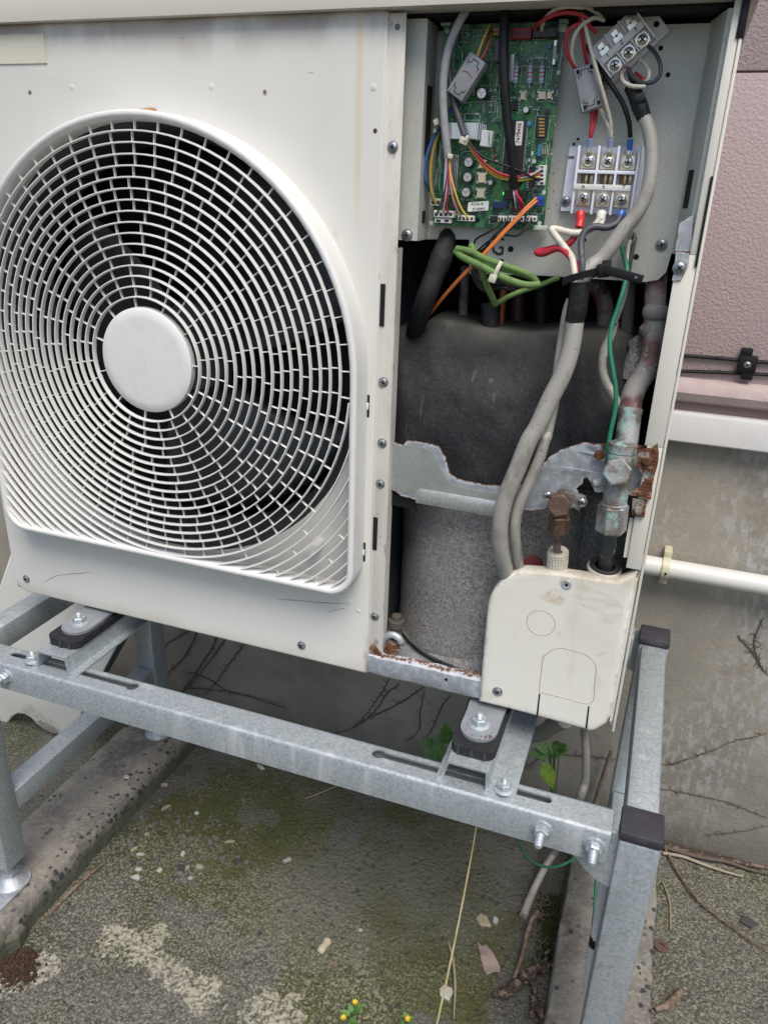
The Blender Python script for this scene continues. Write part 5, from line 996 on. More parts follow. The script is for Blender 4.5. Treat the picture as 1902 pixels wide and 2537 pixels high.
for u, v, m in ((358, 1025, crimp_blue), (508, 1025, crimp_blue), (650, 1040, crimp_blue)):
    p = PY('B', u, v - 20, .039); q = PY('B', u - 4, v + 50, .042); bm = nb(); lathe(bm, p, q - p, [(.0030, 0), (.0032, .003), (.0026, .006), (.003, (q - p).length)], 14)
    col = {358: ('clear blue crimp terminal on the red wires above R', plain('clear_blue', (.35, .42, .62), .25)), 508: ('clear blue crimp terminal on the white wires above S', plain('clear_blue', (.35, .42, .62), .25)), 650: ('solid blue crimp terminal on the black wire above T', crimp_blue)}[u]
    o = root('crimp_terminal', q, col[0], 'crimp terminal', 'crimp terminals above the terminal block'); obj('sleeve', bm, col[1], o); bm = nb(); box(bm, q + V((0, .001, -.003)), (.005, .0012, .010), .0004); cyl(bm, q, q + V((0, 0, -.004)), .002); obj('lug', bm, screw_bright, o)
# leads of the slanted block
wire('dark grey wire looping round from terminal 3 to the taped cable end', [('B', 785, 335, .045), ('B', 830, 380, .034), ('B', 868, 460, .028), ('B', 870, 540, .026), ('B', 820, 595, .026), ('B', 740, 600, .028), ('B', 670, 560, .032), ('B', 640, 500, .034), ('B', 650, 560, .036), ('B', 690, 620, .04)], .0019, w_dgrey)
wire('off-white wire looping from terminal 2 to the taped cable end', [('B', 705, 425, .045), ('B', 760, 465, .034), ('B', 790, 530, .028), ('B', 770, 590, .028), ('B', 700, 600, .034), ('B', 680, 640, .04)], .0017, w_white)
wire('off-white wire curling under terminal 1 into the taped cable end', [('B', 620, 505, .045), ('B', 590, 540, .034), ('B', 600, 590, .026), ('B', 660, 625, .024), ('B', 760, 632, .026)], .0019, w_white)
wire('red wire curling under terminal 1 into the taped cable end', [('B', 622, 492, .045), ('B', 580, 545, .038), ('B', 590, 590, .034), ('B', 640, 625, .036), ('B', 665, 650, .04)], .0016, w_red, extra=[([('B', 690, 530, .04), ('B', 740, 570, .034), ('B', 760, 610, .032), ('B', 700, 610, .036)],)])
bm = nb(); tube(bm, pts([('B', 655, 630, .038), ('B', 690, 690, .034), ('B', 720, 770, .032), ('B', 752, 860, .032)]), [.0065, .0068, .0075, .0066], 12); box(bm, PY('B', 720, 715, .026), (.010, .006, .008), .0015, Matrix.Rotation(R_(-25), 3, 'Y')); tag(obj('tape_wrap', bm, tape_b, ang=40), 'black tape wrapped round the upper end of the thick grey cable', 'tape')
wire('thick beige-grey cable curving past the R S T block down to the black cable tie', [('B', 745, 840, .032), ('B', 785, 940, .030), ('B', 805, 1060, .028), ('B', 806, 1180, .026), ('B', 795, 1300, .024), ('B', 765, 1430, .022), ('B', 700, 1560, .020), ('B', 600, 1680, .018), ('C', 1180, 200, .014), ('C', 1110, 260, .008), ('C', 1068, 320, .004), ('C', 1050, 400, .002)], [.0062, .0063, .0064, .0066, .0072, .0076, .0070], w_lgrey, name='cable', cat='cable', n=18)
# the three leads below R S T
wire('thick red lead from the red boot under R, looping left and back to the tie', [('C', 1035, 70, .035), ('C', 1022, 105, .032), ('C', 985, 140, .032), ('C', 910, 160, .034), ('C', 830, 178, .036), ('C', 862, 186, .03), ('C', 930, 160, .024), ('C', 975, 172, .018), ('C', 1020, 225, .010), ('C', 1058, 300, .003), ('C', 1052, 360, .002)], .0034, w_red, name='lead', cat='lead', n=12)
wire('thick white lead from the white boot under S, doubling back to the tie', [('B', 432, 1590, .034), ('B', 400, 1640, .032), ('B', 330, 1690, .030), ('B', 230, 1700, .028), ('B', 110, 1672, .026), ('B', 78, 1680, .024), ('B', 120, 1740, .022), ('B', 190, 1830, .018), ('C', 1015, 215, .010), ('C', 1028, 290, .002), ('C', 1035, 360, .001)], .0034, w_white, name='lead', cat='lead', n=12)
wire('dark grey lead from the blue boot under T, bending down to the tie', [('B', 580, 1580, .034), ('B', 550, 1630, .028), ('B', 480, 1660, .024), ('B', 390, 1655, .021), ('B', 320, 1690, .018), ('B', 292, 1770, .014), ('B', 296, 1870, .008), ('C', 1066, 230, .003), ('C', 1068, 300, 0), ('C', 1058, 370, 0)], .0034, w_dgrey, name='lead', cat='lead', n=12)
for cn, m, u, v, u2, v2 in (('red', crimp_red, 290, 1548, 278, 1660), ('white', crimp_white, 445, 1548, 425, 1640), ('blue', crimp_blue, 590, 1548, 555, 1640)):
    p, q = PY('B', u, v, .040), PY('B', u2, v2, .034); bm = nb(); d = q - p; tube(bm, [p, p.lerp(q, .3), p.lerp(q, .6) + V((.0006, 0, 0)), q], [.0046, .0048, .0040, .0044], 14); tag(obj('terminal_boot', bm, m), '%s plastic boot on the lead under the R S T block' % cn, 'terminal boot', 'coloured boots under the terminal block')
# bundle below the tie
bm = nb(); tube(bm, pts([('C', 1052, 335, .002), ('C', 1050, 400, .002), ('C', 1040, 480, .002), ('C', 1026, 545, .003)]), [.0092, .0096, .0100, .0096], 18); tag(obj('tape_wrap', bm, tape_b, ang=50), 'black tape wrapped round the cables just below the cable tie', 'tape')
bm = nb(); cpt = PY('C', 1052, 322, .002); d_ = (PY('C', 1140, 300, .002) - PY('C', 1015, 335, .002)).normalized()
cpt = cpt + V((0, .002, .002)); loft(bm, [[cpt + d_ * ((.0165 + k_) * math.cos(a_)) + V((0, -(.0140 + k_) * math.sin(a_), h_ + .002 * math.sin(a_))) for h_, k_ in ((-.0036, 0), (-.0036, .0012), (.0036, .0012), (.0036, 0))] for a_ in np.linspace(0, 6.283, 33)], True, False, False)
for a_ in np.linspace(.5, 2.4, 13):
    q = cpt + d_ * (.017 * math.cos(a_)) + V((0, -.0140 * math.sin(a_) - .0012, .002 * math.sin(a_))); box(bm, q, (.0009, .0014, .0046))
box(bm, PY('C', 1180, 275, .004), (.012, .010, .013), .0012, Matrix.Rotation(R_(-10), 3, 'Y')); p, q = PY('C', 1185, 278, -.002), PY('C', 1388, 318, -.002); box(bm, (p + q) / 2, ((q - p).length, .0016, .0085), .0007, Matrix.Rotation(R_(11), 3, 'Y')); box(bm, PY('C', 1190, 245, .01), (.01, .008, .009), .001)
zt_ = obj('cable_tie', bm, black_m, ang=30); tag(zt_, 'broad black cable tie with its tail sticking out below the control plate', 'cable tie')
bm = nb(); lathe(bm, PY('C', 1350, 312, -.0032), (0, -1, 0), [(.0015, 0), (.0015, .0002)], 10); obj('tie_hole', bm, plain('hole_grey', (.12, .12, .12)), zt_)
wire('thick grey cable running from the black tape down behind the cream pipe cover', [('C', 1030, 530, .003), ('C', 1008, 680, .000), ('C', 965, 820, -.004), ('C', 895, 960, -.008), ('C', 830, 1100, -.012), ('D', 890, 120, -.015), ('D', 830, 270, -.017), ('D', 768, 420, -.018), ('D', 738, 560, -.017), ('D', 740, 690, -.012), ('D', 765, 800, .002), ('D', 800, 890, .014), ('D', 830, 960, .02)], [.0092, .0094, .0094, .0092, .0088], w_lgrey, name='cable', cat='cable', n=20)
wire('thinner grey cable half hidden behind the thick one above the pipe cover', [('C', 1005, 430, .006), ('C', 985, 500, .008), ('C', 968, 600, .010), ('C', 945, 760, .008), ('C', 925, 930, .004), ('C', 880, 1150, .0), ('D', 985, 90, -.004), ('D', 950, 210, -.006), ('D', 890, 350, -.008), ('D', 835, 480, -.009), ('D', 818, 600, -.008), ('D', 832, 740, .004), ('D', 855, 870, .018)], [.0045, .0055, .0062, .0060], w_lgrey, name='cable', cat='cable', n=16)
wire('bright green earth wire snaking down the bay to the brass valve', [('C', 1275, 150, .05), ('C', 1290, 210, .04), ('C', 1302, 270, .032), ('C', 1290, 350, .026), ('C', 1255, 470, .018), ('C', 1222, 570, .012), ('C', 1212, 680, .006), ('C', 1228, 800, .002), ('C', 1243, 900, .0), ('C', 1240, 1010, -.002), ('C', 1215, 1130, -.004), ('C', 1200, 1230, -.005), ('D', 1315, 240, -.002)], .0024, w_green, n=10)
wire('grey insulated wire descending beside the green earth wire', [('C', 1345, 100, .052), ('C', 1325, 200, .048), ('C', 1305, 330, .045), ('C', 1290, 420, .04), ('C', 1262, 500, .032), ('C', 1240, 560, .026)], .0021, w_dgrey)
wire('white insulated wire descending from the ring lug beside the green wire', [('C', 1322, 115, .052), ('C', 1310, 150, .05), ('C', 1302, 210, .046), ('C', 1296, 260, .04)], .0020, w_white)
bm = nb(); lathe(bm, PY('C', 1328, 95, .055), (0, -1, 0), [(.0045, 0), (.0045, .0012), (.0022, .0013)], 16); tube(bm, pts([('C', 1320, 110, .054), ('C', 1345, 80, .05), ('C', 1335, 130, .05), ('C', 1310, 140, .05)]), .0011, 6); tag(obj('ring_lug', bm, copper_old), 'small copper ring lug with brown strands screwed to the control plate', 'ring lug')
wire('beige thermistor hose bowing beside the green earth wire', [('C', 1238, 545, .036), ('C', 1215, 620, .034), ('C', 1182, 700, .030), ('C', 1172, 780, .026), ('C', 1190, 860, .022), ('C', 1230, 930, .020), ('C', 1268, 1000, .020)], .0045, w_lgrey, name='hose', cat='hose', n=12)
# orange pair and green sleeved loom
wire('orange twin wire stretched from the blue connector down into the bay', [('A', 1220, 1625, .036), ('A', 1120, 1720, .028), ('A', 1000, 1850, .022), ('A', 880, 1980, .018), ('C', 520, 215, .016), ('C', 440, 295, .02), ('C', 350, 395, .034), ('C', 262, 505, .06)], .0014, w_org, extra=[([('A', 1226, 1648, .036), ('A', 1127, 1737, .028), ('A', 1007, 1862, .022), ('A', 887, 1990, .018), ('C', 525, 220, .016), ('C', 445, 299, .02), ('C', 354, 399, .034), ('C', 265, 507, .06)],)])
for i, l in enumerate(([('A', 940, 1805, .036), ('A', 880, 1870, .028), ('A', 800, 1920, .026), ('A', 730, 1960, .028), ('C', 490, 150, .034)], [('A', 1185, 1800, .036), ('A', 1130, 1880, .028), ('A', 1060, 1935, .025), ('A', 960, 1930, .026), ('A', 860, 1960, .028), ('C', 510, 175, .034)], [('A', 1090, 1805, .036), ('A', 1000, 1880, .03), ('A', 900, 1950, .028), ('A', 830, 2020, .03), ('C', 515, 200, .034)], [('A', 970, 1805, .036), ('A', 930, 1880, .03), ('A', 860, 1950, .028), ('C', 560, 150, .03), ('C', 520, 180, .03)])):
    wire(('black thermistor wire leaving the leftmost white socket under the board', 'black thermistor wire sagging in a wide loop from the right white socket', 'black thermistor wire leaving the middle white socket under the board', 'black thermistor wire running close behind the orange pair')[i], l, .0011, w_black)
gl = root('sleeved_loom', PY('C', 620, 450, .03), 'folded loop of green sleeved sensor wires held by a pale tie under the control plate', 'wire loom')
for l, r in (([('C', 405, 160, .022), ('C', 470, 172, .018), ('C', 560, 215, .012), ('C', 660, 250, .010), ('C', 770, 290, .012), ('C', 815, 320, .016), ('C', 835, 352, .020)], .0033), ([('C', 400, 172, .024), ('C', 440, 205, .018), ('C', 530, 250, .010), ('C', 650, 312, .006), ('C', 760, 350, .010), ('C', 840, 348, .016)], .0036), ([('C', 482, 142, .030), ('C', 505, 195, .020), ('C', 530, 240, .016), ('C', 555, 330, .020), ('C', 590, 410, .028), ('C', 612, 455, .036)], .0034), ([('C', 620, 448, .038), ('C', 690, 408, .04), ('C', 760, 380, .044), ('C', 850, 350, .05), ('C', 945, 312, .056)], .0028), ([('C', 520, 195, .014), ('C', 600, 250, .012), ('C', 720, 285, .014), ('C', 800, 312, .018)], .0031)):
    bm = nb(); tube(bm, pts(l), r, 10); obj('green_sleeve', bm, sleeve_g, gl)
for k in range(12):
    rr = random.Random(40 + k); l = [('C', 490 + rr.uniform(-25, 25), 190, .035), ('C', 500 + rr.uniform(-20, 25), 290 + rr.uniform(-10, 10), .03), ('C', 560 + rr.uniform(-40, 40), 360 + rr.uniform(-25, 25), .03), ('C', 660 + rr.uniform(-30, 30), 345 + rr.uniform(-15, 30), .026), ('C', 715 + rr.uniform(-15, 15), 372 + rr.uniform(-12, 12), .026)]
    bm = nb(); tube(bm, pts(l), .0010, 6); obj('sensor_wire', bm, w_black, gl)
bm = nb(); tube(bm, pts([('C', 640, 232, .006), ('C', 622, 265, .0), ('C', 605, 305, -.001), ('C', 598, 325, .0)]), .0022, 6); box(bm, PY('C', 596, 318, -.002), (.0075, .006, .0075), .0008, Matrix.Rotation(R_(15), 3, 'Y')); obj('nylon_tie', bm, nylon, gl)
# hoses and pipes in the bay
wire('thick black insulated hose rising from the jacket behind the column', [('C', 180, 625, .090), ('C', 200, 550, .064), ('C', 245, 420, .042), ('C', 290, 300, .045), ('C', 325, 210, .05), ('C', 350, 130, .056), ('C', 370, 60, .075)], [.0105, .0108, .0112, .0112, .0125, .0100, .0095], rubber, name='hose', cat='hose', n=18)
for lb, m, l, r in (('aged copper pipe standing behind the green loom', copper_old, [('C', 440, 600, .13), ('C', 440, 480, .13), ('C', 445, 380, .13), ('C', 450, 250, .13)], .0055), ('copper pipe right of the black insulated stub', plain('bright_copper', (.28, .10, .045), .4, .6), [('C', 640, 600, .12), ('C', 640, 500, .12), ('C', 650, 400, .12), ('C', 655, 250, .12)], .0052), ('black insulated pipe stub under the green loom', rubber, [('C', 582, 640, .10), ('C', 582, 540, .10), ('C', 580, 470, .10), ('C', 575, 440, .10)], .0105), ('dark maroon pipe in the shade behind the cables', plain('maroon_pipe', (.07, .02, .025), .5), [('C', 725, 600, .16), ('C', 725, 480, .16), ('C', 728, 380, .16), ('C', 730, 250, .16)], .009), ('thick black vertical pipe in the shade behind the cables', black_m, [('C', 850, 600, .15), ('C', 850, 480, .15), ('C', 852, 350, .15), ('C', 852, 250, .15)], .0105),
                    ('dull red pipe bending behind the taped bundle', copper_old, [('C', 1185, 640, .12), ('C', 1190, 540, .12), ('C', 1182, 440, .12), ('C', 1150, 370, .125), ('C', 1100, 330, .13)], .0095), ('weathered grey pipe behind the green wire', plain('grey_pipe', (.16, .155, .15), .7), [('C', 1302, 640, .11), ('C', 1304, 540, .11), ('C', 1312, 430, .11), ('C', 1318, 300, .115)], .0068)):
    cable('bay_pipe', lb, 'pipe', l, r, m, n=16)
gp = root('gas_pipe', PY('D', 1430, 60, .02), 'patinated suction pipe bending down to the large brass valve', 'pipe')
bm = nb(); tube(bm, pts([('C', 1466, 180, .079), ('C', 1458, 300, .075), ('C', 1450, 450, .07), ('C', 1442, 600, .06), ('C', 1436, 700, .05), ('C', 1420, 780, .042), ('C', 1380, 840, .034), ('C', 1345, 900, .028), ('C', 1325, 960, .022), ('C', 1318, 1020, .017)]), [.0108, .0108, .0112, .0112, .0114, .0114, .0116], 20); obj('pipe', bm, copper_old, gp)
bm = nb(); p = PY('C', 1440, 560, .062); lathe(bm, p + V((0, 0, -.014)), (0, .1, 1), [(.0108, 0), (.0132, .004), (.0132, .010), (.0108, .014)], 20, False, False); lathe(bm, p + V((0, 0, .006)), (0, .1, 1), [(.0108, 0), (.0130, .004), (.0130, .010), (.0108, .014)], 20, False, False); obj('pipe_joint', bm, copper_old, gp)
bm = nb(); a, b = PY('C', 1320, 1005, .016), PY('C', 1300, 1190, .002); lathe(bm, a, b - a, [(.0128, 0), (.0128, .004), (.0118, .006), (.0116, (b - a).length * .6), (.0114, (b - a).length)], 22); obj('flared_stub', bm, patina, gp)
sg = root('suction_sleeve', PY('C', 1340, 800, .06), 'grey felt sleeve tucked behind the bend of the patinated pipe', 'pipe sleeve'); bm = nb(); tube(bm, pts([('C', 1355, 640, .085), ('C', 1380, 690, .08), ('C', 1365, 760, .075), ('C', 1325, 860, .07)]), [.012, .014, .015, .015], 16); obj('sleeve', bm, felt_m, sg)

# stop valves
gv = root('stop_valve', PY('D', 1340, 610, -.012), 'large verdigris brass stop valve with a hex cap and a side service port', 'valve')
ax = (PY('D', 1355, 480, -.012) - PY('D', 1405, 150, -.008)); top = PY('D', 1405, 128, -.008); Lv = ax.length; dv = ax.normalized()
def nut(bm, p, axis, r, h, ch=.0012): lathe(bm, p, axis, [(r * .88, 0), (r, ch), (r, h - ch), (r * .88, h)], 6, phase=.3)
bm = nb(); lathe(bm, top, dv, [(.0105, -.002), (.0140, 0), (.0142, .009), (.0125, .0105)], 24); obj('collar', bm, patina, gv)
bm = nb(); lathe(bm, top + dv * .010, dv, [(.0138, 0), (.0142, .002), (.0142, .010), (.0128, .014), (.0128, .030), (.0125, Lv - .005), (.0115, Lv + .003)], 24); obj('valve_body', bm, patina, gv)
hc = PY('D', 1375, 290, -.024); bm = nb(); cyl(bm, hc + V((.001, .022, .0)), hc + V((0, .004, 0)), .0118, 20); nut(bm, hc + V((0, .006, 0)), (-.08, -1, .28), .0148, .013); obj('hex_cap', bm, patina, gv, ang=20)
sp_, sq = PY('D', 1330, 330, -.012), PY('D', 1243, 345, -.020); d_ = sq - sp_; pr = [(.0055, 0)]
for k in range(7): pr += [(.0050, .0035 + k * .0018), (.0042, .0044 + k * .0018)]
pr += [(.0046, .017), (.0034, .0185)]
bm = nb(); lathe(bm, sp_, d_, pr, 16); obj('service_port', bm, patina, gv)
bm = nb(); nt0 = PY('D', 1352, 455, -.012); d2 = (PY('D', 1335, 605, -.012) - nt0); nut(bm, nt0, d2, .0162, d2.length, .002); lathe(bm, nt0 - d2.normalized() * .002, d2, [(.013, 0), (.0142, .001), (.0142, .003)], 22); obj('flare_nut', bm, patina, gv, ang=25)
gi = root('insulated_pipe', PY('D', 1308, 880, -.004), 'dark gas pipe entering a ring of white foam insulation in the pipe cover', 'pipe')
bm = nb(); a, b = PY('D', 1335, 600, -.006), PY('D', 1305, 800, .022); cyl(bm, a, b + (b - a) * .3, .0083, 20); obj('pipe', bm, mat('dark_pipe', (.045, .05, .055), .5, .3, [dict(k='noise', s=80, lo=.55, hi=.68, c=(.20, .30, .28), r=.9, m=0.)]), gi)
c_ = PY('D', 1306, 785, .022); du = V((.06, -.14, 1)).normalized(); bm = nb()
lathe(bm, c_ + du * .001, -du, [(.0110, .002), (.0172, 0), (.0172, .003)], 30, False, False); obj('foam_core', bm, foam_d, gi)
bm = nb(); lathe(bm, c_ - du * .002, -du, [(.0173, 0), (.0182, .0005), (.0184, .005)], 30, False, False)
for i in range(44):
    a_ = 2 * math.pi * i / 44; x_, y_, _ = frame_of(du); box(bm, c_ - du * .0045 + (x_ * math.cos(a_) + y_ * math.sin(a_)) * .0186, (.0016, .0016, .0038), .0004)
obj('white_rim', bm, foam_w, gi)
bm = nb(); lathe(bm, c_ - du * .007, -du, [(.0186, 0), (.0188, .004), (.0180, .05)], 30, False, False); obj('black_wrap', bm, black_m, gi)
lv = root('stop_valve', PY('D', 1045, 620, -.010), 'small brown brass stop valve with a hex cap between two bright screws', 'valve')
hc = PY('D', 1055, 470, -.020); bm = nb(); cyl(bm, hc + V((.0, .03, 0)), hc + V((0, .004, 0)), .0095, 18); nut(bm, hc + V((0, .008, 0)), (.05, -1, .22), .0134, .0135); obj('hex_cap', bm, brass_old, lv, ang=20)
bm = nb(); plate(bm, DL([(975, 420), (985, 392), (1012, 388), (1060, 398), (1100, 395), (1150, 410), (1190, 418), (1205, 445), (1195, 468), (1165, 470), (1120, 462), (1000, 430)], .001), (), .004, lambda a_, b_, t: V((a_, .0005 + t, b_))); obj('valve_flange', bm, patina, lv)
for u, v in ((995, 410), (1180, 445)): screw(lv, PY('D', u, v, .0), SCREW_B, 'screw', .9)
bm = nb(); a, b = PY('D', 1058, 515, -.014), PY('D', 1053, 605, -.012); d_ = b - a; cyl(bm, a - d_ * .25, a + d_ * .1, .0086, 18); nut(bm, a, d_, .0112, d_.length, .0016); obj('flare_nut', bm, brass_old, lv, ang=25)
bm = nb(); lathe(bm, PY('D', 1060, 530, -.012), d_, [(.0100, -.001), (.0106, 0), (.0100, .0012)], 20, False, False); obj('brass_ring', bm, plain('yellow_brass', (.45, .32, .12), .4, .7), lv)
li = root('insulated_pipe', PY('D', 1042, 860, -.006), 'thin copper pipe in a torn white net-embossed foam sleeve', 'pipe')
bm = nb(); a, b = PY('D', 1050, 600, -.009), PY('D', 1045, 720, .010); cyl(bm, a, b + (b - a) * .4, .0044, 14); obj('pipe', bm, copper_old, li)
a, b = PY('D', 1052, 705, .010), PY('D', 1040, 870, .016); d_ = b - a; x_, y_, dn = frame_of(d_); bm = nb(); Lf = d_.length
lathe(bm, a, d_, [(.0048, .002), (.0108, 0), (.0112, .004), (.0114, Lf)], 28, False, False)
for i in range(24):
    a_ = 2 * math.pi * i / 24
    for k in range(9):
        jit = .0012 * mnoise.noise(V((i * 1.7, k * 2.1, 0))); tt = .0026 + k * .0036
        if tt > Lf: continue
        c_ = a + dn * tt + (x_ * math.cos(a_) + y_ * math.sin(a_)) * (.0113 + jit * .3)
        vs = box(bm, (0, 0, 0), (.0023, .0014, .0028), .0006, None, 1); bmesh.ops.rotate(bm, verts=vs, cent=(0, 0, 0), matrix=Matrix.Rotation(a_ + math.atan2(x_.y, x_.x) - math.pi / 2, 3, 'Z')); bmesh.ops.translate(bm, verts=vs, vec=c_)
obj('foam_sleeve', bm, foam_w, li)
rc = root('rubber_stopper', PY('D', 905, 830, .03), 'round red rubber stopper peeking out above the pipe cover', 'stopper'); bm = nb(); lathe(bm, PY('D', 916, 786, .028), (.35, -1, .25), [(.0115, -.003), (.0120, 0), (.0110, .0015), (.0045, .0016), (.004, .003), (.0005, .0032)], 22); obj('stopper', bm, plain('stopper_red', (.13, .018, .02), .55), rc)

# ------------------------------------------------------------------ removed service cover leaning behind the stand
pn = V((0, 1, .24)).normalized(); p0 = V((-1.15, .30, GZ)); lean = root('service_cover', (-1.2, .31, GZ), 'cream sheet metal service cover with an arched cut-out, leaning behind the stand', 'panel')
ux = V((1, 0, 0)); uy = pn.cross(ux) * -1; uy = uy if uy.z > 0 else -uy
def q2(zn, u, v): p = PP(zn, u, v, p0, pn); d = p - p0; return (d.dot(ux), d.dot(uy))
def up(a_, b_, t): return p0 + ux * a_ + uy * b_ + pn * t
o2 = [q2('M', 722, 205), q2('M', 690, 330), q2('M', 640, 405), q2('M', 560, 428), q2('M', 470, 420), q2('M', 400, 390), q2('M', 335, 340), q2('M', 280, 280), q2('M', 215, 245), q2('M', 150, 238), q2('M', 95, 265), q2('M', 50, 330), q2('M', 20, 410)]
e = o2[-1]; o2 += [(e[0] - .005, e[1] - .05), (e[0] - .02, e[1] - .058), (e[0] - .06, e[1] - .055)]
tl = q2('Q', 105, 150); l0 = q2('Q', 0, 455); dl_ = V((tl[0] - l0[0], tl[1] - l0[1])).normalized(); tl2 = (tl[0] + dl_[0] * .16, tl[1] + dl_[1] * .16)
tr = q2('J', 980, 620); rr_ = V((tr[0] - o2[0][0], tr[1] - o2[0][1])).normalized(); tr2 = (o2[0][0] + rr_[0] * .52, o2[0][1] + rr_[1] * .52)
o2 += [(l0[0] - dl_[0] * .36, l0[1] - dl_[1] * .36), tl2, tr2]
cov_m = mat('service_cover_paint', (.80, .78, .72), .4, 0, [dict(k='spot', at=[(PP('M', 330, 300, p0, pn)[:], .05), (PP('M', 420, 360, p0, pn)[:], .035)], s=26, w=2.2, c=(.5, .42, .29), a=.5, mul=dict(k='noise', s=70, lo=.35, hi=.6)), dict(k='spot', at=[(PP('M', 400, 355, p0, pn)[:], .02), (PP('M', 470, 405, p0, pn)[:], .022)], s=60, w=2., c=(.25, .18, .16), a=.6)])
bm = nb(); plate(bm, o2, (), .0012, up, lip=[(.002, .0006), (.004, .003), (.0045, .012)]); obj('sheet', bm, cov_m, lean, ang=60)
a_, b_ = V(o2[0]), V(tr2); bm = nb(); L4 = [up(a_[0] + .005, a_[1], .003), up(b_[0] + .005, b_[1], .003), up(b_[0] + .009, b_[1], .05), up(a_[0] + .009, a_[1] + .01, .05)]; bm.faces.new([bm.verts.new(p) for p in L4]); fl = obj('side_return', bm, plain('shaded_return_navy', (.02, .03, .05), .5), lean); md = fl.modifiers.new('thickness', 'SOLIDIFY'); md.thickness = .0015  # bent edge of the cream cover, its shade put into a dark navy colour

# ------------------------------------------------------------------ loose wires, hose and stem under the unit
def loose(name, label, cat, P_, r, m, n=8, group=None, sub=8):
    bm = nb(); tube(bm, P_, r, n, sub); return tag(obj(name, bm, m, ang=60), label, cat, group)
loose('drain_hose', 'slim grey hose hanging from the pipe cover to the ground by the right block', 'hose', [PY('D', 1200, 1650, .10), PY('H', 905, 360, .12), PY('H', 912, 450, .13), PY('H', 908, 560, .14), PY('H', 880, 640, .14), PZ('H', 800, 820, -1.10), PZ('H', 745, 910, -1.15), PZ('H', 690, 1020, -1.178), PZ('H', 655, 1110, -1.183)], [.0052, .0052, .0058, .006, .0062, .0068, .0075], w_lgrey, 12)
loose('grey_conduit', 'curved grey conduit passing behind the cross channel under the unit', 'conduit', [PY('K', 1560, 480, .20), PY('K', 1420, 545, .22), PY('K', 1330, 620, .24), PY('K', 1210, 650, .26), PY('K', 1100, 640, .28)], .013, plain('conduit_grey', (.22, .215, .20), .6), 14)
loose('earth_wire', 'green earth wire sagging under the beam and running down beside the leg', 'wire', [PY('R', 262, 60, -.03), PY('R', 285, 140, -.02), PY('R', 350, 250, .0), PY('R', 440, 310, .02), PY('R', 540, 330, .04), PY('R', 640, 310, .06), PY('R', 740, 255, .07), PY('R', 860, 190, .08), PY('R', 915, 240, .08), PY('R', 915, 400, .06), PY('R', 905, 600, .03), PY('R', 885, 850, .0), PY('R', 865, 1020, -.02), PY('R', 835, 1180, -.03), PY('R', 822, 1370, -.04)], .0019, w_green, 8)
loose('pale_conduit', 'pale slim conduit tube behind the near leg, upper length above a black tape band', 'conduit', [PY('R', 995, 380, -.035), PY('R', 965, 560, -.04), PY('R', 930, 800, -.045), PY('R', 905, 960, -.05), PY('R', 880, 1100, -.052), PY('R', 845, 1380, -.055)], .0068, pvc, 12)
loose('black_tape', 'short band of black tape round the pale conduit behind the near leg', 'tape', [PY('R', 914, 895, -.0475), PY('R', 908, 935, -.049), PY('R', 900, 975, -.050)], .0073, black_m, 12)
loose('straw_stem', 'long pale yellow dry grass stem leaning from the ground up behind the front beam', 'stem', [PY('H', 470, 690, -.05), PY('H', 455, 790, -.06), PY('H', 405, 1060, -.08), PY('H', 350, 1330, -.10), PY('H', 300, 1560, -.11), PY('H', 280, 1660, -.115)], [.0010, .0012, .0015, .0016], straw_m, 6)
loose('straw_stem', 'curved dry grass blade on the ground beside the long straw stem', 'stem', [PZ('H', 350, 1220, GZ + .01), PZ('H', 368, 1290, GZ + .012), PZ('H', 376, 1400, GZ + .01), PZ('H', 370, 1530, GZ + .005)], [.0018, .0026, .0022, .0008], plain('straw_tan', (.30, .25, .15), .8), 6)

# ------------------------------------------------------------------ dry vines on the wall
def vine(l, r, label, m=vine_m, seed=0, y=WY - .0012, twigs=16):
    P_ = [PY(q[0], q[1], q[2], y) for q in l]; r *= .55; cp_ = smooth(P_, 10); rd = random.Random(seed); bm = nb()
    cp_ = [p + V((rd.uniform(-1, 1), 0, rd.uniform(-1, 1))) * .0013 for p in cp_]; tube(bm, cp_, [r, r * 1.1, r * .8, r * .5], 5, 1)
    for _ in range(twigs):
        p = rd.choice(cp_[2:-1]); a_ = rd.uniform(0, 6.283); Lt = rd.uniform(.004, .016); q = p + V((math.cos(a_), 0, math.sin(a_))) * Lt; tube(bm, [p, (p + q) / 2 + V((rd.uniform(-1, 1), 0, rd.uniform(-1, 1))) * .002, q], [r * .5, r * .4, r * .2], 4, 2)
    return tag(obj('dry_vine', bm, m, ang=180), label, 'vine', 'dry vines clinging to the foundation')
vine([('N', 1180, 310), ('N', 1130, 430), ('N', 1060, 540), ('N', 960, 640), ('N', 890, 700), ('N', 800, 760)], .0032, 'dry vine stem curving down behind the back leg under the fan panel', seed=1)
vine([('N', 1110, 300), ('N', 1020, 350), ('N', 930, 400), ('N', 860, 450), ('N', 760, 520)], .0025, 'short dry vine stem just under the fan panel edge by the back leg', seed=2)
vine([('N', 1360, 340), ('N', 1320, 450), ('N', 1220, 600), ('N', 1130, 740), ('N', 1040, 850)], .0040, 'thicker dry vine stem, left one of the pair rising in the middle of the foundation', seed=3, twigs=14)
vine([('N', 1440, 370), ('N', 1370, 470), ('N', 1270, 600), ('N', 1180, 720), ('N', 1060, 850)], .0030, 'dry vine stem, right one of the pair rising in the middle of the foundation', seed=4)
vine([('N', 1610, 400), ('N', 1520, 530), ('N', 1430, 650), ('N', 1330, 790), ('N', 1240, 870)], .0030, 'dry vine stem slanting up to the panel edge right of the pair', seed=5)
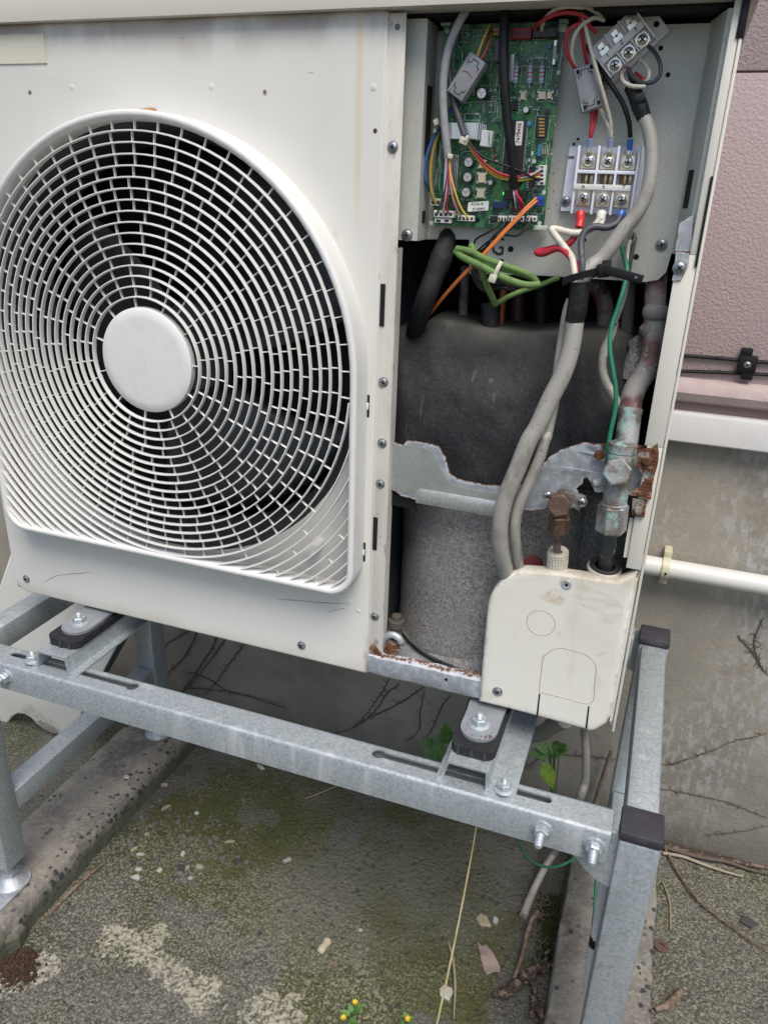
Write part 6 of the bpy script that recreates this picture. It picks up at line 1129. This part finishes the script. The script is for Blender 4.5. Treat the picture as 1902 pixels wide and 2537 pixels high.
vine([('N', 1100, 670), ('N', 1200, 690), ('N', 1330, 760), ('N', 1480, 850), ('N', 1640, 890), ('G', 1180, 590)], .0026, 'dry vine stem arching across the others near the beam', seed=6)
vine([('N', 1050, 820), ('N', 1200, 815), ('N', 1340, 830), ('N', 1520, 850), ('G', 1150, 570)], .0024, 'dry vine stem running nearly level just above the beam', seed=7)
vine([('G', 1640, 490), ('G', 1590, 530), ('G', 1540, 600), ('G', 1470, 660), ('G', 1380, 690), ('G', 1250, 700)], .0026, 'dry vine stem descending under the rusty front rail', seed=8)
vine([('D', 140, 1405), ('D', 90, 1490), ('D', 40, 1560), ('D', -20, 1640)], .0024, 'dry vine stem starting at the corner of the fan panel', seed=9)
vine([('D', 325, 1445), ('D', 200, 1530), ('D', 60, 1600), ('D', -60, 1660)], .0030, 'dry vine stem leaning left under the drain hole of the rail', seed=10)
vine([('D', 330, 1460), ('D', 310, 1560), ('D', 295, 1680), ('D', 230, 1740)], .0020, 'thin dry vine stem dropping straight below the rail', seed=11)
vine([('D', 470, 1490), ('D', 420, 1560), ('D', 380, 1650), ('D', 340, 1730)], .0022, 'thin dry vine stem left of the rubber pad under the rail', seed=12)
vine([('O', 910, 240), ('O', 1000, 340), ('O', 1060, 430), ('O', 1144, 545)], .0022, 'dark forked twig on the foundation at the right edge, lower branch', seed=13)
vine([('O', 1085, 465), ('O', 1050, 380), ('O', 1035, 290), ('O', 1070, 180), ('O', 1110, 90)], .0022, 'dark forked twig on the foundation at the right edge, upper branch', seed=14)
vine([('O', 270, 1245), ('O', 400, 1240), ('O', 560, 1190), ('O', 720, 1130), ('O', 880, 1060), ('O', 1020, 1035), ('O', 1144, 1000)], .0024, 'pale brown vine stem slanting up the foundation right of the stand', mat('pale_vine', (.17, .12, .07), .9, 0, [dict(k='noise', s=60, lo=.45, hi=.55, c=(.06, .045, .03))]), seed=15, twigs=5)
vine([('O', 260, 1430), ('O', 420, 1455), ('O', 620, 1495), ('O', 820, 1540), ('O', 1000, 1610), ('O', 1144, 1670)], .0020, 'thin dark vine line low on the foundation right of the stand', seed=16)
vine([('O', 650, 1800), ('O', 760, 1790), ('O', 900, 1780), ('O', 1144, 1730)], .0016, 'faint dry vine hair just above the ground right of the stand', seed=17)
vine([('L', 460, 80), ('L', 640, 90), ('L', 800, 105), ('L', 960, 130)], .0018, 'thin vine line on the foundation behind the right block', seed=18)
vine([('L', 300, 60), ('L', 180, 140), ('L', 60, 220)], .0018, 'thin vine hair beside the yellowing leaf', seed=19)
# fallen stems and roots
for lb, l, r, m in (('bundle of reddish roots lying along the foot of the foundation at right', [('O', 330, 1880), ('O', 520, 1930), ('O', 760, 1985), ('O', 1000, 2030), ('O', 1150, 2060)], .006, root_m), ('dark root strand along the foot of the foundation, in front of the bundle', [('O', 350, 1900), ('O', 600, 1970), ('O', 820, 2010), ('O', 1000, 2070), ('O', 1160, 2110)], .004, vine_m), ('pale dry stem lying on the concrete at the foot of the foundation', [('O', 320, 1940), ('O', 480, 1970), ('O', 640, 2030), ('O', 820, 2090), ('O', 950, 2125)], .0032, plain('pale_stem', (.30, .26, .19), .9)), ('pale curved stem resting against the foundation base', [('O', 335, 1760), ('O', 500, 1800), ('O', 640, 1860), ('O', 700, 1920), ('O', 775, 1960)], .0026, plain('pale_stem', (.30, .26, .19), .9)), ('long thin brown stem crossing the concrete right of the stand', [('H', 1235, 830), ('H', 1290, 930), ('H', 1370, 1040), ('H', 1480, 1130), ('H', 1600, 1215), ('H', 1680, 1260)], .0026, twig_m)):
    loose('fallen_stem', lb, 'stem', [PZ(*q, GZ + .008) for q in l], [r, r, r * .8, r * .5], m, 7, 'fallen stems on the ground')
for lb, l, r, m in (('brown upright twig leaning against the foundation behind the hose', [('L', 755, 560), ('L', 800, 420), ('L', 850, 260), ('L', 895, 120), ('L', 925, 35)], .0036, twig_m),):
    loose('twig', lb, 'twig', [PY(*q, WY - .02) for q in l], [r, r, r * .9], m, 7)
loose('twig', 'thin brown twig bending over the gap beside the right block', 'twig', [PZ('R', 440, 695, GZ + .03), PZ('R', 385, 770, GZ + .03), PZ('R', 345, 900, GZ + .02), PZ('R', 310, 1050, GZ + .015), PZ('R', 235, 1265, GZ + .005)], [.0038, .0042, .0038, .003], twig_m, 7)
rt = root('root_clump', PZ('R', 400, 1250, GZ), 'clump of thick gnarled roots in the gap beside the right block', 'roots')
for l, r in (([(140, 1375), (220, 1320), (300, 1250), (390, 1180), (480, 1150), (540, 1150)], .010), ([(390, 1185), (395, 1270), (410, 1370), (400, 1480), (390, 1560)], .0075), ([(400, 1400), (430, 1470), (470, 1560), (490, 1650)], .008), ([(80, 1375), (140, 1370), (185, 1400)], .007), ([(150, 1340), (200, 1300), (240, 1275)], .006), ([(500, 1180), (510, 1090), (525, 1010)], .005), ([(250, 1340), (330, 1290), (400, 1240)], .005)):
    bm = nb(); cp_ = smooth([PZ('R', u, v, GZ + .012) for u, v in l], 6); rd = random.Random(int(l[0][0])); cp_ = [p + V((rd.uniform(-1, 1), rd.uniform(-1, 1), rd.uniform(-1, 1))) * .0025 for p in cp_]; tube(bm, cp_, [r * rd.uniform(.5, .85) for _ in range(9)], 8, 1); obj('root', bm, root_m, rt, ang=180)
bm = nb(); rd = random.Random(3)
for _ in range(1500):
    u = rd.gauss(560, 55); v = rd.uniform(560, 1150); p = PZ('R', u - (v - 560) * .06, v, GZ); 
    if p.x > -.004: continue
    h = rd.uniform(.002, .009); a_ = rd.uniform(0, 6.28); k = rd.uniform(.0015, .004); q = p + V((math.cos(a_) * k, math.sin(a_) * k, h)); s = V((-math.sin(a_), math.cos(a_), 0)) * k * .6
    bm.faces.new([bm.verts.new(x) for x in (p - s, p + s, q)])
o = obj('moss', bm, moss_m, kind='stuff', ang=180, recalc=False); tag(o, 'dark green moss along the side of the right block', 'moss')
bm = nb(); rd = random.Random(9)
for _ in range(26):
    u, v = rd.uniform(260, 560), rd.uniform(540, 1250); p = PZ('R', u, v, GZ + .006); a_ = rd.uniform(0, 6.28); Lg = rd.uniform(.01, .05)
    if p.x > -.01: continue
    d = V((math.cos(a_), math.sin(a_), 0)) * Lg; tube(bm, [p, p + d * .5 + V((rd.uniform(-.008, .008), rd.uniform(-.008, .008), .004)), p + d], [.0008, .001, .0006], 4, 3)
o = obj('root_hairs', bm, plain('hair_root', (.13, .10, .07), .95), kind='stuff', ang=180); tag(o, 'fine dry root hairs scattered in the gap beside the right block', 'root hairs')

# ------------------------------------------------------------------ weeds
def leaf_bm(bm, p, d, nrm, L, W, fold=.25, droop=.3, teeth=0):
    d = V(d).normalized(); s = d.cross(V(nrm)).normalized(); n_ = s.cross(d).normalized(); K = 8; rows = []
    for i in range(K + 1):
        t = i / K; wd = W * (math.sin(math.pi * min(1, t ** .75)) * .95 + .02) * (1 - .25 * t); wd *= 1 + (teeth * (.5 if i % 2 else -.3))
        c = p + d * (L * t) + n_ * (-droop * L * t * t)
        rows.append([bm.verts.new(c - s * wd + n_ * fold * wd), bm.verts.new(c), bm.verts.new(c + s * wd + n_ * fold * wd)])
    for a, b in zip(rows, rows[1:]):
        for i in (0, 1): bm.faces.new((a[i], a[i + 1], b[i + 1], b[i]))
def weed(name, base, label, leaves, m=leaf_g, stem=None):
    r = root(name, base, label, 'weed')
    for k, (tip0, tip1, W, tt) in enumerate(leaves):
        bm = nb(); leaf_bm(bm, tip0, tip1 - tip0, (0, -.8, .6), (tip1 - tip0).length, W, .2, .12, tt); obj('leaf', bm, m if not isinstance(m, list) else m[k % len(m)], r, ang=180, recalc=False)
        bm = nb(); tube(bm, [base.lerp(tip0, .0), base.lerp(tip0, .55) + V((0, -.004, .006)), tip0], .0011, 5, 4); obj('stem', bm, leaf_g, r)
wy = .40
def LF(zn, a, b, W, y=wy, tt=.5): return (PY(zn, *a, y), PY(zn, *b, y - .01), W, tt)
weed('jagged_weed', PZ('G', 1560, 700, GZ) if False else V((-.32, .41, GZ)), 'jagged green weed growing by the wall left of the rubber pad', [LF('K', (230, 680), (195, 520), .014), LF('K', (180, 720), (60, 670), .012), LF('K', (170, 730), (250, 640), .010), LF('K', (150, 760), (20, 800), .012), LF('K', (190, 760), (40, 900), .016), LF('K', (200, 800), (190, 950), .016), LF('K', (220, 700), (290, 710), .008), LF('K', (120, 860), (-90, 830), .014), LF('K', (100, 880), (-60, 960), .015), LF('K', (60, 760), (-60, 700), .011)])
weed('broad_leaf_weed', V((-.045, .44, GZ)), 'dark green weed with smooth oval leaves behind the right cross channel', [LF('K', (1400, 830), (1150, 870), .016, .40, 0), LF('K', (1380, 800), (1230, 790), .012, .40, 0), LF('K', (1430, 850), (1560, 760), .014, .38, 0), LF('K', (1450, 820), (1590, 830), .012, .38, 0), LF('K', (1440, 870), (1440, 920), .012, .4, 0), LF('K', (1450, 780), (1480, 730), .009, .4, 0), LF('K', (1500, 800), (1570, 770), .010, .37, 0)])
weed('hanging_leaf', PY('K', 1330, 950, .36), 'single long yellow-green leaf hanging beside the right cross channel', [LF('K', (1320, 955), (1430, 1290), .015, .36, 0)], leaf_y)
wf = root('flowering_weed', PZ('G', 1440, 1870, GZ), 'tiny yellow-flowered weed sprouting from the concrete at the bottom', 'weed')
fy = plain('petal_yellow', (.60, .42, .02), .6)
for (u, v) in ((1458, 1802), (1410, 1865)):
    c = PZ('G', u, v, GZ + .03); bm = nb()
    for k in range(7): a_ = k * .9; leaf_bm(bm, c, (math.cos(a_), math.sin(a_), .9), (0, 0, 1), .0065, .002, .1, .2)
    obj('flower', bm, fy, wf, ang=180, recalc=False); bm = nb(); tube(bm, [PZ('G', 1440, 1870, GZ), (PZ('G', 1440, 1870, GZ) + c) / 2 + V((.003, 0, 0)), c], .0009, 5); obj('stem', bm, leaf_g, wf)
for k, (a, b) in enumerate((((1440, 1840), (1500, 1800)), ((1440, 1850), (1395, 1830)), ((1450, 1820), (1480, 1845)), ((1430, 1870), (1470, 1880)), ((1445, 1835), (1430, 1800)))):
    p, q = PZ('G', *a, GZ + .012), PZ('G', *b, GZ + .018); bm = nb(); leaf_bm(bm, p, q - p, (0, -.3, 1), (q - p).length, .005, .2, .1, .5); obj('leaf', bm, leaf_g, wf, ang=180, recalc=False)
wf2 = root('flower_bud_weed', PZ('H', 180, 1560, GZ), 'tiny weed with one yellow bud at the bottom edge right of the flowering weed', 'weed')
c = PZ('H', 180, 1528, GZ + .03); bm = nb(); lathe(bm, c + V((0, 0, -.004)), (.1, -.1, 1), [(.002, 0), (.0045, .004), (.0035, .008), (.001, .010)], 10); obj('flower', bm, fy, wf2)
for k, (a, b) in enumerate((((175, 1530), (165, 1500)), ((180, 1545), (205, 1520)), ((172, 1550), (150, 1545)))):
    p, q = PZ('H', *a, GZ + .02), PZ('H', *b, GZ + .025); bm = nb(); leaf_bm(bm, p, q - p, (0, -.3, 1), (q - p).length, .005, .2, .1, .4); obj('leaf', bm, leaf_g, wf2, ang=180, recalc=False)

# ------------------------------------------------------------------ debris on the concrete
def chipstone(name, label, zn, u, v, L, W, H, rot, m, cat='stone chip', group='chips of stone scattered on the concrete', seed=0, z=GZ):
    rd = random.Random(seed + int(u * 7 + v)); p = PZ(zn, u, v, z); n = rd.randint(5, 7); ring = []
    for k in range(n):
        a_ = 6.283 * k / n + rd.uniform(-.3, .3); ring.append((math.cos(a_) * L * rd.uniform(.8, 1.1), math.sin(a_) * W * rd.uniform(.75, 1.1)))
    c_, s_ = math.cos(R_(rot)), math.sin(R_(rot)); f = lambda a, b, h: p + V((a * c_ - b * s_, a * s_ + b * c_, h))
    bm = nb(); loft(bm, [[f(a, b, -.001) for a, b in ring], [f(a, b, H * .75) for a, b in ring], [f(a * .82, b * .82, H) for a, b in ring]]); return tag(obj(name, bm, m, ang=25), label, cat, group)
CH = [(570, 1255, .011, .006, 20, chip_w, 'pale flat chip above the largest white one by the left block'), (656, 1258, .009, .006, 60, chip_w, 'pale diamond shaped chip right of the two near the left block'), (820, 1243, .014, .007, 10, chip_t, 'tan oblong chip at the right end of the chip scatter'), (560, 1286, .014, .008, 15, chip_w, 'largest white chip near the left block, lowest of the scatter'), (752, 1190, .006, .010, 10, chip_w, 'upright pale chip at the centre of the scatter'), (576, 1192, .012, .004, 20, chip_w, 'slim pale chip above the diamond shaped one'), (553, 1170, .005, .011, -20, chip_t, 'narrow tan sliver highest by the block edge'), (782, 1290, .006, .004, 30, chip_w, 'tiny white chip below the tan oblong chip'), (770, 1247, .005, .010, -10, chip_t, 'narrow tan chip left of the oblong one'), (808, 1023, .008, .007, 0, chip_w, 'rounded pale pebble beside the rusty spot'), (1070, 832, .017, .006, -15, chip_w, 'pale elongated chip just below the front beam'), (675, 905, .014, .005, 20, chip_t, 'grey tan chip by the upper end of the left block'), (1180, 1215, .014, .006, 40, plain('pinkish_chip', (.36, .30, .27)), 'pinkish curled chip in the middle of the concrete'), (945, 1140, .016, .005, 30, plain('mossy_chip', (.25, .27, .15)), 'greenish elongated chip right of the scatter'), (1378, 1645, .007, .007, 0, plain('brown_pebble', (.20, .12, .08)), 'small brown pebble below the bone coloured piece'), (1066, 1518, .006, .005, 0, chip_d, 'small dark pebble left of the bone coloured piece'), (980, 1225, .010, .008, 0, chip_d, 'dark lump of stone right of the tan oblong chip'), (745, 1250, .011, .009, 0, chip_d, 'dark stone beside the narrow tan chip'), (660, 1105, .012, .006, 0, chip_d, 'dark flat stone at the top of the scatter'), (545, 1228, .011, .006, 10, chip_d, 'dark flat stone left of the pale chips'), (680, 1000, .004, .018, -30, chip_t, 'thin tan splinter pointing up between block and pebble'), (1112, 1100, .006, .008, 0, chip_d, 'dark thimble shaped stone under the middle of the beam'), (605, 1110, .008, .005, 40, chip_t, 'tan crumb left of the rusty spot'), (1480, 1505, .006, .004, 20, chip_w, 'tiny pinkish white chip above the bone coloured piece'), (520, 874, .010, .007, 0, chip_w, 'pale patch of mortar on top of the left block')]
for u, v, L, W, rot, m, lb in CH: chipstone('stone_chip', lb, 'G', u, v, L * .72, W * .72, .004 if m is not chip_d else .008, rot, m, z=GZ if v != 874 else BZ)
for lb, zn, u, v, L, W, rot, m in (('tan torn piece of cardboard on the concrete right of the straw stem', 'H', 490, 1130, .018, .011, -25, plain('tan_card', (.34, .30, .20))), ('white crumpled scrap beside the straw stem near the bottom', 'H', 340, 1425, .013, .016, 0, plain('pale_scrap', (.42, .40, .36))), ('small grey chip beside the tan cardboard', 'H', 540, 1130, .006, .008, 20, chip_w), ('dark green-black stone embedded at the right edge of the concrete', 'H', 1575, 1135, .016, .013, 0, chip_d)):
    chipstone('scrap', lb, zn, u, v, L, W, .004, rot, m, 'scrap', 'scraps lying on the concrete')
bm = nb(); p = PZ('H', 512, 1285, GZ + .002); g = []
for i in range(6):
    for j in range(6): pass
pl_ = [(-.024, .022), (-.008, .020), (.004, .006), (.022, -.014), (.024, -.024), (.004, -.030), (-.004, -.020), (-.012, -.004)]
plate(bm, rough_line(pl_, .006, .0022, 2), (), .0009, lambda a_, b_, t: p + V((a_, b_, .006 + .006 * math.sin(a_ * 160 + b_ * 60) - t))); tag(obj('dead_leaf', bm, paper_p, ang=60), 'curled pinkish dead leaf on the concrete right of the straw stem', 'leaf')
bn = root('bone_piece', PZ('G', 1332, 1565, GZ), 'small bone coloured knuckle shaped piece on the concrete', 'pebble'); p = PZ('G', 1332, 1565, GZ + .006); bm = nb(); dd = V((-.1, -.9, .15)).normalized(); lathe(bm, p - dd * .014, dd, [(.003, 0), (.0075, .003), (.0070, .008), (.0055, .014), (.0075, .022), (.006, .027), (.002, .029)], 12); obj('piece', bm, plain('bone', (.48, .41, .30), .7), bn)
ws = PZ('R', 1448, 978, GZ + .003); bm = nb(); lathe(bm, ws, (.1, .1, 1), [(.005, 0), (.0135, 0), (.0135, .0022), (.0125, .003), (.005, .003), (.005, 0)], 24, False, False); tag(obj('washer', bm, plain('dark_rust', (.10, .055, .04), .9, 0, .5)), 'rusty round washer lying on the concrete right of the stand leg', 'washer')
loose('stick', 'thin dark stick lying along the foot of the left block', 'stick', [PZ('M', 940, 1570, GZ + .004), PZ('M', 780, 1700, GZ + .005), PZ('M', 600, 1870, GZ + .005), PZ('M', 400, 2075, GZ + .004)], [.003, .0036, .004, .003], twig_m, 7)
loose('stick', 'short brown curved stick near the bottom right corner', 'stick', [PZ('R', 1400, 1500, GZ + .006), PZ('R', 1490, 1470, GZ + .007), PZ('R', 1560, 1410, GZ + .007), PZ('R', 1610, 1345, GZ + .006)], [.004, .006, .0065, .005], twig_m, 7)
loose('stick', 'pair of pale pine needles beside the right block', 'stick', [PZ('R', 1470, 460, GZ + .004), PZ('R', 1520, 620, GZ + .005), PZ('R', 1530, 840, GZ + .004)], .0018, plain('needle', (.26, .21, .13), .8), 5)
loose('stick', 'short thin straw lying aslant under the front beam', 'stick', [PZ('G', 1390, 905, GZ + .004), PZ('G', 1320, 935, GZ + .005), PZ('G', 1258, 960, GZ + .003)], .0014, plain('needle', (.26, .21, .13), .8), 5)
bm = nb(); rd = random.Random(21)
for _ in range(300):
    u, v = rd.gauss(720, 170), rd.gauss(1150, 110); p = PZ('G', u, v, GZ + .001); s = abs(rd.gauss(.0018, .0014)) + .0008
    if p.x < -.84: continue
    k = 5; ring = [p + V((math.cos(6.283 * j / k) * s * rd.uniform(.6, 1.2), math.sin(6.283 * j / k) * s * rd.uniform(.6, 1.2), 0)) for j in range(k)]
    loft(bm, [[q + V((0, 0, -.001)) for q in ring], [q + V((0, 0, s * .8)) for q in ring]])
o = obj('gravel', bm, plain('gravel_grey', (.14, .135, .12), .9, 0, .4), kind='stuff', ang=20); tag(o, 'fine grey gravel crumbs scattered by the left block', 'gravel')
bm = nb(); rd = random.Random(33)
for _ in range(500):
    u, v = rd.gauss(55, 45), rd.gauss(1640, 40); p = PZ('G', u, v, GZ); s = rd.uniform(.002, .006); k = 5
    ring = [p + V((math.cos(6.283 * j / k) * s * rd.uniform(.5, 1.2), math.sin(6.283 * j / k) * s * rd.uniform(.5, 1.2), 0)) for j in range(k)]; hh = rd.uniform(.0005, .005)
    loft(bm, [[q + V((0, 0, -.001)) for q in ring], [q.lerp(p, .3) + V((0, 0, hh)) for q in ring]])
o = obj('soil_patch', bm, soil_m, kind='stuff', ang=30); tag(o, 'crumbly red-brown soil in a hole of the concrete at the left edge', 'soil')
chipstone('broken_stone', 'broken rounded stone at the near end of the left block', 'G', 12, 1545, .05, .035, .035, 30, block_m, 'stone', None)
del_ = [o for o in COL.objects if o.name.startswith('broken_stone')]
for o in del_:
    if 'group' in o: del o['group']
